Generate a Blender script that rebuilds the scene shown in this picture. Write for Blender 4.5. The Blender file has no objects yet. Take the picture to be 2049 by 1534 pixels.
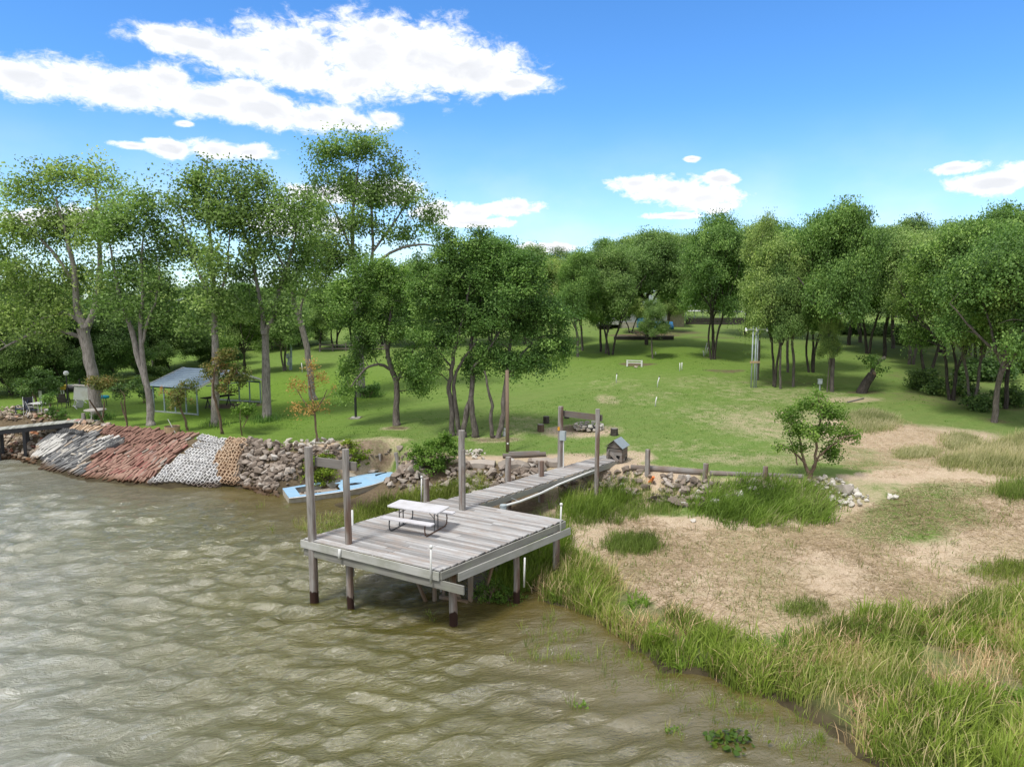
import bpy, bmesh, math, random
import numpy as np
from mathutils import Vector, Matrix

random.seed(7)
RNG = np.random.default_rng(11)
scene = bpy.context.scene
C = scene.collection

# ------------------------------------------------------------------ camera
F_PX, PITCH, CAM_H = 1400.0, math.radians(6.8), 9.4
cam_d = bpy.data.cameras.new('camera')
cam = bpy.data.objects.new('camera', cam_d)
C.objects.link(cam)
cam.location = (0, 0, CAM_H)
cam.rotation_euler = (math.radians(90) - PITCH, 0, 0)
cam_d.sensor_width = 36.0
cam_d.lens = F_PX / 2049.0 * 36.0
cam_d.clip_end = 9000
scene.camera = cam

# ------------------------------------------------------------------ render / exposure
scene.view_settings.view_transform = 'Standard'
scene.view_settings.look = 'None'
scene.view_settings.gamma = 1
scene.view_settings.use_curve_mapping = False
scene.view_settings.exposure = 0.62
cy = scene.cycles
cy.max_bounces = 6
cy.diffuse_bounces = 4
cy.glossy_bounces = 2
cy.transmission_bounces = 4
cy.transparent_max_bounces = 4
cy.caustics_reflective = False
cy.caustics_refractive = False

# ------------------------------------------------------------------ sun
SUN_TO = Vector((-0.30, -0.36, 0.88)).normalized()
sun_d = bpy.data.lights.new('sun', 'SUN')
sun_d.energy = 2.3
sun_d.angle = math.radians(12.0)
sun_d.color = (1.0, 0.96, 0.89)
sun = bpy.data.objects.new('sun', sun_d)
C.objects.link(sun)
sun.location = (0, 0, 60)
sun.rotation_euler = SUN_TO.to_track_quat('Z', 'Y').to_euler()


def pix_dir(u, v):
    x = (u - 1024.5) / F_PX
    y = (767.0 - v) / F_PX
    d = Vector((x, math.cos(PITCH) + y * math.sin(PITCH), -math.sin(PITCH) + y * math.cos(PITCH)))
    return d


# ------------------------------------------------------------------ world: sky and clouds
world = bpy.data.worlds.new('World')
scene.world = world
world.use_nodes = True
wt = world.node_tree
wt.nodes.clear()


def wn(t, **kw):
    n = wt.nodes.new(t)
    for k, v in kw.items():
        setattr(n, k, v)
    return n


def wmath(op, a, b=None, c=None, clamp=False):
    n = wn('ShaderNodeMath', operation=op)
    n.use_clamp = clamp
    for i, x in enumerate((a, b, c)):
        if x is None:
            continue
        if isinstance(x, (int, float)):
            n.inputs[i].default_value = x
        else:
            wt.links.new(x, n.inputs[i])
    return n.outputs[0]


sky = wn('ShaderNodeTexSky', sky_type='NISHITA')
sky.sun_disc = False
sky.sun_elevation = math.asin(SUN_TO.z)
sky.sun_rotation = math.atan2(SUN_TO.x, SUN_TO.y)
sky.altitude = 150
sky.air_density = 1.0
sky.dust_density = 0.15
sky.ozone_density = 3.0
hs = wn('ShaderNodeHueSaturation')
hs.inputs['Saturation'].default_value = 1.15
hs.inputs['Value'].default_value = 1.0
wt.links.new(sky.outputs[0], hs.inputs['Color'])
bg = wn('ShaderNodeBackground')
bg.inputs['Strength'].default_value = 0.135
tintn = wn('ShaderNodeMixRGB', blend_type='MULTIPLY')
tintn.inputs[0].default_value = 1.0
tintn.inputs[2].default_value = (0.62, 0.88, 1.10, 1)
wt.links.new(hs.outputs[0], tintn.inputs[1])
wt.links.new(tintn.outputs[0], bg.inputs['Color'])

tc = wn('ShaderNodeTexCoord')
sep = wn('ShaderNodeSeparateXYZ')
wt.links.new(tc.outputs['Generated'], sep.inputs[0])
az = wmath('MULTIPLY', wmath('ARCTAN2', sep.outputs[0], sep.outputs[1]), 180 / math.pi)
el = wmath('MULTIPLY', wmath('ARCSINE', sep.outputs[2]), 180 / math.pi)
cmb = wn('ShaderNodeCombineXYZ')
wt.links.new(az, cmb.inputs[0])
wt.links.new(wmath('MULTIPLY', el, 1.7), cmb.inputs[1])


def wnoise(scale, detail, rough, vec, dist=0.0):
    n = wn('ShaderNodeTexNoise')
    n.inputs['Scale'].default_value = scale
    n.inputs['Detail'].default_value = detail
    n.inputs['Roughness'].default_value = rough
    n.inputs['Distortion'].default_value = dist
    wt.links.new(vec, n.inputs['Vector'])
    return n.outputs[0]


CLOUDS = [  # u, v, half width, half height (a direction in the sky and an angular size)
    (380, 85, 120, 30), (330, 66, 55, 16), (480, 112, 125, 48), (600, 112, 140, 66), (740, 112, 140, 74),
    (760, 58, 48, 24), (860, 120, 130, 66), (960, 140, 110, 50), (1040, 168, 75, 20), (720, 165, 150, 36),
    (50, 158, 100, 40), (160, 165, 110, 48), (260, 182, 115, 42), (330, 158, 55, 34), (420, 200, 130, 36),
    (520, 217, 130, 36), (620, 236, 120, 30), (705, 246, 85, 20), (765, 240, 42, 17), (490, 182, 60, 28),
    (366, 248, 20, 5), (262, 291, 46, 9), (335, 298, 55, 19), (430, 300, 62, 22), (505, 306, 56, 17),
    (650, 388, 95, 24), (760, 382, 100, 34), (875, 425, 70, 28), (935, 425, 60, 22), (1028, 415, 68, 18),
    (960, 446, 90, 12), (590, 445, 110, 40), (1270, 366, 60, 18), (1345, 380, 85, 26), (1440, 358, 40, 16),
    (1405, 396, 90, 28), (1440, 415, 46, 24), (1384, 318, 20, 6), (1345, 432, 70, 8), (1915, 336, 64, 15),
    (1985, 367, 112, 28), (2070, 342, 80, 28), (1085, 496, 80, 14), (120, 440, 150, 30),
]
nz1 = wnoise(0.34, 10, 0.60, cmb.outputs[0], 0.45)
nz2 = wnoise(1.2, 9, 0.66, cmb.outputs[0], 0.8)
field = None
cm0 = wn('ShaderNodeCombineXYZ')
wt.links.new(az, cm0.inputs[0])
wt.links.new(el, cm0.inputs[1])
for (u, v, ru, rv) in CLOUDS:
    d = pix_dir(u, v).normalized()
    a0, e0 = math.degrees(math.atan2(d.x, d.y)), math.degrees(math.asin(d.z))
    k = 57.3 / F_PX * math.cos(math.radians(a0) * 0.9) ** 2
    ra, re = max(ru * k, .3), max(rv * k * 1.0, .25)
    s = wn('ShaderNodeVectorMath', operation='SUBTRACT')
    wt.links.new(cm0.outputs[0], s.inputs[0])
    s.inputs[1].default_value = (a0, e0, 0)
    m = wn('ShaderNodeVectorMath', operation='MULTIPLY')
    wt.links.new(s.outputs[0], m.inputs[0])
    m.inputs[1].default_value = (1 / ra, 1 / re, 0)
    ln = wn('ShaderNodeVectorMath', operation='LENGTH')
    wt.links.new(m.outputs[0], ln.inputs[0])
    g = ln.outputs['Value']
    if field is None:
        field = g
    else:
        sm = wn('ShaderNodeMath', operation='SMOOTH_MIN')
        wt.links.new(field, sm.inputs[0])
        wt.links.new(g, sm.inputs[1])
        sm.inputs[2].default_value = 0.18
        field = sm.outputs[0]
body = wmath('SUBTRACT', 1.0, field)                       # >0 inside
body = wmath('MAXIMUM', body, -1.5)


def ramp_range(x, lo, hi):
    n = wn('ShaderNodeMapRange')
    n.interpolation_type = 'SMOOTHSTEP'
    wt.links.new(x, n.inputs[0])
    n.inputs[1].default_value = lo
    n.inputs[2].default_value = hi
    return n.outputs[0]


# mostly cloud above and beside the frame, thickened to brighten water and ambient light
wide = wnoise(0.055, 9, 0.58, cmb.outputs[0], 0.3)
outside = wmath('MAXIMUM', ramp_range(el, 25, 33), ramp_range(wmath('ABSOLUTE', az), 40, 50))
wide_f = wmath('MULTIPLY', wmath('SUBTRACT', wmath('MULTIPLY', wmath('SUBTRACT', wide, 0.37), 5.0), wmath('MULTIPLY', wmath('SUBTRACT', 1.0, outside), 3.0)), 1.0)
body = wmath('MAXIMUM', body, wide_f)
edge = wmath('ADD', body, wmath('MULTIPLY', wmath('SUBTRACT', nz1, 0.5), 1.9))
edge = wmath('ADD', edge, wmath('MULTIPLY', wmath('SUBTRACT', nz2, 0.5), 0.95))
mask = wmath('POWER', ramp_range(edge, -0.22, 0.52), 1.25)
# thin veil low over the horizon
veil = wmath('MULTIPLY', wmath('SUBTRACT', 1.0, ramp_range(el, 2.0, 15.0)), 0.40)
veil_n = ramp_range(wnoise(0.12, 5, 0.5, cmb.outputs[0]), 0.35, 0.7)
veil = wmath('MULTIPLY', veil, wmath('ADD', 0.55, wmath('MULTIPLY', veil_n, 0.6)))
mask = wmath('MAXIMUM', mask, veil)
thick = ramp_range(wmath('ADD', body, wmath('MULTIPLY', wmath('SUBTRACT', nz1, 0.5), 1.2)), 0.25, 0.9)
ccol = wn('ShaderNodeMixRGB')
wt.links.new(wmath('MULTIPLY', thick, wmath('ADD', 0.45, wmath('MULTIPLY', nz1, 0.75))), ccol.inputs[0])
ccol.inputs[1].default_value = (0.97, 0.97, 1.0, 1)
ccol.inputs[2].default_value = (0.66, 0.68, 0.72, 1)
bgc = wn('ShaderNodeBackground')
bgc.inputs['Strength'].default_value = 0.83
wt.links.new(ccol.outputs[0], bgc.inputs['Color'])
mx = wn('ShaderNodeMixShader')
wt.links.new(mask, mx.inputs[0])
wt.links.new(bg.outputs[0], mx.inputs[1])
wt.links.new(bgc.outputs[0], mx.inputs[2])
out = wn('ShaderNodeOutputWorld')
wt.links.new(mx.outputs[0], out.inputs[0])


# ------------------------------------------------------------------ material helpers
class Mat:
    def __init__(self, name, rough=0.8, spec=0.3, metal=0.0):
        self.m = bpy.data.materials.new(name)
        self.m.use_nodes = True
        self.t = self.m.node_tree
        self.b = self.t.nodes['Principled BSDF']
        self.b.inputs['Roughness'].default_value = rough
        self.b.inputs['Specular IOR Level'].default_value = spec
        self.b.inputs['Metallic'].default_value = metal
        self._obj = None

    def n(self, t, **kw):
        n = self.t.nodes.new(t)
        for k, v in kw.items():
            setattr(n, k, v)
        return n

    def link(self, a, b):
        self.t.links.new(a, b)

    def coords(self, scale=(1, 1, 1), kind='Object', rnd=False):
        tcn = self.n('ShaderNodeTexCoord')
        mp = self.n('ShaderNodeMapping')
        mp.inputs['Scale'].default_value = scale
        self.link(tcn.outputs[kind], mp.inputs[0])
        o = mp.outputs[0]
        if rnd:
            oi = self.n('ShaderNodeObjectInfo')
            ad = self.n('ShaderNodeVectorMath', operation='MULTIPLY_ADD')
            cb = self.n('ShaderNodeCombineXYZ')
            self.link(oi.outputs['Random'], cb.inputs[0])
            self.link(oi.outputs['Random'], cb.inputs[1])
            self.link(cb.outputs[0], ad.inputs[0])
            ad.inputs[1].default_value = (31, 17, 5)
            self.link(o, ad.inputs[2])
            o = ad.outputs[0]
        return o

    def noise(self, scale, detail=4, rough=0.55, vec=None, dist=0.0):
        n = self.n('ShaderNodeTexNoise')
        n.inputs['Scale'].default_value = scale
        n.inputs['Detail'].default_value = detail
        n.inputs['Roughness'].default_value = rough
        n.inputs['Distortion'].default_value = dist
        if vec is not None:
            self.link(vec, n.inputs['Vector'])
        return n.outputs[0]

    def ramp(self, fac, stops):
        n = self.n('ShaderNodeValToRGB')
        e = n.color_ramp.elements
        while len(e) < len(stops):
            e.new(0.5)
        for i, (p, c) in enumerate(stops):
            e[i].position = p
            e[i].color = (c[0], c[1], c[2], 1) if not isinstance(c, (int, float)) else (c, c, c, 1)
        self.link(fac, n.inputs[0])
        return n.outputs[0]

    def mix(self, fac, a, b, mode='MIX'):
        n = self.n('ShaderNodeMixRGB', blend_type=mode)
        for i, x in ((0, fac), (1, a), (2, b)):
            if isinstance(x, (int, float)):
                n.inputs[i].default_value = x if i == 0 else (x, x, x, 1)
            elif isinstance(x, tuple):
                n.inputs[i].default_value = (x[0], x[1], x[2], 1)
            else:
                self.link(x, n.inputs[i])
        return n.outputs[0]

    def math(self, op, a, b=None, clamp=False):
        n = self.n('ShaderNodeMath', operation=op)
        n.use_clamp = clamp
        for i, x in enumerate((a, b)):
            if x is None:
                continue
            if isinstance(x, (int, float)):
                n.inputs[i].default_value = x
            else:
                self.link(x, n.inputs[i])
        return n.outputs[0]

    def attr(self, name):
        n = self.n('ShaderNodeAttribute')
        n.attribute_name = name
        return n

    def rand(self):
        return self.n('ShaderNodeObjectInfo').outputs['Random']

    def color(self, c):
        if isinstance(c, tuple):
            self.b.inputs['Base Color'].default_value = (c[0], c[1], c[2], 1)
        else:
            self.link(c, self.b.inputs['Base Color'])
        return self

    def bump(self, h, strength=0.4, dist=0.02):
        n = self.n('ShaderNodeBump')
        n.inputs['Strength'].default_value = strength
        n.inputs['Distance'].default_value = dist
        self.link(h, n.inputs['Height'])
        self.link(n.outputs[0], self.b.inputs['Normal'])
        return self


M = {}


def simple(name, c, rough=0.7, spec=0.3, metal=0.0, var=0.25, scale=6.0, dirt=None):
    """a painted or plain surface with a little mottling and wear"""
    m = Mat(name, rough, spec, metal)
    nz = m.noise(scale, 5, 0.6, m.coords(rnd=True))
    lo = tuple(x * (1 - var) for x in c)
    hi = tuple(min(1, x * (1 + var)) for x in c)
    col = m.ramp(nz, [(0.3, lo), (0.7, hi)])
    if dirt:
        nd = m.noise(scale * 0.5, 6, 0.7, m.coords((1, 1, 0.4), rnd=True))
        col = m.mix(m.ramp(nd, [(0.5, 0.0), (0.68, 0.8)]), col, dirt)
    m.color(col)
    m.bump(nz, 0.15, 0.01)
    M[name] = m.m
    return m.m


def wood(name, lo, mid, hi, axis='X', stain=None, gs=1.0):
    m = Mat(name, 0.85, 0.2)
    sc = {'X': (0.6, 9, 9), 'Y': (9, 0.6, 9), 'Z': (9, 9, 0.6)}[axis]
    v = m.coords(tuple(s * gs for s in sc), rnd=True)
    g = m.noise(1.6, 8, 0.65, v, 0.4)
    blot = m.noise(1.1, 4, 0.6, m.coords(rnd=True))
    col = m.ramp(g, [(0.28, lo), (0.5, mid), (0.74, hi)])
    r = m.rand()
    col = m.mix(0.62, col, m.ramp(r, [(0.0, lo), (0.12, lo), (0.45, mid), (1.0, hi)]))
    if stain:
        col = m.mix(m.ramp(blot, [(0.45, 0.0), (0.7, 0.75)]), col, stain)
    m.color(col)
    m.bump(g, 0.5, 0.01)
    M[name] = m.m
    return m


wood('deck_wood', (0.17, 0.162, 0.155), (0.35, 0.342, 0.335), (0.53, 0.525, 0.515), 'X', (0.31, 0.25, 0.21))
wood('rim_wood_x', (0.15, 0.145, 0.125), (0.34, 0.335, 0.31), (0.50, 0.50, 0.475), 'X', (0.27, 0.28, 0.22))
wood('rim_wood_y', (0.15, 0.145, 0.125), (0.36, 0.36, 0.335), (0.52, 0.525, 0.50), 'Y', (0.29, 0.30, 0.24))
wood('grey_timber', (0.10, 0.09, 0.08), (0.19, 0.175, 0.16), (0.30, 0.28, 0.26), 'X', (0.15, 0.10, 0.07))
wood('brown_brace', (0.10, 0.065, 0.04), (0.22, 0.15, 0.09), (0.33, 0.26, 0.19), 'Z', (0.28, 0.26, 0.23))
wood('brown_pole', (0.09, 0.06, 0.045), (0.16, 0.11, 0.08), (0.24, 0.18, 0.13), 'Z')
wood('dark_board', (0.02, 0.018, 0.016), (0.045, 0.04, 0.036), (0.09, 0.08, 0.07), 'X')


def piling_mat():
    m = Mat('piling_wood', 0.85, 0.2)
    v = m.coords((7, 7, 0.45), rnd=True)
    g = m.noise(1.7, 8, 0.66, v, 0.5)
    grey = m.ramp(g, [(0.28, (0.13, 0.115, 0.10)), (0.5, (0.27, 0.25, 0.23)), (0.75, (0.45, 0.43, 0.41))])
    brown = m.ramp(g, [(0.3, (0.10, 0.055, 0.038)), (0.7, (0.22, 0.14, 0.10))])
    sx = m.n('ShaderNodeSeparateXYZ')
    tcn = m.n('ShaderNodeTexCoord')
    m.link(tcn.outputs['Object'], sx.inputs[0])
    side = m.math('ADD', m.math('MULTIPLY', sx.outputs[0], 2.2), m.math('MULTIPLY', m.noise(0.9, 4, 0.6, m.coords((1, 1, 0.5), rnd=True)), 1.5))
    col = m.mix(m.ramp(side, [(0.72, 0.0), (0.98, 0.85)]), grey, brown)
    # waterline stain: the wood stays dark and wet up to here (height above the lake)
    geo = m.n('ShaderNodeNewGeometry')
    sz = m.n('ShaderNodeSeparateXYZ')
    m.link(geo.outputs['Position'], sz.inputs[0])
    wet = m.math('ADD', sz.outputs[2], m.math('MULTIPLY', m.math('SUBTRACT', m.noise(2.2, 3, 0.5, m.coords((1.5, 1.5, 0.3), rnd=True)), 0.5), 0.9))
    col = m.mix(m.ramp(wet, [(0.40, 1.0), (0.44, 0.0)]), col, (0.035, 0.018, 0.013))
    m.color(col)
    m.bump(g, 0.6, 0.015)
    M['piling_wood'] = m.m


piling_mat()
simple('white_plastic', (0.64, 0.64, 0.63), 0.4, 0.4, var=0.06, dirt=(0.55, 0.52, 0.45))
simple('white_pvc', (0.62, 0.62, 0.60), 0.4, 0.4, var=0.08)
simple('table_plastic', (0.57, 0.56, 0.58), 0.45, 0.35, var=0.08, scale=5, dirt=(0.42, 0.40, 0.38))
simple('grey_steel', (0.075, 0.08, 0.085), 0.5, 0.5, 0.3, var=0.3)
simple('rusty_steel', (0.11, 0.065, 0.045), 0.8, 0.3, var=0.5, scale=12)
simple('galvanised', (0.42, 0.45, 0.47), 0.45, 0.5, 0.5, var=0.15)
simple('grey_box', (0.36, 0.41, 0.43), 0.5, 0.4, var=0.1)
simple('black_paint', (0.02, 0.021, 0.024), 0.5, 0.4, var=0.3)
simple('blue_fibreglass', (0.28, 0.47, 0.66), 0.5, 0.4, var=0.10, scale=3, dirt=(0.36, 0.46, 0.52))
simple('hull_white', (0.44, 0.42, 0.36), 0.6, 0.35, var=0.2, scale=3, dirt=(0.28, 0.24, 0.15))
simple('metal_roof', (0.33, 0.38, 0.42), 0.45, 0.5, 0.35, var=0.12, scale=4)
simple('carport_roof', (0.26, 0.33, 0.38), 0.45, 0.5, 0.3, var=0.12, scale=2)
simple('carport_green', (0.05, 0.13, 0.12), 0.5, 0.4, var=0.15)
simple('post_grey_blue', (0.25, 0.32, 0.34), 0.5, 0.4, 0.2, var=0.15)
simple('door_blue', (0.012, 0.15, 0.36), 0.5, 0.4, var=0.15)
simple('cyan_plastic', (0.01, 0.30, 0.40), 0.5, 0.4, var=0.2)
simple('house_grey', (0.30, 0.32, 0.33), 0.8, 0.2, var=0.15, scale=2)
simple('house_stone', (0.46, 0.38, 0.31), 0.9, 0.2, var=0.25, scale=4)
simple('house_base', (0.33, 0.31, 0.26), 0.9, 0.2, var=0.2, scale=3)
simple('car_dark', (0.03, 0.032, 0.036), 0.25, 0.5, 0.2, var=0.1)
simple('car_white', (0.7, 0.7, 0.7), 0.25, 0.5, var=0.05)
simple('dark_glass', (0.015, 0.018, 0.02), 0.08, 0.6, var=0.1)
simple('tyre_rubber', (0.015, 0.015, 0.015), 0.9, 0.2)
simple('chair_dark_blue', (0.035, 0.05, 0.085), 0.7, 0.3)
simple('chair_mesh_brown', (0.075, 0.065, 0.055), 0.8, 0.2)
simple('tan_tub', (0.40, 0.29, 0.17), 0.8, 0.2, var=0.25)
simple('yellow_paint', (0.50, 0.36, 0.06), 0.6, 0.3)
simple('orange_plastic', (0.62, 0.17, 0.05), 0.6, 0.3)
simple('ash', (0.06, 0.055, 0.05), 0.95, 0.1, var=0.4)
simple('lamp_glass', (0.80, 0.80, 0.78), 0.3, 0.5, var=0.02)
simple('concrete', (0.36, 0.34, 0.31), 0.9, 0.2, var=0.2)
simple('orange_tag', (0.60, 0.30, 0.03), 0.6, 0.3)
simple('road_grey', (0.40, 0.40, 0.39), 0.9, 0.2, var=0.1)


def stone_mat(name, stops, scale=3.0, wet=False):
    m = Mat(name, 0.9, 0.2)
    nz = m.noise(scale, 6, 0.65, m.coords(rnd=True))
    r = m.rand()
    base = m.ramp(r, stops)
    col = m.mix(m.ramp(nz, [(0.3, 0.65), (0.7, 0.0)]), base, m.mix(0.5, base, (0.12, 0.10, 0.085)))
    if wet:
        geo = m.n('ShaderNodeNewGeometry')
        sz = m.n('ShaderNodeSeparateXYZ')
        m.link(geo.outputs['Position'], sz.inputs[0])
        w = m.math('ADD', sz.outputs[2], m.math('MULTIPLY', nz, -0.25))
        col = m.mix(m.ramp(w, [(0.02, 0.85), (0.22, 0.0)]), col, (0.075, 0.04, 0.016))
    m.color(col)
    m.bump(nz, 0.6, 0.03)
    M[name] = m.m


stone_mat('rubble_stone', [(0.0, (0.155, 0.125, 0.10)), (0.35, (0.255, 0.205, 0.165)), (0.7, (0.33, 0.28, 0.235)), (0.95, (0.42, 0.38, 0.335)), (1.0, (0.58, 0.56, 0.52))], wet=True)
stone_mat('limestone', [(0.0, (0.42, 0.38, 0.32)), (0.5, (0.57, 0.53, 0.46)), (1.0, (0.70, 0.68, 0.62))])
stone_mat('mixed_stone', [(0.0, (0.30, 0.25, 0.20)), (0.4, (0.46, 0.38, 0.29)), (0.65, (0.52, 0.46, 0.38)), (0.82, (0.44, 0.20, 0.10)), (0.9, (0.30, 0.10, 0.08)), (1.0, (0.62, 0.60, 0.55))], wet=True)
stone_mat('red_slab', [(0.0, (0.20, 0.105, 0.08)), (0.4, (0.31, 0.175, 0.135)), (0.75, (0.40, 0.26, 0.20)), (0.92, (0.33, 0.13, 0.11)), (0.96, (0.30, 0.27, 0.24)), (1.0, (0.44, 0.38, 0.32))], 5, wet=True)
stone_mat('grey_slab', [(0.0, (0.10, 0.105, 0.11)), (0.5, (0.19, 0.195, 0.20)), (0.85, (0.30, 0.30, 0.29)), (0.93, (0.50, 0.48, 0.44)), (1.0, (0.40, 0.32, 0.24))], 5, wet=True)
stone_mat('white_slab', [(0.0, (0.48, 0.47, 0.44)), (0.6, (0.60, 0.59, 0.56)), (1.0, (0.68, 0.67, 0.63))], 5, wet=True)
stone_mat('white_block', [(0.0, (0.60, 0.59, 0.57)), (0.6, (0.69, 0.68, 0.67)), (1.0, (0.76, 0.76, 0.75))], 5, wet=True)
stone_mat('tan_block', [(0.0, (0.47, 0.33, 0.22)), (0.6, (0.55, 0.40, 0.27)), (1.0, (0.62, 0.47, 0.33))], 5, wet=True)
stone_mat('old_concrete', [(0.0, (0.27, 0.235, 0.20)), (1.0, (0.42, 0.37, 0.32))], 2)


def leaf_mat(name, stops, trans=0.30):
    m = Mat(name, 0.55, 0.25)
    a = m.attr('tint')
    col = m.ramp(a.outputs['Fac'], stops)
    # every plant has its own cast: some yellower and paler, some deeper green
    rr = m.rand()
    col = m.mix(1.0, col, m.ramp(rr, [(0.0, (0.82, 0.88, 0.85)), (0.5, (1.0, 1.0, 1.0)), (1.0, (1.28, 1.16, 1.08))]), 'MULTIPLY')
    t = m.t
    m.color(col)
    tr = m.n('ShaderNodeBsdfTranslucent')
    br = m.mix(1.0, col, (1.10, 1.30, 0.80), 'MULTIPLY')
    m.link(br, tr.inputs[0])
    mxs = m.n('ShaderNodeMixShader')
    mxs.inputs[0].default_value = trans
    m.link(m.b.outputs[0], mxs.inputs[1])
    m.link(tr.outputs[0], mxs.inputs[2])
    m.link(mxs.outputs[0], t.nodes['Material Output'].inputs[0])
    M[name] = m.m


leaf_mat('leaf_cottonwood', [(0.0, (0.101, 0.154, 0.047)), (0.5, (0.237, 0.346, 0.103)), (1.0, (0.431, 0.552, 0.188))], 0.4)
leaf_mat('leaf_oak', [(0.0, (0.060, 0.118, 0.030)), (0.5, (0.149, 0.264, 0.064)), (1.0, (0.319, 0.470, 0.123))], 0.35)
leaf_mat('leaf_elm', [(0.0, (0.087, 0.146, 0.044)), (0.5, (0.211, 0.319, 0.095)), (1.0, (0.386, 0.506, 0.164))], 0.35)
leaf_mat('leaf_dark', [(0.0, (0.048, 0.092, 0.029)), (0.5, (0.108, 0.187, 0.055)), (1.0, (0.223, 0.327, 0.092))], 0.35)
leaf_mat('leaf_bright', [(0.0, (0.075, 0.140, 0.022)), (0.5, (0.155, 0.270, 0.042)), (1.0, (0.30, 0.42, 0.09))], 0.4)
leaf_mat('leaf_lime', [(0.0, (0.10, 0.15, 0.016)), (0.5, (0.20, 0.28, 0.026)), (1.0, (0.36, 0.42, 0.06))], 0.35)
leaf_mat('leaf_orange', [(0.0, (0.20, 0.17, 0.05)), (0.4, (0.40, 0.26, 0.08)), (1.0, (0.58, 0.40, 0.15))], 0.35)
leaf_mat('leaf_rust', [(0.0, (0.07, 0.11, 0.025)), (0.5, (0.14, 0.17, 0.05)), (0.8, (0.24, 0.19, 0.07)), (1.0, (0.36, 0.18, 0.08))])
leaf_mat('reed_green', [(0.0, (0.092, 0.118, 0.028)), (0.35, (0.180, 0.242, 0.048)), (0.68, (0.295, 0.365, 0.089)), (0.84, (0.414, 0.393, 0.157)), (1.0, (0.502, 0.405, 0.230))], 0.4)
leaf_mat('reed_lime', [(0.0, (0.099, 0.157, 0.026)), (0.5, (0.202, 0.298, 0.048)), (0.9, (0.323, 0.416, 0.095)), (1.0, (0.403, 0.388, 0.188))], 0.4)
leaf_mat('grass_pale', [(0.0, (0.196, 0.213, 0.081)), (0.4, (0.391, 0.381, 0.184)), (1.0, (0.598, 0.515, 0.333))], 0.3)
leaf_mat('straw', [(0.0, (0.242, 0.168, 0.092)), (0.5, (0.471, 0.358, 0.219)), (0.85, (0.661, 0.538, 0.368)), (0.93, (0.216, 0.269, 0.071)), (1.0, (0.153, 0.256, 0.050))], 0.15)
leaf_mat('lawn_blade', [(0.0, (0.072, 0.145, 0.018)), (0.5, (0.131, 0.246, 0.033)), (0.9, (0.217, 0.334, 0.068)), (1.0, (0.435, 0.362, 0.150))], 0.3)


def bark_mat(name, lo, mid, hi):
    m = Mat(name, 0.95, 0.1)
    v = m.coords((6, 6, 1.6), rnd=True)
    g = m.noise(1.8, 7, 0.7, v, 0.3)
    col = m.ramp(g, [(0.32, lo), (0.52, mid), (0.72, hi)])
    m.color(col)
    m.bump(g, 0.9, 0.04)
    M[name] = m.m


bark_mat('bark_pale', (0.13, 0.115, 0.10), (0.27, 0.245, 0.22), (0.40, 0.37, 0.34))
bark_mat('bark_grey', (0.065, 0.055, 0.047), (0.15, 0.13, 0.115), (0.25, 0.225, 0.20))
bark_mat('bark_dark', (0.03, 0.026, 0.022), (0.072, 0.062, 0.054), (0.13, 0.115, 0.10))
bark_mat('twig_brown', (0.10, 0.07, 0.05), (0.18, 0.13, 0.09), (0.27, 0.21, 0.15))


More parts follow.
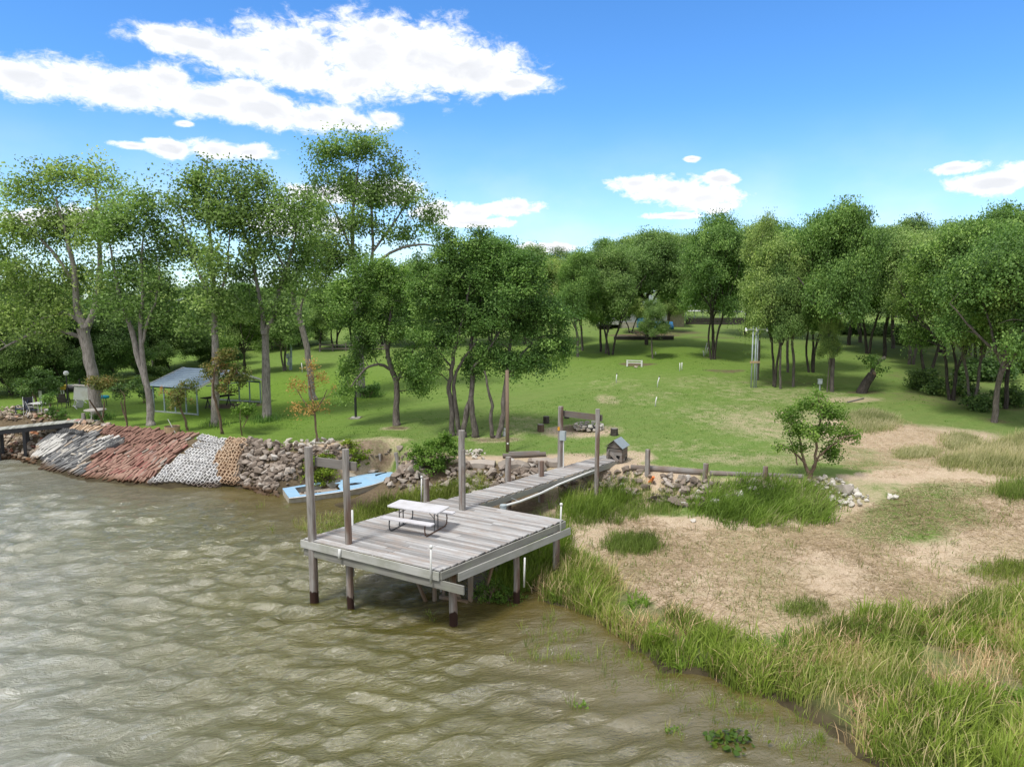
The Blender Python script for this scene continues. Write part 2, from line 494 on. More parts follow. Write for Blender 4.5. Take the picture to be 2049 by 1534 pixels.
# ------------------------------------------------------------------ mesh helpers
class MB:
    """collects simple solids, builds ONE mesh object"""

    def __init__(self):
        self.v = []
        self.f = []

    def add(self, vs, fs):
        o = len(self.v)
        self.v += [tuple(p) for p in vs]
        self.f += [tuple(i + o for i in f) for f in fs]
        return self

    def box(self, c, s, rot=None, taper=1.0):
        hx, hy, hz = s[0] / 2, s[1] / 2, s[2] / 2
        vs = []
        for z in (-1, 1):
            k = taper if z > 0 else 1.0
            for x, y in ((-1, -1), (1, -1), (1, 1), (-1, 1)):
                p = Vector((x * hx * k, y * hy * k, z * hz))
                if rot is not None:
                    p = rot @ p
                vs.append(p + Vector(c))
        return self.add(vs, [(3, 2, 1, 0), (4, 5, 6, 7), (0, 1, 5, 4), (1, 2, 6, 5), (2, 3, 7, 6), (3, 0, 4, 7)])

    def beam(self, a, b, w, h, up=(0, 0, 1), roll=0.0):
        a, b = Vector(a), Vector(b)
        d = (b - a)
        L = d.length
        d.normalize()
        u = Vector(up)
        if abs(d.dot(u)) > 0.98:
            u = Vector((0, 1, 0))
        s = d.cross(u).normalized()
        u = s.cross(d).normalized()
        R = Matrix((d, s, u)).transposed()
        if roll:
            R = R @ Matrix.Rotation(roll, 3, 'X')
        return self.box((a + b) / 2, (L, w, h), R)

    def tube(self, pts, r, n=8, cap=True):
        pts = [Vector(p) for p in pts]
        rs = r if isinstance(r, (list, tuple)) else [r] * len(pts)
        vs, fs = [], []
        ref = None
        for i, p in enumerate(pts):
            d = (pts[min(i + 1, len(pts) - 1)] - pts[max(i - 1, 0)]).normalized()
            if ref is None:
                ref = Vector((1, 0, 0)) if abs(d.x) < 0.8 else Vector((0, 1, 0))
            ref = (ref - d * ref.dot(d)).normalized()
            b = d.cross(ref)
            for k in range(n):
                a = 2 * math.pi * k / n
                vs.append(p + (ref * math.cos(a) + b * math.sin(a)) * rs[i])
        for i in range(len(pts) - 1):
            for k in range(n):
                k2 = (k + 1) % n
                fs.append((i * n + k, i * n + k2, (i + 1) * n + k2, (i + 1) * n + k))
        if cap:
            fs.append(tuple(range(n - 1, -1, -1)))
            m = (len(pts) - 1) * n
            fs.append(tuple(m + k for k in range(n)))
        return self.add(vs, fs)

    def ball(self, c, r, n=8, m=6, sq=(1, 1, 1)):
        vs, fs = [], []
        c = Vector(c)
        for i in range(1, m):
            t = math.pi * i / m
            for k in range(n):
                a = 2 * math.pi * k / n
                vs.append(c + Vector((math.sin(t) * math.cos(a) * r * sq[0], math.sin(t) * math.sin(a) * r * sq[1], math.cos(t) * r * sq[2])))
        top, bot = len(vs), len(vs) + 1
        vs += [c + Vector((0, 0, r * sq[2])), c - Vector((0, 0, r * sq[2]))]
        for i in range(m - 2):
            for k in range(n):
                k2 = (k + 1) % n
                fs.append((i * n + k, (i + 1) * n + k, (i + 1) * n + k2, i * n + k2))
        for k in range(n):
            fs.append((top, k, (k + 1) % n))
            fs.append((bot, (m - 2) * n + (k + 1) % n, (m - 2) * n + k))
        return self.add(vs, fs)

    def mesh(self, name):
        me = bpy.data.meshes.new(name)
        me.from_pydata(self.v, [], self.f)
        me.update()
        return me

    def build(self, name, mat, parent=None, loc=None, smooth=False, mesh=None):
        me = self.mesh(name) if mesh is None else mesh
        me.materials.append(mat if not isinstance(mat, str) else M[mat])
        if smooth:
            me.polygons.foreach_set('use_smooth', [True] * len(me.polygons))
        return link(name, me, parent, loc)


def link(name, me, parent=None, loc=None, rot=None):
    o = bpy.data.objects.new(name, me)
    C.objects.link(o)
    if parent is not None:
        o.parent = parent
    if loc is not None:
        o.location = loc
    if rot is not None:
        o.rotation_euler = rot
    return o


def tag(o, label, cat, group=None, kind=None):
    o['label'] = label
    o['category'] = cat
    if group:
        o['group'] = group
    if kind:
        o['kind'] = kind
    return o


def thing(name, label, cat, loc=(0, 0, 0), rotz=0.0, group=None):
    o = bpy.data.objects.new(name, None)
    C.objects.link(o)
    o.location = loc
    o.rotation_euler = (0, 0, rotz)
    o.empty_display_size = 0.2
    return tag(o, label, cat, group)


def np_mesh(name, verts, quads=None, tris=None, mat=None, tint=None, smooth=False, attrs=None):
    """fast mesh from numpy arrays; tint = one value per face"""
    me = bpy.data.meshes.new(name)
    quads = np.zeros((0, 4), np.int32) if quads is None else np.asarray(quads, np.int32)
    tris = np.zeros((0, 3), np.int32) if tris is None else np.asarray(tris, np.int32)
    me.vertices.add(len(verts))
    me.vertices.foreach_set('co', np.asarray(verts, np.float32).ravel())
    nl = len(quads) * 4 + len(tris) * 3
    me.loops.add(nl)
    me.loops.foreach_set('vertex_index', np.concatenate([quads.ravel(), tris.ravel()]).astype(np.int32))
    me.polygons.add(len(quads) + len(tris))
    st = np.concatenate([np.arange(len(quads)) * 4, len(quads) * 4 + np.arange(len(tris)) * 3]).astype(np.int32)
    me.polygons.foreach_set('loop_start', st)
    try:
        me.polygons.foreach_set('loop_total', np.concatenate([np.full(len(quads), 4), np.full(len(tris), 3)]).astype(np.int32))
    except Exception:
        pass
    if smooth:
        me.polygons.foreach_set('use_smooth', np.ones(len(quads) + len(tris), bool))
    if tint is not None:
        a = me.attributes.new('tint', 'FLOAT', 'FACE')
        a.data.foreach_set('value', np.asarray(tint, np.float32))
    for k, arr in (attrs or {}).items():
        a = me.attributes.new(k, 'FLOAT', 'POINT')
        a.data.foreach_set('value', np.asarray(arr, np.float32))
    me.update(calc_edges=True)
    if mat:
        me.materials.append(M[mat])
    return me


# ------------------------------------------------------------------ the lie of the land
def at(u, v, z):
    """point of the picture's ray (u, v) at height z"""
    d = pix_dir(u, v)
    t = (z - CAM_H) / d.z
    return Vector((d.x * t, d.y * t, z))


def at_y(u, v, y):
    d = pix_dir(u, v)
    t = y / d.y
    return Vector((d.x * t, y, CAM_H + d.z * t))


S_PIX = [(-900, 886), (-400, 898), (-150, 908), (0, 917), (60, 918), (110, 946), (160, 960), (230, 966), (300, 972), (340, 976), (430, 972),
         (470, 972), (510, 978), (560, 990), (600, 1003), (690, 1018), (800, 1050), (900, 1090), (980, 1122),
         (1040, 1165), (1100, 1205), (1190, 1236), (1250, 1282), (1320, 1338), (1420, 1352), (1480, 1388),
         (1560, 1402), (1640, 1455), (1700, 1500), (1790, 1560), (1900, 1660)]
T_PIX = [(-900, 815, 2.0), (-400, 818, 2.0), (0, 822, 2.1), (60, 822, 2.2), (110, 834, 2.1), (180, 845, 2.0), (250, 852, 2.0), (380, 871, 2.0), (500, 886, 2.0),
         (570, 890, 2.0), (640, 893, 2.0), (700, 900, 2.0), (760, 903, 2.0), (860, 918, 2.0), (960, 922, 2.0), (1060, 924, 2.0), (1150, 920, 2.0),
         (1230, 930, 2.05), (1290, 946, 2.0), (1410, 956, 1.95), (1530, 958, 1.9), (1640, 958, 1.85), (1750, 950, 1.8), (1900, 950, 1.8), (2049, 945, 1.8), (2500, 940, 1.8)]
S_W = np.array([at(u, v, 0)[:2] for u, v in S_PIX] + [(9.5, 10.5), (11, 7), (40, 0), (120, -20)])
T_W = np.array([at(u, v, z)[:2] for u, v, z in T_PIX] + [(90, 30)])
LAND_S = np.vstack([S_W, [(400, -20), (400, 4000), (-2500, 4000), (-2500, S_W[0][1] + 300)]])
LAND_T = np.vstack([T_W, [(400, 30), (400, 4000), (-2500, 4000), (-2500, T_W[0][1] + 300)]])


def poly_dist(P, L):
    best = np.full(len(P), 1e9)
    for a, b in zip(L[:-1], L[1:]):
        d = b - a
        t = np.clip(((P - a) @ d) / (d @ d + 1e-9), 0, 1)
        q = a + t[:, None] * d
        best = np.minimum(best, np.hypot(P[:, 0] - q[:, 0], P[:, 1] - q[:, 1]))
    return best


def in_poly(P, Q):
    ins = np.zeros(len(P), bool)
    x, y = P[:, 0], P[:, 1]
    n = len(Q)
    for i in range(n):
        x1, y1 = Q[i]
        x2, y2 = Q[(i + 1) % n]
        c = ((y1 > y) != (y2 > y)) & (x < (x2 - x1) * (y - y1) / (y2 - y1 + 1e-12) + x1)
        ins ^= c
    return ins


def sstep(x, a, b):
    t = np.clip((x - a) / (b - a), 0, 1)
    return t * t * (3 - 2 * t)


def lump(x, y, s, seed):
    """cheap smooth pseudo noise, about -1..1"""
    r = np.random.default_rng(seed)
    o = np.zeros_like(x)
    for k in range(6):
        a, ph = r.uniform(0, 6.28), r.uniform(0, 6.28)
        f = s * r.uniform(0.6, 1.7)
        o += np.sin((x * math.cos(a) + y * math.sin(a)) * f + ph)
    return o / 3.0


def land_height(P):
    x, y = P[:, 0], P[:, 1]
    br = np.clip(x / np.maximum(y, 5), -1.2, 1.2)
    sl = np.interp(br, [-1.2, -0.7, -0.45, -0.25, 0.0, 0.2, 0.5, 0.73, 1.2], [.012, .018, .030, .045, .060, .067, .060, .048, .045])
    y0 = np.interp(br, [-0.8, -0.5, -0.2, 0.1], [44, 41, 36, 34])
    run = np.maximum(0, y - y0)
    L = 2.0 + sl * np.minimum(run, 74) + 0.35 * sl * np.clip(run - 74, 0, 60)
    L += 0.05 * lump(x, y, 0.35, 3) + 0.03 * lump(x, y, 0.9, 4)
    dS, dT = poly_dist(P, S_W), poly_dist(P, T_W)
    inS, inT = in_poly(P, LAND_S), in_poly(P, LAND_T)
    f = dS / (dS + dT + 1e-6)
    wr = sstep(x, -0.5, 4.5)
    steep = np.interp(f, [0, 0.1, 1], [0, 0.12, 1.0]) * L
    wslope = sstep(x, 12.5, 17.0)
    beach_wall = np.interp(f, [0, .05, .10, .35, .80, .88, 1.0], [0, .18, .30, .55, 0.95, 1.15, 1.9])
    beach_soft = np.interp(f, [0, .05, .10, .35, .80, 1.0], [0, .18, .30, .6, 1.35, 1.9])
    beach = beach_wall * (1 - wslope) + beach_soft * wslope
    bank = steep * (1 - wr) + beach * wr + 0.05 * lump(x, y, 1.3, 5) * np.minimum(f * 6, 1)
    bed = -np.minimum(1.6, 0.30 * dS)
    z = np.where(inT, np.minimum(L, 1.95 + dT * 0.6), np.where(inS, bank, bed))
    # the hollow where the wrecked boat lies
    a, b = at(578, 992, .36), at(806, 953, .62)
    dx, dy = (b - a).normalized()[:2]
    s = (x - a.x) * dx + (y - a.y) * dy
    w = -(x - a.x) * dy + (y - a.y) * dx
    Lb = (b - a).length
    m = sstep(s, -1.0, 0.1) * (1 - sstep(s, Lb - .3, Lb + .5)) * sstep(w, -2.6, -0.3) * (1 - sstep(w, 1.7, 2.4))
    low = -0.12 + 0.40 * sstep(s, Lb * .40, Lb) + 0.06 * sstep(w, .8, 1.6)
    return np.where(z > low, z * (1 - m) + low * m, z)


def spaced(segs):
    out = []
    for a, b, st in segs:
        n = max(1, int(round((b - a) / st)))
        out += list(np.linspace(a, b, n, endpoint=False))
    out.append(segs[-1][1])
    return np.array(out)


GX = spaced([(-2500, -600, 200), (-600, -160, 30), (-160, -60, 4), (-60, -34, 0.8), (-34, 24, 0.30), (24, 60, 0.8), (60, 160, 4), (160, 600, 30), (600, 2500, 200)])
GY = spaced([(-200, 4, 20), (4, 11, 1), (11, 50, 0.30), (50, 110, 0.9), (110, 200, 4), (200, 600, 25), (600, 4000, 200)])
gxx, gyy = np.meshgrid(GX, GY)
GP = np.stack([gxx.ravel(), gyy.ravel()], 1)
GZ = land_height(GP)
GZ2 = GZ.reshape(len(GY), len(GX))


def hz(x, y):
    x, y = np.asarray(x, float), np.asarray(y, float)
    i = np.clip(np.searchsorted(GX, x) - 1, 0, len(GX) - 2)
    j = np.clip(np.searchsorted(GY, y) - 1, 0, len(GY) - 2)
    tx = (x - GX[i]) / (GX[i + 1] - GX[i])
    ty = (y - GY[j]) / (GY[j + 1] - GY[j])
    return (GZ2[j, i] * (1 - tx) * (1 - ty) + GZ2[j, i + 1] * tx * (1 - ty) + GZ2[j + 1, i] * (1 - tx) * ty + GZ2[j + 1, i + 1] * tx * ty)


MARCH = np.concatenate([np.arange(10, 60, 0.1), np.arange(60, 140, 0.4), np.arange(140, 900, 5)])


def ground(us, vs):
    """where the rays of pixels (us, vs) meet the land: (N,3)"""
    us, vs = np.atleast_1d(us).astype(float), np.atleast_1d(vs).astype(float)
    xr = (us - 1024.5) / F_PX
    yr = (767.0 - vs) / F_PX
    dy = math.cos(PITCH) + yr * math.sin(PITCH)
    dz = -math.sin(PITCH) + yr * math.cos(PITCH)
    Y = MARCH[None, :]
    t = Y / dy[:, None]
    X = xr[:, None] * t
    Z = CAM_H + dz[:, None] * t
    hit = Z <= np.maximum(hz(X, np.broadcast_to(Y, X.shape)), -0.02)
    k = np.where(hit.any(1), hit.argmax(1), len(MARCH) - 1)
    r = np.arange(len(us))
    x, y = X[r, k], np.broadcast_to(Y, X.shape)[r, k]
    return np.stack([x, y, np.maximum(hz(x, y), -0.02)], 1)


def g1(u, v):
    return Vector(ground([u], [v])[0])


def in_pix_poly(poly, n, rng):
    """n random ground points inside a picture polygon, spread evenly over it"""
    q = np.array(poly, float)
    out = np.zeros((0, 2))
    while len(out) < n:
        p = rng.uniform(q.min(0), q.max(0), (n * 2, 2))
        out = np.vstack([out, p[in_poly(p, q)]])
    return ground(out[:n, 0], out[:n, 1])


def in_world_poly(poly, n, rng):
    """n random points spread evenly over the ground area whose outline is given in the picture"""
    q = ground([p[0] for p in poly], [p[1] for p in poly])[:, :2]
    out = np.zeros((0, 2))
    while len(out) < n:
        p = rng.uniform(q.min(0), q.max(0), (n * 3, 2))
        out = np.vstack([out, p[in_poly(p, q)]])
    out = out[:n]
    return np.stack([out[:, 0], out[:, 1], hz(out[:, 0], out[:, 1])], 1)


# what grows where: real differences of cover, per vertex
def ell(u, v, a, b, rot=0.0):
    p = g1(u, v)
    c, s = math.cos(rot), math.sin(rot)
    dx, dy = GP[:, 0] - p.x, GP[:, 1] - p.y
    d = np.hypot((dx * c + dy * s) / a, (-dx * s + dy * c) / b)
    return 1 - sstep(d, 0.55, 1.25)


gx_, gy_ = GP[:, 0], GP[:, 1]
dS_, dT_ = poly_dist(GP, S_W), poly_dist(GP, T_W)
inS_, inT_ = in_poly(GP, LAND_S), in_poly(GP, LAND_T)
beach_m = (inS_ & ~inT_).astype(float) * sstep(gx_, 0.0, 2.5) * sstep(dS_, 0.5, 1.7)
dry = beach_m * (0.92 + 0.12 * lump(gx_, gy_, 0.9, 21))
dry = np.maximum(dry, (1 - sstep(dT_, 0.6, 2.2)) * inT_ * sstep(gx_, -9, -5) * (1 - sstep(gx_, 7, 10)) * 0.95)
dry = np.maximum(dry, (1 - sstep(dT_, 0.5, 1.6)) * inT_ * sstep(gx_, 14, 18) * 0.85)
for (u, v, a, b, k) in [(1850, 880, 5.2, 3.8, 1.0), (1740, 870, 3.5, 4.0, 1.0), (1950, 920, 5, 3.5, 0.9), (1650, 905, 2.5, 3, .5), (1600, 850, 6, 5, .45), (1480, 830, 5, 4, .30), (1420, 765, 5, 4, .20),
                        (1560, 790, 6, 4, .28), (1300, 800, 3, 2, .2), (1230, 770, 3, 3, .18), (1400, 900, 5, 2.2, .22), (1690, 800, 3, 1.2, .6), (1160, 862, 2.4, 1.6, .8), (1260, 915, 1.3, 1.5, .95),
                        (1050, 850, 2, 3, .3), (690, 890, 2.2, 1.2, .8), (760, 885, 2, .9, .55), (620, 888, 1.5, .7, .7), (790, 857, 1.1, .6, .5), (990, 880, 1.6, .7, .5),
                        (1520, 920, 4, 1.5, .4), (1310, 790, 2.5, 1.5, .25), (1215, 800, 1.0, 2.0, .45)]:
    dry = np.maximum(dry, ell(u, v, a, b) * k)
green_over = np.zeros(len(GP))
BELT_PIX = [(1010, 1140), (1060, 1100), (1120, 1095), (1180, 1130), (1260, 1180), (1340, 1225), (1420, 1260), (1520, 1280), (1640, 1265), (1700, 1240), (1900, 1230), (1960, 1200), (2049, 1190), (2200, 1210), (2200, 1700), (1900, 1700), (1790, 1545), (1700, 1500),
            (1640, 1450), (1570, 1400), (1480, 1385), (1420, 1350), (1320, 1335), (1250, 1280), (1190, 1235), (1100, 1205), (1030, 1175)]
belt_m = in_poly(GP, ground([p[0] for p in BELT_PIX], [p[1] for p in BELT_PIX])[:, :2]).astype(float)
for (u, v, a, b, k) in [(1790, 1060, 2.1, 1.3, 1.0), (1860, 1015, 1.9, 2.0, .95), (1800, 1035, 1.6, 1.2, .8), (1720, 985, 2.8, 1.0, .5), (1255, 1090, 0.9, .45, .9), (1900, 980, 3, .9, .6), (1600, 1215, .6, .35, .8),
                        (1990, 1140, 1.2, .6, .7), (1390, 1180, .8, .5, .3), (1500, 1120, 1.4, .4, .25), (2020, 905, 4, 2, .5), (1450, 1010, 4, 1.0, .9)]:
    green_over = np.maximum(green_over, ell(u, v, a, b) * k)
dry = np.clip(dry * (1 - green_over) * (1 - .7 * belt_m), 0, 1)
dirt = np.zeros(len(GP))
for (u, v, a, b, k) in [(470, 812, 2.3, 1.2, 0.9), (1160, 858, 1.4, 1.0, .8), (1275, 730, 2.0, 1.2, .8), (1450, 742, 2.2, 1.0, .7), (1290, 672, 5.5, 1.6, .8), (1330, 665, 6, 2.5, .6), (1430, 676, 4, 1.4, .5),
                        (795, 856, .8, .5, .7), (990, 880, 1.5, .5, .6), (740, 890, 1.6, .5, .6), (1730, 785, 1.6, .8, .6), (1425, 716, 1.4, 1, .5), (1213, 706, 2.4, 1, .45), (1560, 768, 4, 1.5, .4), (1985, 842, 1.4, .9, .5),
                        (712, 836, .6, .5, .7), (1950, 800, 7, 5, .45), (1880, 760, 5, 5, .4), (860, 912, 1.4, .8, .6)]:
    dirt = np.maximum(dirt, ell(u, v, a, b) * k)
bank_m = (inS_ & ~inT_).astype(float) * (1 - sstep(gx_, 0.0, 3.0))
dirt = np.maximum(dirt, bank_m * 0.95)
dirt = np.maximum(dirt, belt_m * 0.5)
mud = (1 - sstep(dS_, 0.2, 1.0)) * inS_ + (~inS_)
lush = np.exp(-((gx_ + 14) / 10) ** 2 - ((gy_ - 52) / 14) ** 2) * 0.8 + np.exp(-((gx_ - 14) / 16) ** 2 - ((gy_ - 68) / 14) ** 2) * 0.8 + sstep(gx_ / np.maximum(gy_, 1), -0.1, -0.5) * 0.6


def ground_mat():
    m = Mat('ground', 0.95, 0.12)
    w = m.coords()
    n_big = m.noise(0.25, 5, 0.6, w)
    n_mid = m.noise(1.4, 6, 0.65, w, 0.3)
    n_fine = m.noise(9, 6, 0.7, w)
    n_hair = m.noise(1.0, 6, 0.75, m.coords((34, 13, 20)))
    g = m.ramp(n_mid, [(0.25, (0.080, 0.135, 0.026)), (0.5, (0.135, 0.212, 0.048)), (0.78, (0.19, 0.265, 0.075))])
    g2 = m.ramp(n_fine, [(0.3, (0.062, 0.108, 0.022)), (0.7, (0.195, 0.278, 0.076))])
    grass = m.mix(0.5, g, g2)
    # mown stripes and tired, lighter turf
    wv = m.n('ShaderNodeTexWave')
    wv.inputs['Scale'].default_value = 0.30
    wv.inputs['Distortion'].default_value = 5.0
    wv.inputs['Detail'].default_value = 3
    wv.inputs['Detail Scale'].default_value = 1.2
    mp = m.n('ShaderNodeMapping')
    mp.inputs['Rotation'].default_value = (0, 0, 0.9)
    m.link(w, mp.inputs[0])
    m.link(mp.outputs[0], wv.inputs[0])
    grass = m.mix(m.math('MULTIPLY', m.ramp(wv.outputs[1], [(0.3, 0.0), (0.8, 1.0)]), 0.22), grass, (0.17, 0.21, 0.06))
    grass = m.mix(m.math('MULTIPLY', m.ramp(n_big, [(0.42, 0.0), (0.66, 1.0)]), 0.35), grass, (0.16, 0.19, 0.065))
    lush_c = m.ramp(n_fine, [(0.3, (0.070, 0.138, 0.012)), (0.7, (0.165, 0.275, 0.026))])
    grass = m.mix(m.math('MULTIPLY', m.attr('lush').outputs['Fac'], 0.75), grass, lush_c)
    hay = m.ramp(n_hair, [(0.28, (0.24, 0.175, 0.115)), (0.48, (0.475, 0.375, 0.265)), (0.72, (0.66, 0.555, 0.42))])
    hay = m.mix(m.ramp(n_mid, [(0.40, 0.0), (0.75, 0.35)]), hay, (0.27, 0.17, 0.115))
    hay = m.mix(m.ramp(n_big, [(0.50, 0.0), (0.70, 0.3)]), hay, (0.15, 0.16, 0.055))
    df = m.math('ADD', m.attr('dry').outputs['Fac'], m.math('ADD', m.math('MULTIPLY', m.math('SUBTRACT', n_mid, 0.5), 1.1), m.math('MULTIPLY', m.math('SUBTRACT', n_fine, 0.5), 0.9)))
    col = m.mix(m.ramp(df, [(0.18, 0.0), (0.80, 1.0)]), grass, hay)
    earth = m.ramp(n_fine, [(0.3, (0.075, 0.052, 0.034)), (0.7, (0.185, 0.135, 0.092))])
    ef = m.math('ADD', m.attr('dirt').outputs['Fac'], m.math('MULTIPLY', m.math('SUBTRACT', n_mid, 0.5), 0.9))
    col = m.mix(m.ramp(ef, [(0.30, 0.0), (0.75, 0.95)]), col, earth)
    col = m.mix(m.attr('mud').outputs['Fac'], col, m.ramp(n_mid, [(0.3, (0.035, 0.028, 0.016)), (0.7, (0.085, 0.068, 0.040))]))
    m.color(col)
    hgt = m.math('ADD', m.math('MULTIPLY', n_hair, 0.6), m.math('MULTIPLY', n_fine, 0.6))
    m.bump(hgt, 0.7, 0.05)
    M['ground'] = m.m


ground_mat()
nx, ny = len(GX), len(GY)
idx = np.arange(nx * ny).reshape(ny, nx)
quads = np.stack([idx[:-1, :-1].ravel(), idx[:-1, 1:].ravel(), idx[1:, 1:].ravel(), idx[1:, :-1].ravel()], 1)
gme = np_mesh('ground', np.column_stack([GP, GZ]), quads, mat='ground', smooth=True,
              attrs={'dry': dry, 'dirt': np.clip(dirt, 0, 1), 'mud': np.clip(mud, 0, 1), 'lush': np.clip(lush, 0, 1)})
go = link('ground', gme)
go['kind'] = 'structure'
go['label'] = 'mown green lawn rising from the shore with dry tan grass at the beach'


# ------------------------------------------------------------------ water
WX = spaced([(-2500, -400, 300), (-400, -60, 20), (-60, -34, 0.9), (-34, -12, 0.14), (-12, 9, 0.10), (9, 14, 0.6), (14, 140, 20)])
WY = spaced([(-1500, -100, 200), (-100, 6, 10), (6, 11, 0.5), (11, 26, 0.10), (26, 45, 0.17), (45, 90, 3), (90, 300, 30)])
wxx, wyy = np.meshgrid(WX, WY)
wr_ = np.random.default_rng(5)
wz = np.zeros_like(wxx)
ox, oy = np.zeros_like(wxx), np.zeros_like(wxx)
dist_s = poly_dist(np.stack([wxx.ravel(), wyy.ravel()], 1), S_W).reshape(wxx.shape)
calm = 0.30 + 0.70 * sstep(dist_s, 0.4, 5.0)
for k in range(46):
    lam = 0.38 * (5.2 ** (wr_.uniform(0, 1) ** 1.2))
    th = math.radians(104) + wr_.normal(0, 0.42)
    kk = 2 * math.pi / lam
    amp = 0.0182 * lam ** 0.95
    ph = wr_.uniform(0, 6.28)
    # gentle bending of the crests so that they break up
    wob = 0.9 * np.sin(wxx * wr_.uniform(.15, .5) + wr_.uniform(0, 6)) + 0.9 * np.sin(wyy * wr_.uniform(.15, .5) + wr_.uniform(0, 6))
    arg = kk * (wxx * math.cos(th) + wyy * math.sin(th)) + ph + wob
    env = 0.55 + 0.45 * np.sin(wxx * wr_.uniform(.1, .7) + wyy * wr_.uniform(-.7, .7) + wr_.uniform(0, 6))
    wz += amp * env * np.cos(arg)
    ox -= amp * env * math.cos(th) * np.sin(arg)
    oy -= amp * env * math.sin(th) * np.sin(arg)
inner = sstep(wxx, -60, -40) * (1 - sstep(wxx, 8, 12)) * sstep(wyy, 8, 11) * (1 - sstep(wyy, 44, 48))
sc_ = inner * calm
wv_ = np.stack([(wxx + .6 * ox * sc_).ravel(), (wyy + .6 * oy * sc_).ravel(), (wz * sc_).ravel()], 1)
foam_glare = sstep(-wxx.ravel() / np.maximum(wyy.ravel(), 5), 0.30, 0.85) - 2.0 * sstep(wxx.ravel(), -6, -1)  # grows to the left, where sky glare is put into the colour
shoal = 1 - sstep(dist_s.ravel(), 0.5, 6.0)


def water_mat():
    m = Mat('lake_water', 0.06, 0.85)
    m.b.inputs['IOR'].default_value = 1.75
    n1 = m.noise(0.35, 5, 0.6, m.coords())
    deep = m.ramp(n1, [(0.3, (0.072, 0.068, 0.009)), (0.7, (0.115, 0.105, 0.022))])
    silt = m.ramp(n1, [(0.3, (0.095, 0.066, 0.016)), (0.7, (0.132, 0.100, 0.038))])
    col = m.mix(m.math('MULTIPLY', m.attr('shoal').outputs['Fac'], 0.75), deep, silt)
    # wind-blown foam and silt streaks, with sky glare painted into the base colour
    rot = m.n('ShaderNodeMapping')
    rot.inputs['Rotation'].default_value = (0, 0, math.radians(-15))
    m.link(m.coords(), rot.inputs[0])
    st = m.n('ShaderNodeMapping')
    st.inputs['Scale'].default_value = (0.8, 2.3, 1)
    m.link(rot.outputs[0], st.inputs[0])
    f1 = m.noise(1.5, 10, 0.78, st.outputs[0], 1.0)
    f2 = m.noise(0.22, 3, 0.5, m.coords())
    fo = m.math('ADD', m.math('MULTIPLY', m.math('SUBTRACT', f1, 0.5), 1.4), m.math('ADD', m.math('MULTIPLY', m.math('SUBTRACT', f2, 0.5), 1.2), m.math('MULTIPLY', m.math('SUBTRACT', m.attr('foam_glare').outputs['Fac'], 0.35), 0.50)))
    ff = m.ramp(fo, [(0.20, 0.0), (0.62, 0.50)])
    col = m.mix(m.math('MULTIPLY', m.attr('foam_glare').outputs['Fac'], 0.55, True), col, (0.22, 0.235, 0.195))
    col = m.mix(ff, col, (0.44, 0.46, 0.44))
    m.color(col)
    m.link(m.mix(ff, 0.06, 0.6), m.b.inputs['Roughness'])
    b0 = m.noise(2.4, 8, 0.64, st.outputs[0], 0.9)
    ridge = m.math('SUBTRACT', 1.0, m.math('ABSOLUTE', m.math('SUBTRACT', m.math('MULTIPLY', m.noise(3.0, 5, 0.6, st.outputs[0], 0.7), 2.0), 1.0)))
    b1 = m.math('ADD', m.math('MULTIPLY', b0, 0.75), m.math('MULTIPLY', ridge, 0.22))
    b2 = m.noise(6.5, 5, 0.65, rot.outputs[0], 0.6)
    gust = m.ramp(m.noise(0.16, 4, 0.55, st.outputs[0], 0.8), [(0.35, 0.55), (0.62, 1.0)])
    h = m.math('MULTIPLY', m.math('ADD', b1, m.math('MULTIPLY', b2, 0.42)), m.math('MULTIPLY', gust, m.math('SUBTRACT', 1.0, m.math('MULTIPLY', m.attr('shoal').outputs['Fac'], 0.45))))
    m.bump(h, 0.75, 0.19)
    M['lake_water'] = m.m


water_mat()
nx, ny = len(WX), len(WY)
idx = np.arange(nx * ny).reshape(ny, nx)
quads = np.stack([idx[:-1, :-1].ravel(), idx[:-1, 1:].ravel(), idx[1:, 1:].ravel(), idx[1:, :-1].ravel()], 1)
wme = np_mesh('water', wv_, quads, mat='lake_water', smooth=True, attrs={'foam_glare': foam_glare, 'shoal': shoal})
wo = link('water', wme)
wo['kind'] = 'structure'
wo['label'] = 'choppy olive brown lake water with pale wind streaks'


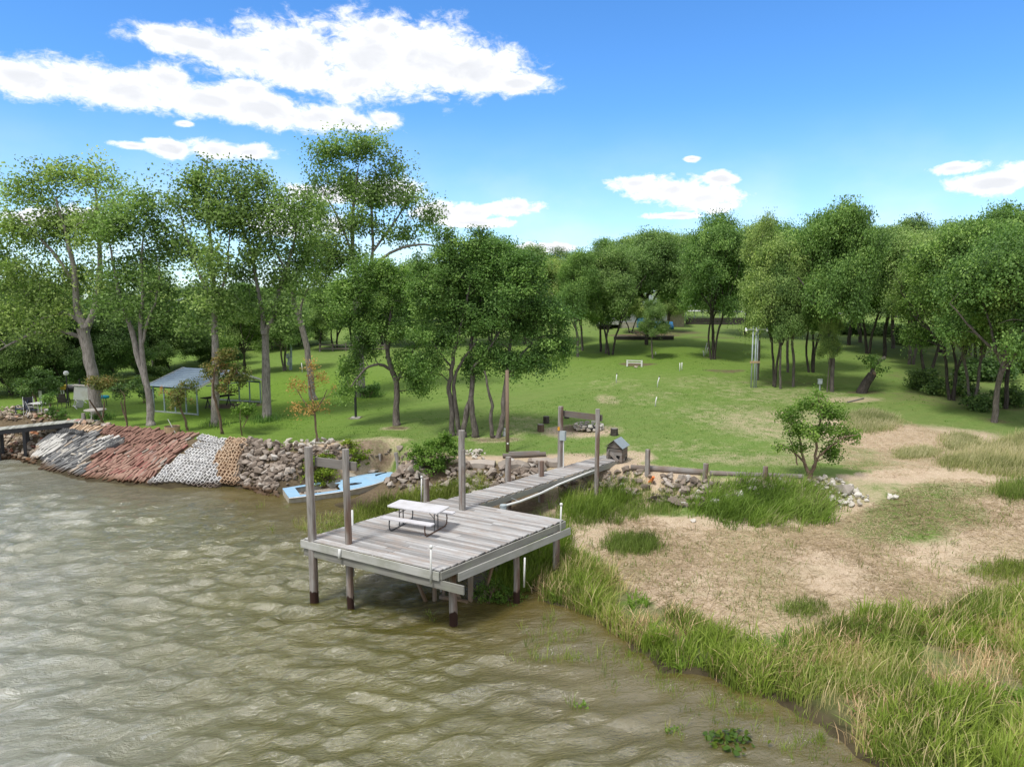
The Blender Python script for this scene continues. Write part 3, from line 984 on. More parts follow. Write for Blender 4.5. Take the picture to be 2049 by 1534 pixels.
# ------------------------------------------------------------------ trees
class TreeGeo:
    def __init__(self, seed):
        self.r = np.random.default_rng(seed)
        self.wv, self.wq, self.nw = [], [], 0
        self.lv, self.lt = [], []
        self.skel = []          # (x, y, z, radius)

    def limb(self, pts, rad, n=6, skel=True, wob=0.0):
        pts = np.asarray(pts, float)
        rad = np.asarray(rad, float)
        # resample smoothly
        if len(pts) > 2:
            t = np.arange(len(pts))
            tt = np.linspace(0, len(pts) - 1, (len(pts) - 1) * 3 + 1)
            P = np.zeros((len(tt), 3))
            for i, q in enumerate(tt):
                k = int(min(q, len(pts) - 2))
                f = q - k
                p0, p1, p2, p3 = pts[max(k - 1, 0)], pts[k], pts[k + 1], pts[min(k + 2, len(pts) - 1)]
                P[i] = 0.5 * ((2 * p1) + (-p0 + p2) * f + (2 * p0 - 5 * p1 + 4 * p2 - p3) * f * f + (-p0 + 3 * p1 - 3 * p2 + p3) * f ** 3)
            R = np.interp(tt, t, rad)
        else:
            P, R = pts, rad
        if wob:
            P[1:-1] += self.r.normal(0, wob, (len(P) - 2, 3))
        ring = []
        ref = np.array([1.0, 0.1, 0])
        for i in range(len(P)):
            d = P[min(i + 1, len(P) - 1)] - P[max(i - 1, 0)]
            d = d / (np.linalg.norm(d) + 1e-9)
            ref = ref - d * ref.dot(d)
            if np.linalg.norm(ref) < 1e-3:
                ref = np.cross(d, [0, 1, 0])
            ref = ref / np.linalg.norm(ref)
            b = np.cross(d, ref)
            a = np.arange(n) * 2 * math.pi / n
            k = R[i] * (1 + self.r.uniform(-.10, .10, n))
            ring.append(P[i] + (np.cos(a) * k)[:, None] * ref + (np.sin(a) * k)[:, None] * b)
        V = np.concatenate(ring)
        i0 = self.nw
        m = len(P)
        ii = np.arange(m * n).reshape(m, n) + i0
        q = np.stack([ii[:-1], np.roll(ii[:-1], -1, 1), np.roll(ii[1:], -1, 1), ii[1:]], -1).reshape(-1, 4)
        self.wv.append(V)
        self.wq.append(q)
        self.nw += len(V)
        if skel:
            self.skel += [(*p, r) for p, r in zip(P, R)]
        return P, R

    def leaves(self, c, n, spread, size, tint, up=0.55, out=None, jit=0.26):
        r = self.r
        p = np.asarray(c) + np.clip(r.normal(0, 1, (n, 3)), -1.75, 1.75) * np.asarray(spread)
        nrm = r.normal(0, 1, (n, 3)) * 0.75 + np.array([0, 0, up])
        if out is not None:
            o = p - np.asarray(out)
            nrm += 0.5 * o / (np.linalg.norm(o, axis=1)[:, None] + 1e-6)
        nrm /= np.linalg.norm(nrm, axis=1)[:, None]
        t = r.normal(0, 1, (n, 3)) - np.array([0, 0, 0.3])
        t -= nrm * (t * nrm).sum(1)[:, None]
        t /= np.linalg.norm(t, axis=1)[:, None] + 1e-9
        b = np.cross(nrm, t)
        s = size * r.uniform(0.65, 1.3, n)[:, None]
        v = np.stack([p - t * s * .5, p + b * s * .36 + t * s * 0.05, p + t * s * .5, p - b * s * .36 + t * s * .05], 1)
        self.lv.append(v.reshape(-1, 3))
        self.lt.append(np.clip(tint + r.normal(0, jit * 0.5, n), 0, 1))

    def clumps(self, cells, density, leaf, lean=0.0, branch=True, rmin=0.012, clump_r=0.55, start=0.25, fill=0.55, tint_v=0.22, flat=0.72, droop=0.0, bend=0.35):
        """cells: (x, y, z, rx, ry, rz) crown lobes; scatters leafy twig ends through them and ties each to the wood"""
        r = self.r
        pts = []
        lo = min(c[2] - c[5] for c in cells)
        hi = max(c[2] + c[5] for c in cells)
        for (x, y, z, rx, ry, rz) in cells:
            vol = rx * ry * rz
            n = max(4, int(density * vol ** (2 / 3.0)))
            d = r.normal(0, 1, (n, 3))
            d /= np.linalg.norm(d, axis=1)[:, None]
            d[:, 2] = np.where(d[:, 2] < -0.55, -d[:, 2] * 0.6, d[:, 2])
            k = r.uniform(fill, 1.0, n) ** 0.8
            pts.append(np.array([x, y, z]) + d * k[:, None] * np.array([rx, ry, rz]))
        pts = np.concatenate(pts)
        cen = np.mean([c[:3] for c in cells], axis=0)
        pts = pts[np.argsort(np.linalg.norm(pts[:, :2] - cen[:2], axis=1) + 0.4 * pts[:, 2])]
        sk = np.array(self.skel)
        zmin = sk[:, 2].min() + start * (sk[:, 2].max() - sk[:, 2].min())
        for p in pts:
            if branch:
                d = sk[:, :3] - p
                cost = np.linalg.norm(d, axis=1) + np.maximum(0, d[:, 2] + 0.15) * 1.6 + np.where(sk[:, 2] < zmin, 6, 0) + np.where(sk[:, 3] < 0.012, 0.5, 0)
                j = int(cost.argmin())
                a = sk[j]
                L = np.linalg.norm(p - a[:3])
                if L > 0.25:
                    mid = (a[:3] + p) / 2 + r.normal(0, 0.07 * L, 3)
                    mid[2] += bend * 0.25 * L
                    r0 = max(min(a[3] * 0.62, 0.012 + 0.020 * L), rmin)
                    P, R = self.limb([a[:3], mid, p], [r0, r0 * 0.65, rmin * 0.6], n=4 if r0 < 0.03 else 5, skel=False)
                    new = np.array([(*q, s) for q, s in zip(P[2:], R[2:])])
                    sk = np.vstack([sk, new])
            hgt = (p[2] - lo) / (hi - lo + 1e-6)
            t0 = 0.45 + r.normal(0, tint_v)
            m = int(leaf[1] * r.uniform(0.6, 1.4))
            cr = clump_r * r.uniform(0.55, 1.4)
            m = int(m * (cr / clump_r) ** 1.6)
            if branch and L > 0.8:      # leafy shoots along the outer half of the branch
                for q in P[len(P) // 2:-1:2]:
                    self.leaves(q + r.normal(0, .12, 3), max(4, m // 6), (cr * .40, cr * .40, cr * .34), leaf[0], t0, out=cen)
            self.leaves(p, m, (cr * 0.56 * r.uniform(.6, 1.4), cr * 0.56 * r.uniform(.6, 1.4), cr * 0.56 * flat * r.uniform(.6, 1.3)), leaf[0], t0 + .10 * (hgt - .5), out=cen)
            if droop and r.random() < droop:
                self.leaves(p - np.array([0, 0, cr * 0.8]), m // 3, (cr * .35, cr * .35, cr * .6), leaf[0], t0)

    def wood_mesh(self, bark):
        return np_mesh('trunk', np.concatenate(self.wv), np.concatenate(self.wq), mat=bark, smooth=True)

    def leaf_mesh(self, mat, name='crown'):
        v = np.concatenate(self.lv)
        q = np.arange(len(v)).reshape(-1, 4)
        return np_mesh(name, v, q, mat=mat, tint=np.concatenate(self.lt))

    def build(self, name, label, cat, loc, bark, leafm, group=None, crown='crown', trunk='trunk'):
        t = thing(name, label, cat, loc, 0, group)
        if self.wv:
            link(trunk, self.wood_mesh(bark), t)
        if self.lv:
            link(crown, self.leaf_mesh(leafm, crown), t)
        return t


LEAF_COUNT = [0]


def traced_tree(name, label, base, trunks, crown, bark, leafm, seed, leaf=(0.2, 60), density=16, group=None, depth=None,
                cat='tree', slim=1.0, ydepth=1.0, **kw):
    """a tree whose limbs and crown lobes are measured in the picture, at the depth of its foot"""
    B = g1(*base)
    y0 = B.y
    px = B.y / F_PX * 1.02
    G = TreeGeo(seed)
    r = G.r

    def loc(u, v, dy=0.0):
        p = at_y(u, v, y0)
        return np.array([p.x - B.x, dy, p.z - B.z])
    for tr in trunks:
        n = len(tr)
        amp = r.normal(0, 0.35)
        pts, rad = [], []
        for i, q in enumerate(tr):
            dy = q[3] * px if len(q) > 3 else amp * (i / max(1, n - 1)) * 1.2
            pts.append(loc(q[0], q[1], dy))
            rad.append(q[2] * px * slim)
        if tr[0][:2] == base or abs(tr[0][1] - base[1]) < 8:
            p0 = pts[0].copy()
            p0[2] = min(p0[2], 0) - 0.35
            pts = [p0, pts[0] + np.array([0, 0, 0.05])] + [pts[0] * 0.82 + pts[1] * 0.18] + pts[1:]
            rad = [rad[0] * 1.4, rad[0] * 1.25, rad[0]] + rad[1:]
        G.limb(pts, rad, n=9, wob=0.02)
    cells = []
    for q in crown:
        u, v, ru, rv = q[:4]
        dy = (q[4] if len(q) > 4 else r.uniform(-0.5, 0.5) * ru * ydepth) * px
        c = loc(u, v)
        cells.append((c[0], dy, c[2], ru * px, (ru + rv) / 2 * px * 0.95 * ydepth, rv * px))
    G.clumps(cells, density, leaf, **kw)
    t = G.build(name, label, cat, B, bark, leafm, group)
    LEAF_COUNT[0] += sum(len(x) for x in G.lt)
    return t


CW = dict(bark='bark_pale', leafm='leaf_cottonwood', leaf=(0.170, 140), density=8.2, clump_r=0.82, fill=0.2, tint_v=0.26, flat=1.0, rmin=0.022)
traced_tree('cottonwood_tree', 'thick pale cottonwood forking twice, behind the white plastic chair', (195, 836),
            [[(195, 836, 14), (189, 760, 13), (181, 705, 12), (171, 655, 11.5)],
             [(171, 660, 9.5), (155, 618, 8), (149, 540, 6), (132, 470, 4), (112, 395, 2)],
             [(172, 662, 9), (191, 605, 7), (196, 540, 5.5), (190, 450, 4), (182, 375, 2)],
             [(168, 648, 5), (135, 628, 4), (95, 636, 3), (62, 662, 2)],
             [(152, 575, 5), (118, 520, 4), (75, 470, 2.5), (40, 430, 1.5)],
             [(170, 680, 5), (130, 662, 4), (70, 668, 3), (10, 700, 1.5)]],
            [(55, 395, 58, 45), (118, 356, 55, 36), (182, 365, 45, 38), (28, 470, 50, 50), (105, 465, 60, 48), (180, 465, 45, 50),
             (45, 560, 60, 42), (125, 560, 52, 40), (90, 612, 60, 34), (205, 590, 40, 40), (225, 430, 30, 40), (30, 640, 45, 45), (110, 655, 50, 20), (-40, 520, 60, 70)], seed=101, slim=.86, **CW)
traced_tree('cottonwood_tree', 'two-stemmed cottonwood leaning left beside the open carport', (302, 851),
            [[(302, 851, 12.5), (297, 785, 11), (276, 722, 9.5), (262, 665, 8), (240, 605, 6.5), (226, 550, 4.5), (214, 485, 2)],
             [(294, 772, 8.5), (286, 720, 8), (281, 650, 7), (285, 580, 5), (282, 500, 3), (292, 430, 1.5)],
             [(284, 690, 5), (300, 640, 4), (322, 590, 3), (330, 540, 1.5)]],
            [(230, 465, 48, 45), (285, 425, 55, 45), (300, 510, 52, 50), (235, 548, 42, 45), (320, 580, 38, 40), (262, 620, 34, 30), (330, 470, 34, 40), (325, 645, 36, 36), (215, 610, 34, 30)], seed=102, slim=.60, **CW)
traced_tree('cottonwood_tree', 'straight slender cottonwood standing at the near end of the carport', (430, 852),
            [[(430, 853, 13.5), (430, 760, 12), (427, 650, 10), (424, 590, 8), (419, 520, 6), (410, 430, 3.5), (400, 365, 1.5)],
             [(425, 600, 6), (391, 530, 4), (370, 465, 3), (352, 390, 1.5)], [(426, 612, 5.5), (449, 560, 4), (457, 500, 2.5), (455, 420, 1.5)]],
            [(380, 372, 50, 40), (435, 352, 58, 34), (352, 425, 38, 45), (415, 430, 60, 48), (472, 392, 40, 42), (375, 515, 42, 45), (440, 530, 44, 48), (400, 600, 38, 36), (485, 450, 30, 40), (395, 655, 36, 28), (455, 610, 34, 30)], seed=103, slim=.60, **CW)
traced_tree('cottonwood_tree', 'cottonwood forked into a V at half height, grass tufts round its foot', (533, 840),
            [[(533, 841, 15), (531, 740, 13), (528, 662, 11)],
             [(530, 668, 8.5), (549, 622, 8), (557, 580, 7), (574, 530, 5), (589, 470, 3.5), (586, 400, 1.5)],
             [(527, 668, 8), (523, 620, 7), (512, 560, 6), (500, 500, 5), (471, 430, 3), (455, 375, 1.5)],
             [(572, 540, 4), (545, 480, 3), (535, 400, 1.5)]],
            [(515, 372, 40, 36), (482, 445, 40, 45), (556, 425, 48, 46), (538, 505, 48, 45), (598, 455, 45, 45), (605, 520, 42, 44), (560, 565, 48, 38), (486, 560, 38, 42), (612, 400, 36, 36), (480, 620, 40, 36), (565, 625, 34, 34)], seed=104, slim=.60, **CW)
traced_tree('cottonwood_tree', 'cottonwood with a bare trunk leaning left behind the orange sapling', (627, 800),
            [[(627, 800, 11), (619, 735, 10), (611, 680, 9.5), (597, 632, 9), (588, 600, 8), (592, 560, 6), (615, 510, 4), (640, 450, 2)],
             [(600, 640, 5), (606, 600, 4), (625, 560, 2.5), (650, 520, 1.5)]],
            [(640, 435, 42, 36), (628, 505, 42, 44), (655, 560, 38, 40), (595, 575, 38, 30), (668, 500, 34, 38)], seed=105, slim=.60, **CW)
CW2 = dict(CW)
CW2.update(density=7.6, leaf=(0.18, 125))
traced_tree('cottonwood_tree', 'tallest cottonwood, rising high above the dark oaks', (722, 792),
            [[(722, 793, 15), (719, 700, 13), (715, 640, 12), (711, 560, 9.5), (703, 500, 7), (705, 420, 5), (714, 335, 2)],
             [(714, 600, 6.5), (744, 520, 5), (741, 420, 4), (736, 345, 1.5)], [(716, 580, 6), (760, 520, 5), (828, 490, 4), (884, 494, 2)],
             [(702, 500, 4.5), (672, 430, 3.2), (640, 375, 1.5)], [(745, 505, 4), (790, 440, 3), (820, 390, 1.5)]],
            [(645, 312, 40, 34), (695, 300, 46, 28), (748, 308, 46, 34), (785, 345, 36, 34), (690, 375, 45, 40), (752, 392, 50, 46), (822, 408, 38, 40), (858, 445, 26, 34),
             (722, 455, 50, 38), (800, 468, 48, 22), (690, 525, 48, 36), (640, 355, 26, 32)], seed=106, slim=.60, **CW2)
traced_tree('cottonwood_tree', 'pale trunk standing farther back, half hidden by the two-stemmed cottonwood', (309, 736),
            [[(309, 737, 7), (302, 690, 6), (297, 640, 5.5), (300, 590, 4), (305, 540, 2)]], [(300, 570, 40, 50), (330, 610, 30, 34)], seed=107, slim=.60, **CW)

OK_ = dict(bark='bark_grey', leafm='leaf_oak', leaf=(0.115, 125), density=26, clump_r=0.46, fill=0.35, tint_v=0.26, flat=0.75, rmin=0.010, droop=0.25)
traced_tree('oak_tree', 'single-trunked oak leaning left, its boughs hanging over the thin dark lamp post', (793, 851),
            [[(793, 852, 10), (794, 795, 8.5), (792, 760, 8), (783, 735, 7), (776, 700, 6), (781, 640, 4.5), (790, 570, 2)],
             [(783, 740, 5), (760, 727, 4), (735, 737, 3), (712, 768, 1.5)], [(793, 765, 5), (815, 720, 4), (840, 680, 2.5)], [(777, 690, 4), (740, 640, 3), (710, 590, 1.5)]],
            [(755, 555, 62, 46), (700, 600, 50, 55), (738, 655, 55, 42), (805, 600, 60, 55), (820, 675, 52, 44), (700, 742, 24, 36), (690, 785, 14, 20), (812, 740, 26, 40), (835, 770, 24, 44), (725, 700, 34, 30)], seed=111, slim=0.70, **OK_)
traced_tree('oak_tree', 'two-stemmed oak nearest the green bush, crown in the middle of the clump', (910, 872),
            [[(905, 873, 10), (903, 805, 9), (899, 775, 8), (905, 740, 7.5), (912, 690, 6), (932, 620, 4.5), (945, 550, 2)],
             [(919, 873, 8.5), (913, 812, 7.5), (908, 770, 6), (920, 730, 5), (955, 680, 3)], [(905, 735, 4), (870, 690, 3), (845, 650, 1.5)]],
            [(885, 535, 62, 46), (935, 500, 54, 32), (868, 600, 56, 52), (935, 585, 62, 52), (870, 680, 52, 42), (855, 735, 30, 40), (920, 650, 50, 40), (880, 470, 30, 18)], seed=112, slim=0.56, **OK_)
traced_tree('oak_tree', 'oak whose stem splits in an A shape, right of the two-stemmed oak', (946, 875),
            [[(927, 869, 8.5), (931, 832, 9), (940, 800, 9), (945, 755, 8), (941, 690, 6), (960, 610, 4), (975, 540, 2)],
             [(951, 876, 11), (946, 825, 9.5), (942, 792, 8.5)], [(943, 740, 5), (985, 690, 3.5), (1010, 640, 2)]],
            [(985, 560, 62, 50), (1000, 505, 48, 34), (960, 640, 55, 46), (1010, 625, 52, 48), (975, 715, 40, 30), (945, 745, 26, 30), (968, 470, 28, 14)], seed=113, slim=0.60, **OK_)
traced_tree('oak_tree', 'oak with two curved trunks beside the tall brown pole', (991, 876),
            [[(986, 877, 8), (982, 842, 6.5), (985, 812, 5.5), (978, 782, 4.5), (970, 740, 3)],
             [(995, 877, 9.5), (1005, 842, 9.5), (1009, 790, 8), (1016, 740, 7), (1022, 680, 5), (1045, 610, 3.5), (1055, 550, 1.5)], [(1014, 745, 5), (1050, 700, 3.5), (1090, 670, 2)]],
            [(1052, 570, 56, 44), (1075, 640, 52, 46), (1100, 700, 36, 40), (1030, 660, 55, 46), (1028, 735, 40, 44), (1075, 725, 30, 34), (1108, 640, 32, 40), (1045, 525, 45, 26)], seed=114, slim=0.56, **OK_)

SAP = dict(bark='twig_brown', cat='sapling', rmin=0.006, clump_r=0.26, fill=0.2, flat=0.9)
traced_tree('sapling', 'young tree with orange leaves at the top of the rubble bank', (636, 888),
            [[(636, 890, 2.2), (632, 845, 2), (626, 800, 1.6), (618, 750, 1)], [(630, 830, 1.4), (600, 795, 1), (585, 775, .6)], [(629, 825, 1.3), (648, 800, 1), (662, 775, .6)]],
            [(600, 775, 26, 26), (640, 765, 28, 32), (610, 815, 30, 26), (645, 815, 22, 22), (622, 735, 20, 20)], leafm='leaf_orange', seed=121, leaf=(0.10, 26), density=26, **SAP)
traced_tree('sapling', 'twisted-stem sapling with rusty lower leaves in front of the straight cottonwood', (444, 868),
            [[(445, 869, 3), (443, 835, 2.6), (437, 800, 2.4), (436, 780, 2.2), (440, 740, 1.6)], [(436, 785, 1.8), (465, 760, 1.2), (480, 740, .8)]],
            [(430, 750, 32, 26), (470, 748, 30, 30), (450, 722, 30, 24), (485, 765, 18, 22), (455, 780, 34, 16)], leafm='leaf_rust', seed=122, leaf=(0.12, 55), density=26, **SAP)
traced_tree('sapling', 'reddish crepe myrtle in front of the carport posts', (375, 862),
            [[(375, 863, 2.2), (371, 835, 2), (366, 815, 1.6), (360, 790, 1)]],
            [(345, 790, 22, 20), (370, 778, 24, 18), (365, 805, 26, 16)], leafm='leaf_rust', seed=123, leaf=(0.11, 60), density=28, **SAP)
traced_tree('sapling', 'green V-stemmed crepe myrtle left of the two-stemmed cottonwood', (254, 856),
            [[(255, 857, 2), (252, 830, 1.8), (244, 805, 1.2)], [(254, 845, 1.8), (256, 815, 1.4), (262, 790, 1)]],
            [(250, 785, 24, 18), (268, 770, 20, 20), (238, 780, 18, 14)], leafm='leaf_dark', seed=124, leaf=(0.11, 75), density=28, **SAP)
traced_tree('sapling', 'bronze crepe myrtle in front of the thick pale cottonwood, over the round table', (206, 846),
            [[(207, 847, 2), (205, 820, 1.8), (200, 795, 1.2)], [(206, 835, 1.6), (210, 805, 1.2)]],
            [(200, 775, 24, 20), (220, 770, 22, 20), (186, 765, 16, 16)], leafm='leaf_rust', seed=125, leaf=(0.11, 75), density=28, **SAP)
traced_tree('sapling', 'small dark tree leaning over the patio table and chairs', (74, 812),
            [[(74, 813, 2), (70, 795, 1.8), (65, 780, 1.6), (62, 765, 1)]],
            [(60, 770, 26, 18), (85, 760, 26, 20), (105, 772, 20, 18), (72, 750, 22, 14)], leafm='leaf_dark', seed=126, leaf=(0.13, 80), density=26, **SAP)
traced_tree('sapling', 'small round-headed sapling tied to a stake', (487, 872),
            [[(485, 873, 1.2), (486, 850, 1.1), (490, 835, .9)], [(486, 855, 1), (494, 838, .8)]],
            [(482, 824, 12, 12), (500, 821, 13, 13), (491, 815, 12, 9)], leafm='leaf_bright', seed=127, leaf=(0.12, 60), density=30, **SAP)
MP = dict(SAP)
MP.update(clump_r=0.28)
traced_tree('leafy_tree', 'young bright green tree with several thin stems on the stone bank', (1622, 962),
            [[(1622, 964, 4), (1618, 945, 3.6), (1612, 930, 3), (1606, 905, 2.4), (1600, 870, 1.6), (1580, 845, 1)],
             [(1621, 955, 4), (1630, 925, 3), (1632, 880, 2.4), (1640, 830, 1.6), (1636, 800, .8)],
             [(1613, 930, 2.4), (1590, 905, 1.8), (1565, 890, 1)], [(1626, 935, 2.6), (1645, 900, 2), (1672, 875, 1.4), (1700, 865, .8)], [(1596, 930, 1.6), (1592, 905, 1.3), (1584, 880, .8)]],
            [(1580, 835, 30, 26), (1630, 815, 34, 24), (1665, 835, 26, 24), (1605, 862, 34, 26), (1650, 868, 36, 26), (1695, 872, 24, 20), (1560, 895, 20, 12), (1660, 905, 26, 16), (1675, 915, 16, 12), (1632, 795, 16, 10), (1595, 898, 22, 14)],
            leafm='leaf_bright', seed=128, leaf=(0.095, 58), density=60, **MP)


def shrub(name, label, base, cells, leafm, seed, leaf, density, clump_r=0.2, bark='twig_brown', cat='shrub', group=None, stems=5, **kw):
    B = g1(*base)
    px = B.y / F_PX * 1.02
    G = TreeGeo(seed)
    cs = []
    for (u, v, ru, rv) in cells:
        p = at_y(u, v, B.y)
        cs.append((p.x - B.x, G.r.uniform(-.2, .2) * ru * px, max(p.z - B.z, 0.05), ru * px, (ru + rv) / 2 * px, rv * px))
    for k in range(stems):
        c = cs[k % len(cs)]
        a = G.r.uniform(-0.12, 0.12, 2)
        G.limb([(a[0], a[1], -0.1), (c[0] * .5 + a[0], c[1] * .5 + a[1], c[2] * 0.5), (c[0], c[1], c[2])], [0.022, 0.016, 0.008], n=5)
    G.clumps(cs, density, leaf, clump_r=clump_r, fill=0.3, rmin=0.005, start=0.0, **kw)
    LEAF_COUNT[0] += sum(len(x) for x in G.lt)
    return G.build(name, label, cat, B, bark, leafm, group, crown='foliage', trunk='stems')


shrub('bush', 'large dense green bush at the top of the rubble bank by the dock', (868, 945), [(868, 905, 48, 36), (835, 915, 26, 24), (890, 890, 34, 26), (868, 930, 46, 18)], 'leaf_bright', 131, (0.10, 60), 46, 0.22)
shrub('bush', 'yellow-green bush growing inside the wrecked blue boat', (640, 968), [(632, 925, 26, 22), (652, 945, 24, 24), (640, 960, 24, 16), (655, 915, 16, 12), (618, 950, 14, 20)], 'leaf_lime', 132, (0.10, 44), 50, 0.18)
shrub('bush', 'bright green bush between the frame posts behind the blue boat', (716, 938), [(712, 905, 28, 22), (722, 922, 22, 20), (698, 890, 16, 16), (708, 930, 18, 14)], 'leaf_lime', 133, (0.10, 46), 50, 0.18)
shrub('bush', 'dark rounded shrub at the foot of the tallest cottonwood', (738, 795), [(735, 780, 18, 13), (750, 776, 14, 12), (715, 782, 14, 10)], 'leaf_oak', 134, (0.12, 60), 34, 0.26)
shrub('bush', 'low shrub beside the carport behind the two-stemmed cottonwood', (288, 806), [(285, 790, 14, 14), (296, 786, 12, 14)], 'leaf_dark', 135, (0.13, 60), 34, 0.26)
shrub('bush', 'shrub behind the carport at the edge of the lawn', (322, 760), [(310, 742, 18, 16), (328, 745, 14, 14)], 'leaf_dark', 136, (0.14, 60), 34, 0.3)
shrub('bush', 'leafy clump beside the overturned white chair and dark patio chair', (112, 845), [(112, 822, 18, 14), (100, 800, 16, 18), (122, 832, 12, 10)], 'leaf_oak', 137, (0.12, 70), 34, 0.22)
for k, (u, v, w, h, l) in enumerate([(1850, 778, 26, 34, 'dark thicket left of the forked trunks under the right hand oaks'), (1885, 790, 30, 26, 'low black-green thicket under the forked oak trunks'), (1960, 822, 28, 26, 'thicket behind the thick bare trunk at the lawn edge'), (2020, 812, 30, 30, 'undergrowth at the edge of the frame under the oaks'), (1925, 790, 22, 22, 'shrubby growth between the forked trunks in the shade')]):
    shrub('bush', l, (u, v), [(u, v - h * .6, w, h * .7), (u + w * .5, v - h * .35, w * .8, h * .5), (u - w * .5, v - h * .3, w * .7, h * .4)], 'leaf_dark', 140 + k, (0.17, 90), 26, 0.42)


UL = ['low dark growth far behind the leaning stump', 'low dark growth beyond the forked-arm trunk', 'dim bushes beyond the ivy-clad trunk', 'bushes deep in the shade at the right edge', 'low bushes at the top of the lawn beyond the many-stemmed oak', 'thicket in the shade behind the pale stem pair']
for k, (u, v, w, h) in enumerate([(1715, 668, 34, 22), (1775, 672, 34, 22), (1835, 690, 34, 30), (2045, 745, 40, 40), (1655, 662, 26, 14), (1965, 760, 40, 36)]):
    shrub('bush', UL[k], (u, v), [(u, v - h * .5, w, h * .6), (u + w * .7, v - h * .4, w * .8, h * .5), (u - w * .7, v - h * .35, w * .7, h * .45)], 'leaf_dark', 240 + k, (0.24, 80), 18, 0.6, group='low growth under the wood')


# -------- oaks of the wood: a few grown forms, copied and fitted to their places
def oak_form(seed, stems, bark, leafm, h=10.0, rad=4.4, low=0.33, leaf=(0.150, 120), density=16, lean=0.0, bare=3, clump_r=0.72, tint_v=0.25):
    G = TreeGeo(seed)
    r = G.r
    tips = []
    for s in range(stems):
        a = r.uniform(0, 6.28) if stems == 1 else 6.28 * s / stems + r.uniform(-.5, .5)
        sp = (0.1 if stems == 1 else 0.5)
        b = np.array([math.cos(a) * sp * 0.45, math.sin(a) * sp * 0.45, -0.5])
        r0 = r.uniform(0.15, 0.21) / (stems ** 0.28)
        drift = np.array([math.cos(a), math.sin(a), 0]) * (r.uniform(.3, .8) if stems > 1 else r.uniform(0, .5))
        pts = [b, b + [0, 0, .55], b * [1, 1, 0] + drift * .5 + [r.normal(0, .12), r.normal(0, .12), h * low * .5], b * [1, 1, 0] + drift * 1.2 + [r.normal(0, .2), r.normal(0, .2), h * low],
               b * [1, 1, 0] + drift * 2.2 + [r.normal(0, .3), r.normal(0, .3), h * .62], b * [1, 1, 0] + drift * 3.0 + [0, 0, h * .85]]
        G.limb(pts, [r0 * 1.4, r0 * 1.05, r0 * .92, r0 * .8, r0 * .45, r0 * .15], n=8, wob=.03)
        fork = np.array(pts[3])
        nb = 3 if stems > 1 else 5
        for k in range(nb):
            aa = a + r.uniform(-1.5, 1.5) if stems > 1 else 6.28 * k / nb + r.uniform(-.5, .5)
            L = rad * r.uniform(.5, .85)
            e = fork + np.array([math.cos(aa) * L, math.sin(aa) * L, h * r.uniform(.14, .42)])
            mid = (fork + e) / 2 + np.array([0, 0, h * r.uniform(-.02, .05)])
            G.limb([fork + [0, 0, r.uniform(-.8, .6)], mid, e], [r0 * .55, r0 * .38, r0 * .15], n=6, wob=.06)
    for k in range(bare):      # bare grey twigs under the crown
        sk = G.skel[r.integers(len(G.skel) // 3, len(G.skel))]
        a = r.uniform(0, 6.28)
        L = r.uniform(.8, 2.0)
        e = np.array(sk[:3]) + np.array([math.cos(a) * L, math.sin(a) * L, r.uniform(-.5, .4)])
        G.limb([sk[:3], (np.array(sk[:3]) + e) / 2 + r.normal(0, .15, 3), e], [.03, .02, .008], n=4, skel=False)
    cells = []
    zc = h * (low + .02)
    ncell = 8
    for k in range(ncell):
        a = 6.28 * k / ncell + r.uniform(-.4, .4)
        d = rad * r.uniform(.42, .68)
        z = h * r.uniform(low + .14, .80)
        q = rad * r.uniform(.32, .5)
        cells.append((math.cos(a) * d, math.sin(a) * d, z, q, q, q * r.uniform(.6, .85)))
    for k in range(3):
        cells.append((r.normal(0, rad * .2), r.normal(0, rad * .2), h * r.uniform(.72, .90), rad * .42, rad * .42, h * .10))
    for k in range(4):
        a = 6.28 * k / 4 + r.uniform(-.6, .6)
        cells.append((math.cos(a) * rad * .7, math.sin(a) * rad * .7, h * r.uniform(low + .02, low + .18), rad * .25, rad * .25, h * .07))
    G.clumps(cells, density, leaf, clump_r=clump_r, fill=.25, tint_v=tint_v, flat=.7, rmin=.010, droop=.2, start=.3)
    LEAF_COUNT[0] += sum(len(x) for x in G.lt)
    return G.wood_mesh(bark), G.leaf_mesh(leafm), h, rad


FORMS = [oak_form(201, 1, 'bark_dark', 'leaf_elm'), oak_form(202, 2, 'bark_grey', 'leaf_elm'), oak_form(203, 3, 'bark_dark', 'leaf_oak'),
         oak_form(204, 1, 'bark_grey', 'leaf_oak', bare=8), oak_form(205, 2, 'bark_dark', 'leaf_elm', rad=3.9), oak_form(206, 1, 'bark_dark', 'leaf_dark', low=.25, rad=4.8),
         oak_form(207, 1, 'bark_grey', 'leaf_elm', rad=3.4, low=.36, bare=6), oak_form(208, 1, 'bark_dark', 'leaf_dark', low=.08, rad=4.6, density=13)]
rt_ = np.random.default_rng(77)


def fit_tree(form, base, top, half, label, group=None, name='oak_tree', rot=None, B=None, tilt=(0, 0)):
    wm, lm, h, rad = FORMS[form]
    if B is None:
        B = g1(*base)
    zt = at_y(base[0], top, B.y).z
    px = B.y / F_PX * 1.02
    t = thing(name, label, 'tree', (B.x, B.y, float(hz(B.x, B.y)) - 0.02), rt_.uniform(0, 6.28) if rot is None else rot, group)
    sz = max(2.0, zt - B.z) / h
    sx = half * px / rad * rt_.uniform(0.98, 1.15)
    t.rotation_euler.x, t.rotation_euler.y = tilt
    t.scale = (sx, sx, sz)
    link('trunk', wm, t)
    link('crown', lm, t)
    return t


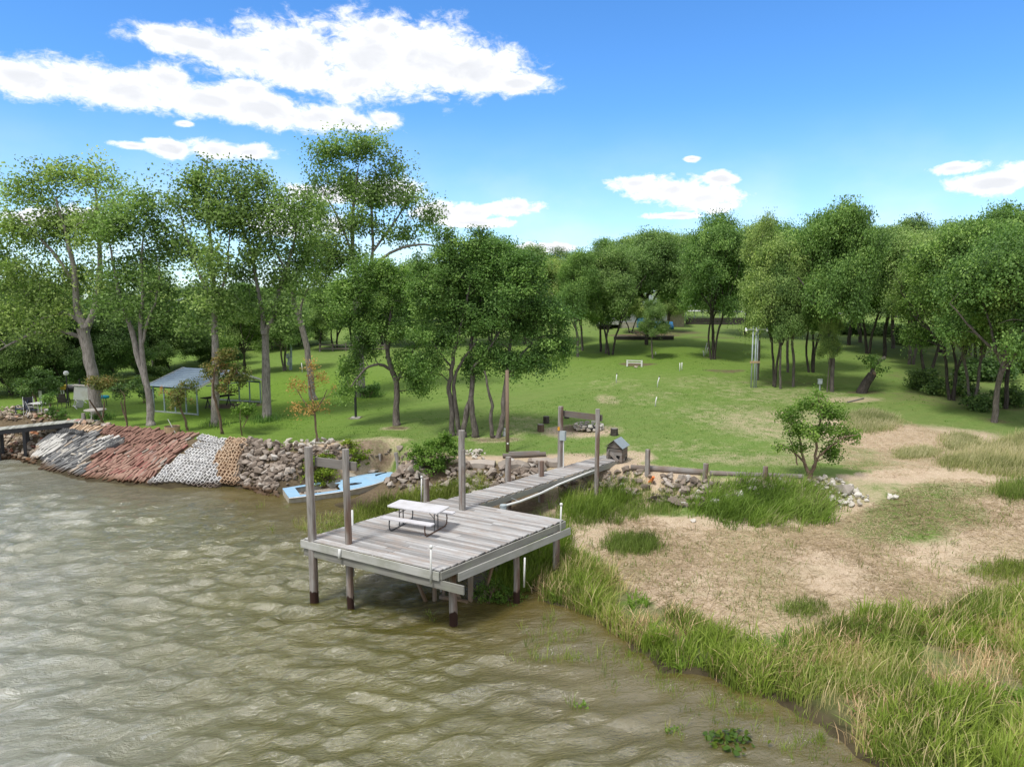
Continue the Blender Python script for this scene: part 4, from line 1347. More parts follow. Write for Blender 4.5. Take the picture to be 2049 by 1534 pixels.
W = 'trees of the wood behind the lawn'
near = [  # form, base u, v, top v, half width px, label
    (3, 1156, 714, 500, 55, 'slim tree at the left end of the wood, behind the big oak clump'),
    (6, 1166, 702, 540, 40, 'thin trunk just behind the slim tree at the left end of the wood'),
    (0, 1203, 704, 500, 55, 'leftmost trunk of the trio on the lawn left of the stone house'),
    (6, 1212, 708, 560, 36, 'thin middle trunk of the trio on the lawn'),
    (4, 1222, 710, 475, 58, 'thickest trunk of the trio on the lawn, crown against the sky'),
    (0, 1292, 690, 440, 80, 'big tree standing in front of the blue house door'),
    (6, 1306, 718, 596, 30, 'small bare-stemmed tree beyond the white rail frame'),
    (4, 1262, 666, 575, 34, 'small-crowned tree before the left end of the house'),
    (1, 1338, 664, 570, 36, 'small-crowned tree before the stone wing of the house'),
    (2, 1425, 720, 425, 72, 'broad oak with three leaning white pipes at its foot'),
    (0, 1428, 700, 480, 70, 'oak close behind the broad oak with the pipes'),
    (6, 1516, 760, 425, 42, 'forked oak directly behind the floodlight pole'),
    (4, 1549, 774, 450, 64, 'twin-trunked oak right of the floodlight pole'),
    (6, 1562, 778, 520, 40, 'pale thin trunk touching the twin-trunked oak'),
    (3, 1587, 774, 470, 58, 'oak leaning right, between the twin trunks and the many-stemmed oak'),
    (6, 1577, 745, 500, 50, 'dark thin trunk behind the oak that leans right'),
    (2, 1622, 745, 425, 80, 'many-stemmed oak with dark splayed trunks'),
    (3, 1664, 784, 402, 88, 'tall pale oak beside the grey utility box, with long bare limbs'),
    (6, 1655, 784, 610, 22, 'crooked thin stem touching the tall pale oak'),
    (0, 1697, 690, 430, 70, 'dark straight trunk in the shade beyond the leaning stump'),
    (4, 1736, 708, 440, 70, 'dark twin trunk straight above the leaning stump'),
    (6, 1722, 685, 470, 60, 'farther trunk to the left of the dark twin trunk'),
    (0, 1771, 714, 425, 75, 'dark trunk with a forked arm, right of the dark twin trunk'),
    (6, 1788, 698, 450, 60, 'slanting trunk behind the forked-arm trunk'),
    (1, 1823, 730, 440, 80, 'thin ivy-clad trunk left of the thicket'),
    (4, 1855, 752, 450, 80, 'leaning trunk rising out of the thicket'),
    (2, 1905, 800, 445, 95, 'dark oak forking low in the shade, behind the thicket'),
    (1, 1944, 812, 470, 80, 'pair of slim pale stems right of the low-forked oak'),
    (3, 1990, 845, 455, 110, 'thick pale trunk with a swollen collar at the lawn edge'),
    (0, 2014, 818, 440, 90, 'grey trunk behind the thick collared trunk'),
    (1, 2090, 850, 450, 120, 'oak at the edge of the picture whose boughs reach in'),
]
for f, u, v, top, half, lab in near:
    fit_tree(f, (u, v), top, half, lab)
G2 = 'oaks standing in the depth of the wood'
DEEP = ['oak beyond the lawn just left of the slim tree at the end of the wood', 'oak whose crown shows above the right half of the dark oak clump', 'oak whose crown shows above the middle of the dark oak clump', 'oak shading the left end of the house roof', 'oak rising behind the stone wing of the house',
        'oak in the shade close behind the floodlight pole', 'oak in the shade behind the twin-trunked oak', 'oak behind the tall pale oak and the utility box', 'dark low-crowned oak far behind the ivy-clad trunk', 'oak behind the leaning trunk of the thicket', 'oak crowded behind the pale stem pair at the right',
        'dark oak filling the top right edge of the wood', 'oak deep in the shade between the low-forked oak and the thicket']
for k, (f, u, v, top, half) in enumerate([(1, 1105, 690, 500, 62), (0, 1050, 688, 470, 62), (2, 985, 690, 475, 70), (4, 1265, 646, 455, 62), (1, 1350, 641, 450, 62), (0, 1490, 672, 430, 72), (2, 1545, 676, 440, 72),
                                          (1, 1650, 676, 415, 75), (5, 1810, 690, 430, 80), (0, 1880, 705, 420, 85), (2, 1960, 735, 410, 95), (5, 2050, 740, 410, 100), (1, 1935, 712, 425, 85)]):
    fit_tree(f, (u, v), top, half, DEEP[k], G2)
G3 = 'far trees closing the view behind the wood'
FAR = ['far tree seen over the ' + q for q in ['left shoulder of the dark oak clump', 'top of the dark oak clump', 'right shoulder of the dark oak clump', 'gap right of the dark oak clump', 'slim tree at the end of the wood', 'left trunk of the lawn trio', 'thickest trunk of the lawn trio', 'left end of the house', 'blue house door', 'stone wing of the house',
       'left end of the black wall', 'broad oak with the pipes', 'middle of the black wall', 'floodlight pole', 'twin-trunked oak', 'oak that leans right', 'many-stemmed oak', 'tall pale oak', 'dark straight shaded trunk', 'dark twin trunk', 'forked-arm trunk', 'ivy-clad trunk', 'thicket', 'low-forked oak', 'collared pale trunk', 'right edge of the wood', 'trees beyond the right edge']]
r3 = np.random.default_rng(31)
for k, u in enumerate(range(905, 2190, 52)):
    uu = u + r3.uniform(-14, 14)
    Y = r3.uniform(100, 150)
    top = np.interp(uu, [900, 1000, 1100, 1200, 1300, 1400, 1500, 1600, 1700, 1800, 1900, 2000, 2100], [492, 480, 505, 480, 455, 440, 445, 420, 440, 445, 430, 418, 420]) + r3.uniform(-12, 14)
    p = at_y(uu, 650, Y)
    B = Vector((p.x, Y, float(hz(p.x, Y))))
    if 1370 < uu < 1640:
        Y = 175
        p = at_y(uu, 650, Y)
        B = Vector((p.x, Y, float(hz(p.x, Y))))
        top += 20
    fit_tree([0, 2, 5, 4, 7][k % 5], (uu, 650), top, r3.uniform(46, 66), FAR[k], G3, B=B)
G4 = 'dense trees along the left edge of the lawn'
BELT = ['dense tree cut by the left edge of the picture', 'dense low tree behind the lawn at the left edge', 'dark dense tree behind the small tree over the patio table', 'dense tree behind the garden lamp post', 'dense tree just left of the thick pale cottonwood trunk', 'dark dense tree between the thick pale and two-stemmed cottonwoods',
        'low dense tree behind the V-stemmed crepe myrtle', 'taller dense tree rising behind the lamp globe', 'dense tree behind the straight slender cottonwood', 'small dense tree right of the straight slender cottonwood', 'dark tree behind the V-forked cottonwood', 'tree at the left end of the low rail fence', 'tree behind the left half of the low rail fence', 'leafy low tree behind the meter pole',
        'tree behind the middle of the rail fence', 'tree behind the dark lamp post and leaning oak', 'dark tree behind the two-stemmed oak', 'tree behind the right part of the oak clump', 'low dense tree left of the meter pole', 'low dense tree behind the rusty sapling']
for k, (f, u, v, top, half) in enumerate([(7, -40, 790, 560, 95), (7, 25, 790, 590, 75), (5, 75, 786, 590, 70), (7, 128, 780, 615, 62), (7, 180, 775, 600, 60), (5, 235, 768, 590, 66), (7, 275, 752, 600, 56), (2, 150, 760, 580, 60),
                                          (7, 420, 722, 590, 60), (7, 445, 735, 625, 44), (5, 545, 700, 590, 60), (0, 640, 702, 575, 52), (2, 672, 698, 560, 58), (7, 600, 690, 600, 55), (0, 705, 692, 560, 60), (2, 770, 690, 540, 70), (5, 840, 690, 520, 75), (0, 910, 690, 510, 70), (7, 530, 690, 600, 50), (7, 480, 700, 600, 50)]):
    fit_tree(f, (u, v), top, half, BELT[k], G4)
fit_tree(5, (340, 742), 618, 78, 'wide dark oak with a low spreading crown behind the carport')
fit_tree(4, (490, 748), 600, 52, 'lighter green multi-stemmed tree between the V-forked and straight cottonwoods')
fit_tree(1, (570, 742), 590, 62, 'yellow-green tree beside the meter pole with a leaning bare limb')
G5 = 'far treeline beyond the left lawn'
FARL = ['low far tree beyond the lawn, seen past the ' + q for q in ['left edge of the picture', 'jetty', 'patio chairs', 'patio table', 'garden lamp post', 'thick pale cottonwood', 'V-stemmed crepe myrtle', 'two-stemmed cottonwood', 'ridge of the carport', 'straight slender cottonwood', 'gable of the carport', 'V-forked cottonwood', 'meter pole', 'orange sapling', 'left end of the rail fence', 'tallest cottonwood', 'leaning oak', 'two-stemmed oak', 'A-shaped oak']]
for k, u in enumerate(range(-160, 900, 62)):
    Y = r3.uniform(95, 135)
    uu = u + r3.uniform(-18, 18)
    p = at_y(uu, 650, Y)
    fit_tree([7, 5, 7, 2][k % 4], (uu, 650), 575 + r3.uniform(-18, 18), r3.uniform(50, 70), FARL[k], G5, B=Vector((p.x, Y, float(hz(p.x, Y)))))
print('LEAVES', LEAF_COUNT[0])


# ------------------------------------------------------------------ dock
ORG = at(608, 1077, 2.06)
DROT = math.atan2(-0.501, 0.865)
DEX = Vector((math.cos(DROT), math.sin(DROT), 0))
DEY = Vector((-math.sin(DROT), math.cos(DROT), 0))


def dl(p):
    q = Vector((p[0] - ORG.x, p[1] - ORG.y, 0))
    return Vector((q.dot(DEX), q.dot(DEY), p[2]))


def dpix(u, v, z):
    return dl(at(u, v, z))


rd = random.Random(3)
DZ = 2.06
dock = thing('dock', 'weathered grey wooden dock on pilings with a long walkway to the lawn', 'dock', (ORG.x, ORG.y, 0), DROT)
XL = lambda y: 0.178 * y
XR = lambda y: 5.15 + 0.177 * y
PW = 0.143
y = 0.02
while y < 5.66:
    w = PW - 0.010
    yc = y + w / 2
    a, b = XL(yc) + rd.uniform(-.015, .015), XR(yc) + rd.uniform(-.03, .03)
    cut = a + (b - a) * rd.choice([.28, .42, .5, .58, .7]) + rd.uniform(-.1, .1)
    for (p, q) in ((a, cut - .004), (cut + .004, b)):
        MB().box((0, 0, 0), (q - p, w, 0.036)).build('plank', 'deck_wood', dock, ((p + q) / 2, yc, DZ - 0.018 + rd.uniform(-.004, .004)))
    y += PW
# walkway
WL = lambda y: 1.35 + 0.243 * (y - 5.7)
WR = lambda y: 2.64 + 0.220 * (y - 5.7)
y = 5.74
while y < 15.1:
    w = PW - 0.012
    yc = y + w / 2
    a, b = WL(yc) + rd.uniform(-.03, .03), WR(yc) + rd.uniform(-.04, .03)
    MB().box((0, 0, 0), (b - a, w, 0.036), Matrix.Rotation(rd.uniform(-.006, .006), 3, 'Z')).build('plank', 'deck_wood', dock, ((a + b) / 2, yc, DZ - 0.006 + 0.010 * (yc - 5.7) + rd.uniform(-.006, .006)))
    y += PW


def board(a, b, w, h, mat='rim_wood_x', name='rim_board'):
    m = MB()
    a, b = Vector(a), Vector(b)
    L = (b - a).length
    o = m.box((0, 0, 0), (L, w, h)).build(name, mat, dock, (a + b) / 2)
    d = (b - a).normalized()
    o.rotation_euler = d.to_track_quat('X', 'Z').to_euler()
    return o


zt = DZ - 0.040
board((-0.10, -0.030, zt - .12), (5.18, -0.030, zt - .12), .045, .235)
board((-0.03, 0.035, zt - .372), (5.95, 0.035, zt - .372), .05, .245)
board((5.215, 0.0, zt - .112), (6.22, 5.72, zt - .112), .045, .215)
board((5.36, 0.62, zt - .335), (6.36, 5.80, zt - .335), .05, .235)
board((-0.06, 0.02, zt - .12), (0.96, 5.72, zt - .12), .045, .235)
board((0.98, 5.75, zt - .12), (6.2, 5.755, zt - .12), .045, .235)
board((1.33, 5.80, zt - .115), (3.60, 15.1, zt - .02), .05, .22, name='stringer')
board((2.66, 5.80, zt - .115), (4.68, 15.0, zt - .02), .05, .22, name='stringer')
for k in range(1, 9):
    yy = 5.7 * k / 9
    board((XL(yy) + .06, yy, zt - .12), (XR(yy) - .02, yy, zt - .12), .045, .2, 'grey_timber', 'joist')
for yy in (1.0, 3.2, 5.2):
    board((XL(yy) + .05, yy + .09, zt - .34), (XR(yy) + .1, yy + .09, zt - .34), .07, .22, 'grey_timber', 'girder')


def piling(p, z0, z1, r, lean=(0, 0), name='piling', square=False, label=None):
    p = Vector(p)
    m = MB()
    n = 10
    pts, rs = [], []
    for k in range(7):
        t = k / 6
        pts.append((lean[0] * t + rd.uniform(-.012, .012), lean[1] * t + rd.uniform(-.012, .012), z0 + (z1 - z0) * t))
        rs.append(r * (1.05 - .12 * t) * rd.uniform(.97, 1.03))
    m.tube(pts, rs, n)
    o = m.build(name, 'piling_wood', dock, (p.x, p.y, 0), smooth=False)
    if label:
        o['label'] = label
    return o


def zat(u, v, p):
    """height of the picture row v above the dock-local point p"""
    w = ORG + DEX * p[0] + DEY * p[1]
    return at_y(u, v, w.y).z


p1 = dpix(626, 1079, DZ)
p2 = dpix(698, 1088, DZ)
p3 = dpix(925, 1019, DZ)
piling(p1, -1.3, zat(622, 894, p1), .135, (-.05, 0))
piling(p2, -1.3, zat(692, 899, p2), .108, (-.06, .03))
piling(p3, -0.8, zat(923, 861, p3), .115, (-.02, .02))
MB().beam((p3.x + .10, p3.y - .05, DZ - .1), (p3.x + .11, p3.y - .05, zat(928, 898, p3)), .09, .10, up=(0, 1, 0)).build('splint_board', 'grey_timber', dock)
a = dl(at_y(622, 925, (ORG + DEX * p1.x + DEY * p1.y).y))
b = dl(at_y(708, 934, (ORG + DEX * p2.x + DEY * p2.y).y))
ab = (b - a)
MB().beam((p1.x + .02, p1.y + .19, a.z), (p2.x + .24, p2.y + .17, b.z), .06, .27).build('crossbeam', 'grey_timber', dock)
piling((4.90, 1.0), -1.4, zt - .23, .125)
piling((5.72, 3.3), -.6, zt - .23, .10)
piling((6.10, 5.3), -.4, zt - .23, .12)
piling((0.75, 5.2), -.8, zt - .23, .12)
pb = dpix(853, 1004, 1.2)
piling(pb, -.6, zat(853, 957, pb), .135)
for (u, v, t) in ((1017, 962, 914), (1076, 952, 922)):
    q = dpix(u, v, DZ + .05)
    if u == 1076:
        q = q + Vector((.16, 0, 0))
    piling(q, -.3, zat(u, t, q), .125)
gl = dpix(1125, 934, DZ + .07)
gr = dpix(1190, 944, DZ + .07)
gl = gl + Vector((-.10, 0, 0))
gr = gr + Vector((.10, 0, 0))
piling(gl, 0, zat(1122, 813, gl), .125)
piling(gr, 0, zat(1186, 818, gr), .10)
zc = zat(1150, 829, gl)
MB().beam((gl.x, gl.y + .16, zc + .03), (gr.x + .14, gr.y + .15, zc - .0), .06, .26).build('crossbeam', 'grey_timber', dock)
# braces under the deck
for (u0, v0, u1, v1, r) in [(826, 1150, 864, 1204, .055), (870, 1160, 869, 1202, .06), (894, 1160, 880, 1196, .05), (942, 1158, 941, 1206, .075), (986, 1140, 955, 1208, .05), (990, 1140, 1018, 1168, .05), (905, 1160, 932, 1206, .045)]:
    e = dl(at(u1, v1, -.02))
    w = ORG + DEX * e.x + DEY * e.y
    s = dl(at_y(u0, v0, w.y + (0.3 if abs(u0 - u1) > 6 else 0)))
    MB().beam((s.x, s.y, min(s.z + .15, zt - .25)), (e.x, e.y, -.5), r * 1.7, r * 1.4).build('brace', 'brown_brace', dock)
e0, e1 = dpix(880, 1197, .0), dpix(936, 1208, .0)
MB().beam((e0.x, e0.y, .06), (e1.x, e1.y, .06), .09, .10).build('brace', 'brown_brace', dock)
# white plastic marker pipes with ball tops
for (p, z0, z1, r, ball) in [((4.93, -.085), DZ - .40, DZ + .62, .030, True), ((6.24, 5.30), DZ - .30, DZ + .62, .030, True), ((1.55, -.085), DZ - .36, DZ - .02, .045, False),
                             ((pb.x - .14, pb.y - .14), 1.2, zat(848, 955, pb), .030, True), ((0.36, 1.75), .3, DZ + .50, .034, False), ((5.98, 3.3), .55, 1.5, .03, False), ((3.6, 2.2), .3, 1.7, .03, False)]:
    m = MB()
    m.tube([(0, 0, z0), (.012, 0, (z0 + z1) / 2), (.02, .01, z1)], r, 8)
    if ball:
        m.ball((.02, .01, z1 + .035), .055, 8, 6)
    o = m.build('marker_pipe', 'white_pvc', dock, (p[0], p[1], 0), smooth=True)
    o['label'] = 'white plastic pipe'
# conduit beside the walkway and its round junction box
jb = dpix(1007, 1017, 1.98)
m = MB()
m.tube([(0, 0, -.15), (0, 0, .06)], .115, 14).tube([(0, 0, .062), (0, 0, .10)], .125, 14)
m.build('junction_box', 'grey_box', dock, (jb.x, jb.y, 2.02))
cp = [dpix(1001, 1014, 1.90), dpix(1040, 1003, 1.90), dpix(1083, 986, 1.90), dpix(1120, 968, 1.92), dpix(1160, 952, 1.97), dpix(1200, 936, 2.02), dpix(1224, 924, 2.1)]
MB().tube(cp, .048, 8).build('conduit_pipe', 'white_pvc', dock, smooth=True)
for k in (1, 3, 5):
    c = cp[k]
    MB().beam((c.x, c.y, c.z), (c.x - .42, c.y + .10, c.z + .05), .02, .02).build('strap', 'galvanised', dock)
# electric box with its pipe on the gate post
bx = Vector((gl.x + .17, gl.y - .10, zat(1130, 870, gl)))
MB().box((0, 0, 0), (.24, .16, .40)).box((-.125, 0, .02), (.012, .14, .34)).build('electric_box', 'grey_box', dock, bx)
MB().tube([(0, 0, -1.6), (0, 0, -.2)], .028, 8).build('conduit_pipe', 'white_pvc', dock, (bx.x + .03, bx.y, bx.z))
MB().box((0, 0, 0), (.10, .02, .16)).build('tag', 'orange_tag', dock, (gl.x - .02, gl.y - .135, bx.z + .30))

# ------------------------------------------------------------------ picnic table
tb = thing('picnic_table', 'white plastic folding picnic table with attached benches on the dock', 'picnic table', (-3.02, 21.92, DZ + .002), math.radians(-24.7))


def rslab(L, W, H, r=.03):
    """slab with rounded upright corners and a soft top edge"""
    m = MB()
    ring = []
    for sx, sy, a0 in ((1, 1, 0), (-1, 1, 90), (-1, -1, 180), (1, -1, 270)):
        for k in range(4):
            a = math.radians(a0 + k * 30)
            ring.append((sx * (L / 2 - r) + math.cos(a) * r, sy * (W / 2 - r) + math.sin(a) * r))
    n = len(ring)
    vs = []
    for z, k in ((-H / 2, 1), (H / 2 - .008, 1), (H / 2, .992)):
        vs += [(x * k, y * k, z) for x, y in ring]
    fs = [tuple(range(n - 1, -1, -1)), tuple(2 * n + i for i in range(n))]
    for j in range(2):
        for i in range(n):
            i2 = (i + 1) % n
            fs.append((j * n + i, j * n + i2, (j + 1) * n + i2, (j + 1) * n + i))
    return m.add(vs, fs)


rslab(1.90, .78, .045, .05).build('tabletop', 'table_plastic', tb, (0, 0, .735))
for s in (-1, 1):
    rslab(1.88, .26, .04, .04).build('bench', 'table_plastic', tb, (0, s * .66, .45))
for s in (-1, 1):
    x = s * .66
    m = MB()
    path = [(x, -.66, .43), (x, -.69, .25), (x, -.66, .08), (x, -.56, .02), (x, 0, .02), (x, .56, .02), (x, .66, .08), (x, .69, .25), (x, .66, .43)]
    m.tube(path, .021, 8)
    m.build('leg_frame', 'rusty_steel' if s > 0 else 'grey_steel', tb, smooth=True)
    m = MB()
    for yy in (-.11, .11):
        m.tube([(x, yy, .03), (x, yy, .71)], .018, 8)
    m.tube([(x, -.11, .45), (x - s * .28, -.11, .70)], .012, 6)
    m.tube([(x, .11, .45), (x - s * .28, .11, .70)], .012, 6)
    m.build('upright', 'grey_steel', tb)

# ------------------------------------------------------------------ wrecked blue boat
BA = at(578, 992, .36)
BB = at(806, 953, .62)
bd = Vector((BB.x - BA.x, BB.y - BA.y, 0))
BL_ = bd.length
brot = math.atan2(bd.y, bd.x)
boat = thing('boat', 'wrecked pale blue motorboat half sunk against the rubble with bushes in it', 'boat', (BA.x, BA.y, -.09), brot)
ST = [(0, .0, 1.65), (.15, -.05, 1.85), (.35, -.10, 2.0), (.55, -.06, 1.98), (.72, .08, 1.78), (.86, .30, 1.32), (.95, .60, .76), (1.0, .88, .20)]
SX = [s[0] * BL_ for s in ST]
GZ_ = [.36, .36, .37, .40, .46, .54, .60, .64]
near_g = [Vector((x, s[1], z)) for x, s, z in zip(SX, ST, GZ_)]
far_g = [Vector((x, s[1] + s[2], z + .04)) for x, s, z in zip(SX, ST, GZ_)]
for k in range(2, 7):
    far_g[k].z += (.02, .05, .10, .10, .06)[k - 2]
    far_g[k].y -= (.02, .10, .05, .12, .02)[k - 2]
vs, fs = [], []
for k in range(8):
    n_, f_ = near_g[k], far_g[k]
    mid = (n_ + f_) / 2
    ln = .16 if k < 6 else .05
    vs += [n_, n_ + Vector((0, ln * .4, -.22)), Vector((n_.x, n_.y + ln, -.25)), Vector((mid.x, mid.y, -.42 if k < 6 else -.1)), Vector((f_.x, f_.y - ln, -.25)), f_ + Vector((0, -ln * .4, -.22)), f_]
for k in range(7):
    for j in range(6):
        fs.append((k * 7 + j, k * 7 + j + 1, (k + 1) * 7 + j + 1, (k + 1) * 7 + j))
fs.append(tuple(range(6, -1, -1)))
MB().add(vs, fs).build('hull', 'hull_white', boat)


def lerp_g(g, t):
    x = t * BL_
    k = max(0, min(6, int(np.searchsorted(SX, x)) - 1))
    f = (x - SX[k]) / (SX[k + 1] - SX[k])
    return g[k].lerp(g[k + 1], f)


def deckpt(t, w, dz=0.0):
    a, b = lerp_g(near_g, t), lerp_g(far_g, t)
    p = a.lerp(b, w)
    p.z += .02 + .06 * math.sin(math.pi * w) * min(1, max(0, (1 - t) * 4)) + dz
    return p


m = MB()   # fore deck, ragged at the far and after edges
vs, fs = [], []
T_ = [.44, .50, .58, .66, .74, .82, .90, .96, 1.0]
for i, t in enumerate(T_):
    for j in range(9):
        w = j / 8
        q = deckpt(t if not (i == 0 and j > 3) else t + .02 * (j % 3), w * (1.0 if t > .8 else .90 + .05 * math.sin(i * 2.1)), -.035 * math.sin(w * 6 + t * 9) * (w > .5))
        vs.append(q)
for i in range(len(T_) - 1):
    for j in range(8):
        if (i, j) in ((0, 7), (1, 7), (0, 6)):
            continue
        fs.append((i * 9 + j, (i + 1) * 9 + j, (i + 1) * 9 + j + 1, i * 9 + j + 1))
m.add(vs, fs)
o = m.build('deck', 'blue_fibreglass', boat)
sm = o.modifiers.new('thick', 'SOLIDIFY')
sm.thickness = .03
m = MB()    # side deck and stern deck round the open cockpit
for (t0, t1, w0, w1) in [(0, .10, 0, 1), (.10, .46, 0, .14), (.10, .36, .90, 1)]:
    vs, fs = [], []
    for i in range(6):
        t = t0 + (t1 - t0) * i / 5
        for w in (w0, w1):
            vs.append(deckpt(t, w, 0 if w in (0, 1) else -.04))
    for i in range(5):
        fs.append((i * 2, i * 2 + 2, i * 2 + 3, i * 2 + 1))
    m.add(vs, fs)
o = m.build('side_deck', 'blue_fibreglass', boat)
sm = o.modifiers.new('thick', 'SOLIDIFY')
sm.thickness = .03
MB().tube([deckpt(t, 0, -.035) + Vector((0, -.02, 0)) for t in (0, .1, .2, .3, .4, .5, .6, .7, .8, .9, .97, 1)], .028, 6).build('rub_rail', 'white_plastic', boat, smooth=True)
vs = [deckpt(t, w, -.32) for t, w in ((.09, .10), (.46, .12), (.46, .88), (.09, .9))]
MB().add(vs, [(0, 1, 2, 3)]).build('cockpit_floor', 'old_concrete', boat)
h = deckpt(.585, .28, .012)
m = MB()
m.tube([h + Vector((math.cos(a) * .34, math.sin(a) * .11, 0)) for a in [k * math.pi / 8 for k in range(17)]], .022, 6, cap=False)
m.build('hatch_rim', 'black_paint', boat)
m = MB()
m.add([h + Vector((math.cos(a) * .32, math.sin(a) * .10, .004)) for a in [k * math.pi / 8 for k in range(16)]], [tuple(range(16))])
m.build('hatch', 'dark_glass', boat)
wp = deckpt(.86, .62, .03)
MB().beam(wp + Vector((-.35, -.10, 0)), wp + Vector((.30, .12, .02)), .05, .04).build('windscreen_strip', 'black_paint', boat)

# ------------------------------------------------------------------ little wooden pump house
ph = g1(1236, 926)
hut = thing('pump_house', 'little grey plank hut with a sheet metal roof at the end of the walkway', 'hut', (ph.x, ph.y + .25, ph.z), math.radians(-28))
wd, dp, hb = .74, .78, .62
for side in range(2):
    s = -1 if side == 0 else 1
    for k in range(4):
        z = .14 + k * .15
        if side == 0 and k in (0,):
            for (cx, w) in ((-.29, .16), (.05, .20), (.30, .14)):
                MB().box((0, 0, 0), (w, .025, .14)).build('wall_board', 'grey_timber', hut, (cx, s * dp / 2, z))
        elif side == 0 and k == 1:
            for (cx, w) in ((-.27, .20), (.03, .14), (.32, .10)):
                MB().box((0, 0, 0), (w, .025, .14)).build('wall_board', 'grey_timber', hut, (cx, s * dp / 2, z))
        else:
            MB().box((0, 0, 0), (wd, .025, .14)).build('wall_board', 'grey_timber', hut, (0, s * dp / 2, z))
    m = MB()
    z0 = .70
    m.add([(-wd / 2 - .02, s * dp / 2 - .012, z0), (wd / 2 + .02, s * dp / 2 - .012, z0), (0, s * dp / 2 - .012, z0 + .33), (-wd / 2 - .02, s * dp / 2 + .012, z0), (wd / 2 + .02, s * dp / 2 + .012, z0), (0, s * dp / 2 + .012, z0 + .33)],
          [(0, 1, 2), (5, 4, 3), (0, 3, 4, 1), (1, 4, 5, 2), (2, 5, 3, 0)])
    m.build('gable_board', 'grey_timber', hut)
for s in (-1, 1):
    for k in range(4):
        if s > 0 and k == 0:
            MB().box((0, 0, 0), (.025, dp * .5, .14)).build('wall_board', 'grey_timber', hut, (s * wd / 2, -.16, .14))
            continue
        MB().box((0, 0, 0), (.025, dp - .06, .14)).build('wall_board', 'grey_timber', hut, (s * wd / 2, 0, .14 + k * .15))
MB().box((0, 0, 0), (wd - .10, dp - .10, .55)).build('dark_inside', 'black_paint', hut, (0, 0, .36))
for s in (-1, 1):
    m = MB()
    m.beam((0, -dp / 2 - .12, 0), (0, dp / 2 + .10, 0), .56, .014)
    o = m.build('roof_sheet', 'metal_roof' if s > 0 else 'grey_timber', hut, (s * .225, 0, .90), smooth=False)
    o.rotation_euler = (0, s * math.radians(40), 0)
MB().beam((-.28, -dp / 2 - .03, .02), (-.24, -dp / 2 - .05, .62), .03, .13, up=(0, 1, 0)).beam((-.16, -dp / 2 - .10, .48), (.26, -dp / 2 - .22, .16), .03, .14).build('loose_board', 'grey_timber', hut)
for sx in (-1, 1):
    for sy in (-1, 1):
        MB().box((0, 0, 0), (.07, .07, .34)).build('corner_post', 'grey_timber', hut, (sx * (wd / 2 - .06), sy * (dp / 2 - .06), -.07))

# ------------------------------------------------------------------ posts and logs by the shore on the right
for (u, v, t, r, lab) in [(1295, 950, 899, .115, 'grey timber post at the left end of the log edging'), (1411, 962, 927, .12, 'grey timber post in the middle of the log edging, among the rubble'), (1531, 966, 933, .11, 'mossy short post standing in the tall grass left of the young tree'),
                          (761, 922, 907, .10, 'short stub of a post left of the leaning post on the rubble'), (797, 930, 905, .11, 'weathered post leaning left on the rubble beside the green bush')]:
    p = g1(u, v)
    zt_ = at_y(u, t, p.y).z
    lean = -.12 if u == 797 else rd.uniform(-.02, .02)
    m = MB().tube([(0, 0, -.4), (0, 0, 0), (lean * .5, 0, (zt_ - p.z) * .5), (lean, 0, zt_ - p.z)], [r * 1.05, r, r * .97, r * .95], 10)
    o = m.build('wooden_post', 'piling_wood', None, (p.x, p.y, p.z))
    tag(o, lab, 'post', 'old posts along the bank')


def log(name, label, a, b, r, mat='grey_timber', cat='log', group=None, dz=0.0, n=10):
    a, b = Vector(a), Vector(b)
    c = (a + b) / 2
    d = b - a
    L = d.length
    pts = [(L * (t - .5), rd.uniform(-.015, .015), 0) for t in (0, .25, .5, .75, 1)]
    o = MB().tube(pts, [r * rd.uniform(.95, 1.05) for _ in pts], n).build(name, mat, None, (c.x, c.y, c.z + dz))
    o.rotation_euler = d.to_track_quat('X', 'Z').to_euler()
    return tag(o, label, cat, group)


lp = [g1(1280, 944), g1(1302, 946), g1(1408, 953), g1(1418, 955), g1(1530, 962), g1(1610, 962)]
log('log', 'grey log lying level between the first two posts of the edging', lp[1] + Vector((0, .18, .12)), lp[2] + Vector((0, .18, .12)), .13, group='log edging')
log('log', 'grey log running from the middle post towards the young tree', lp[3] + Vector((.1, .18, .10)), lp[5] + Vector((0, .18, .12)), .12, group='log edging')
log('log', 'short end of grey log left of the first edging post', lp[0] + Vector((-.35, .2, .10)), lp[1] + Vector((-.1, .2, .10)), .12, group='log edging')
q0, q1 = g1(1006, 917), g1(1092, 914)
log('log', 'flat grey driftwood beam lying on the straw behind the walkway', q0 + Vector((0, 0, .12)), q1 + Vector((0, 0, .12)), .11, group='log edging')
q0, q1 = g1(1018, 911), g1(1080, 909)
log('log', 'thinner grey plank-like pole behind the driftwood beam', q0 + Vector((0, 0, .12)), q1 + Vector((0, 0, .12)), .06, group='log edging')
q0, q1 = g1(1695, 806), g1(1728, 798)
log('log', 'thin dead branch lying on the grass below the leaning stump', q0 + Vector((0, 0, .05)), q1 + Vector((0, 0, .05)), .04)
o = MB().tube([(0, 0, 0), (.05, -.03, .18), (.05, -.06, .40)], [.07, .075, .06], 6).build('traffic_cone_piece', 'orange_plastic', None, g1(1299, 968) + Vector((0, 0, -.02)))
o.rotation_euler = (.5, .25, 0)
tag(o, 'orange plastic tube leaning among the rubble below the first edging post', 'tube')

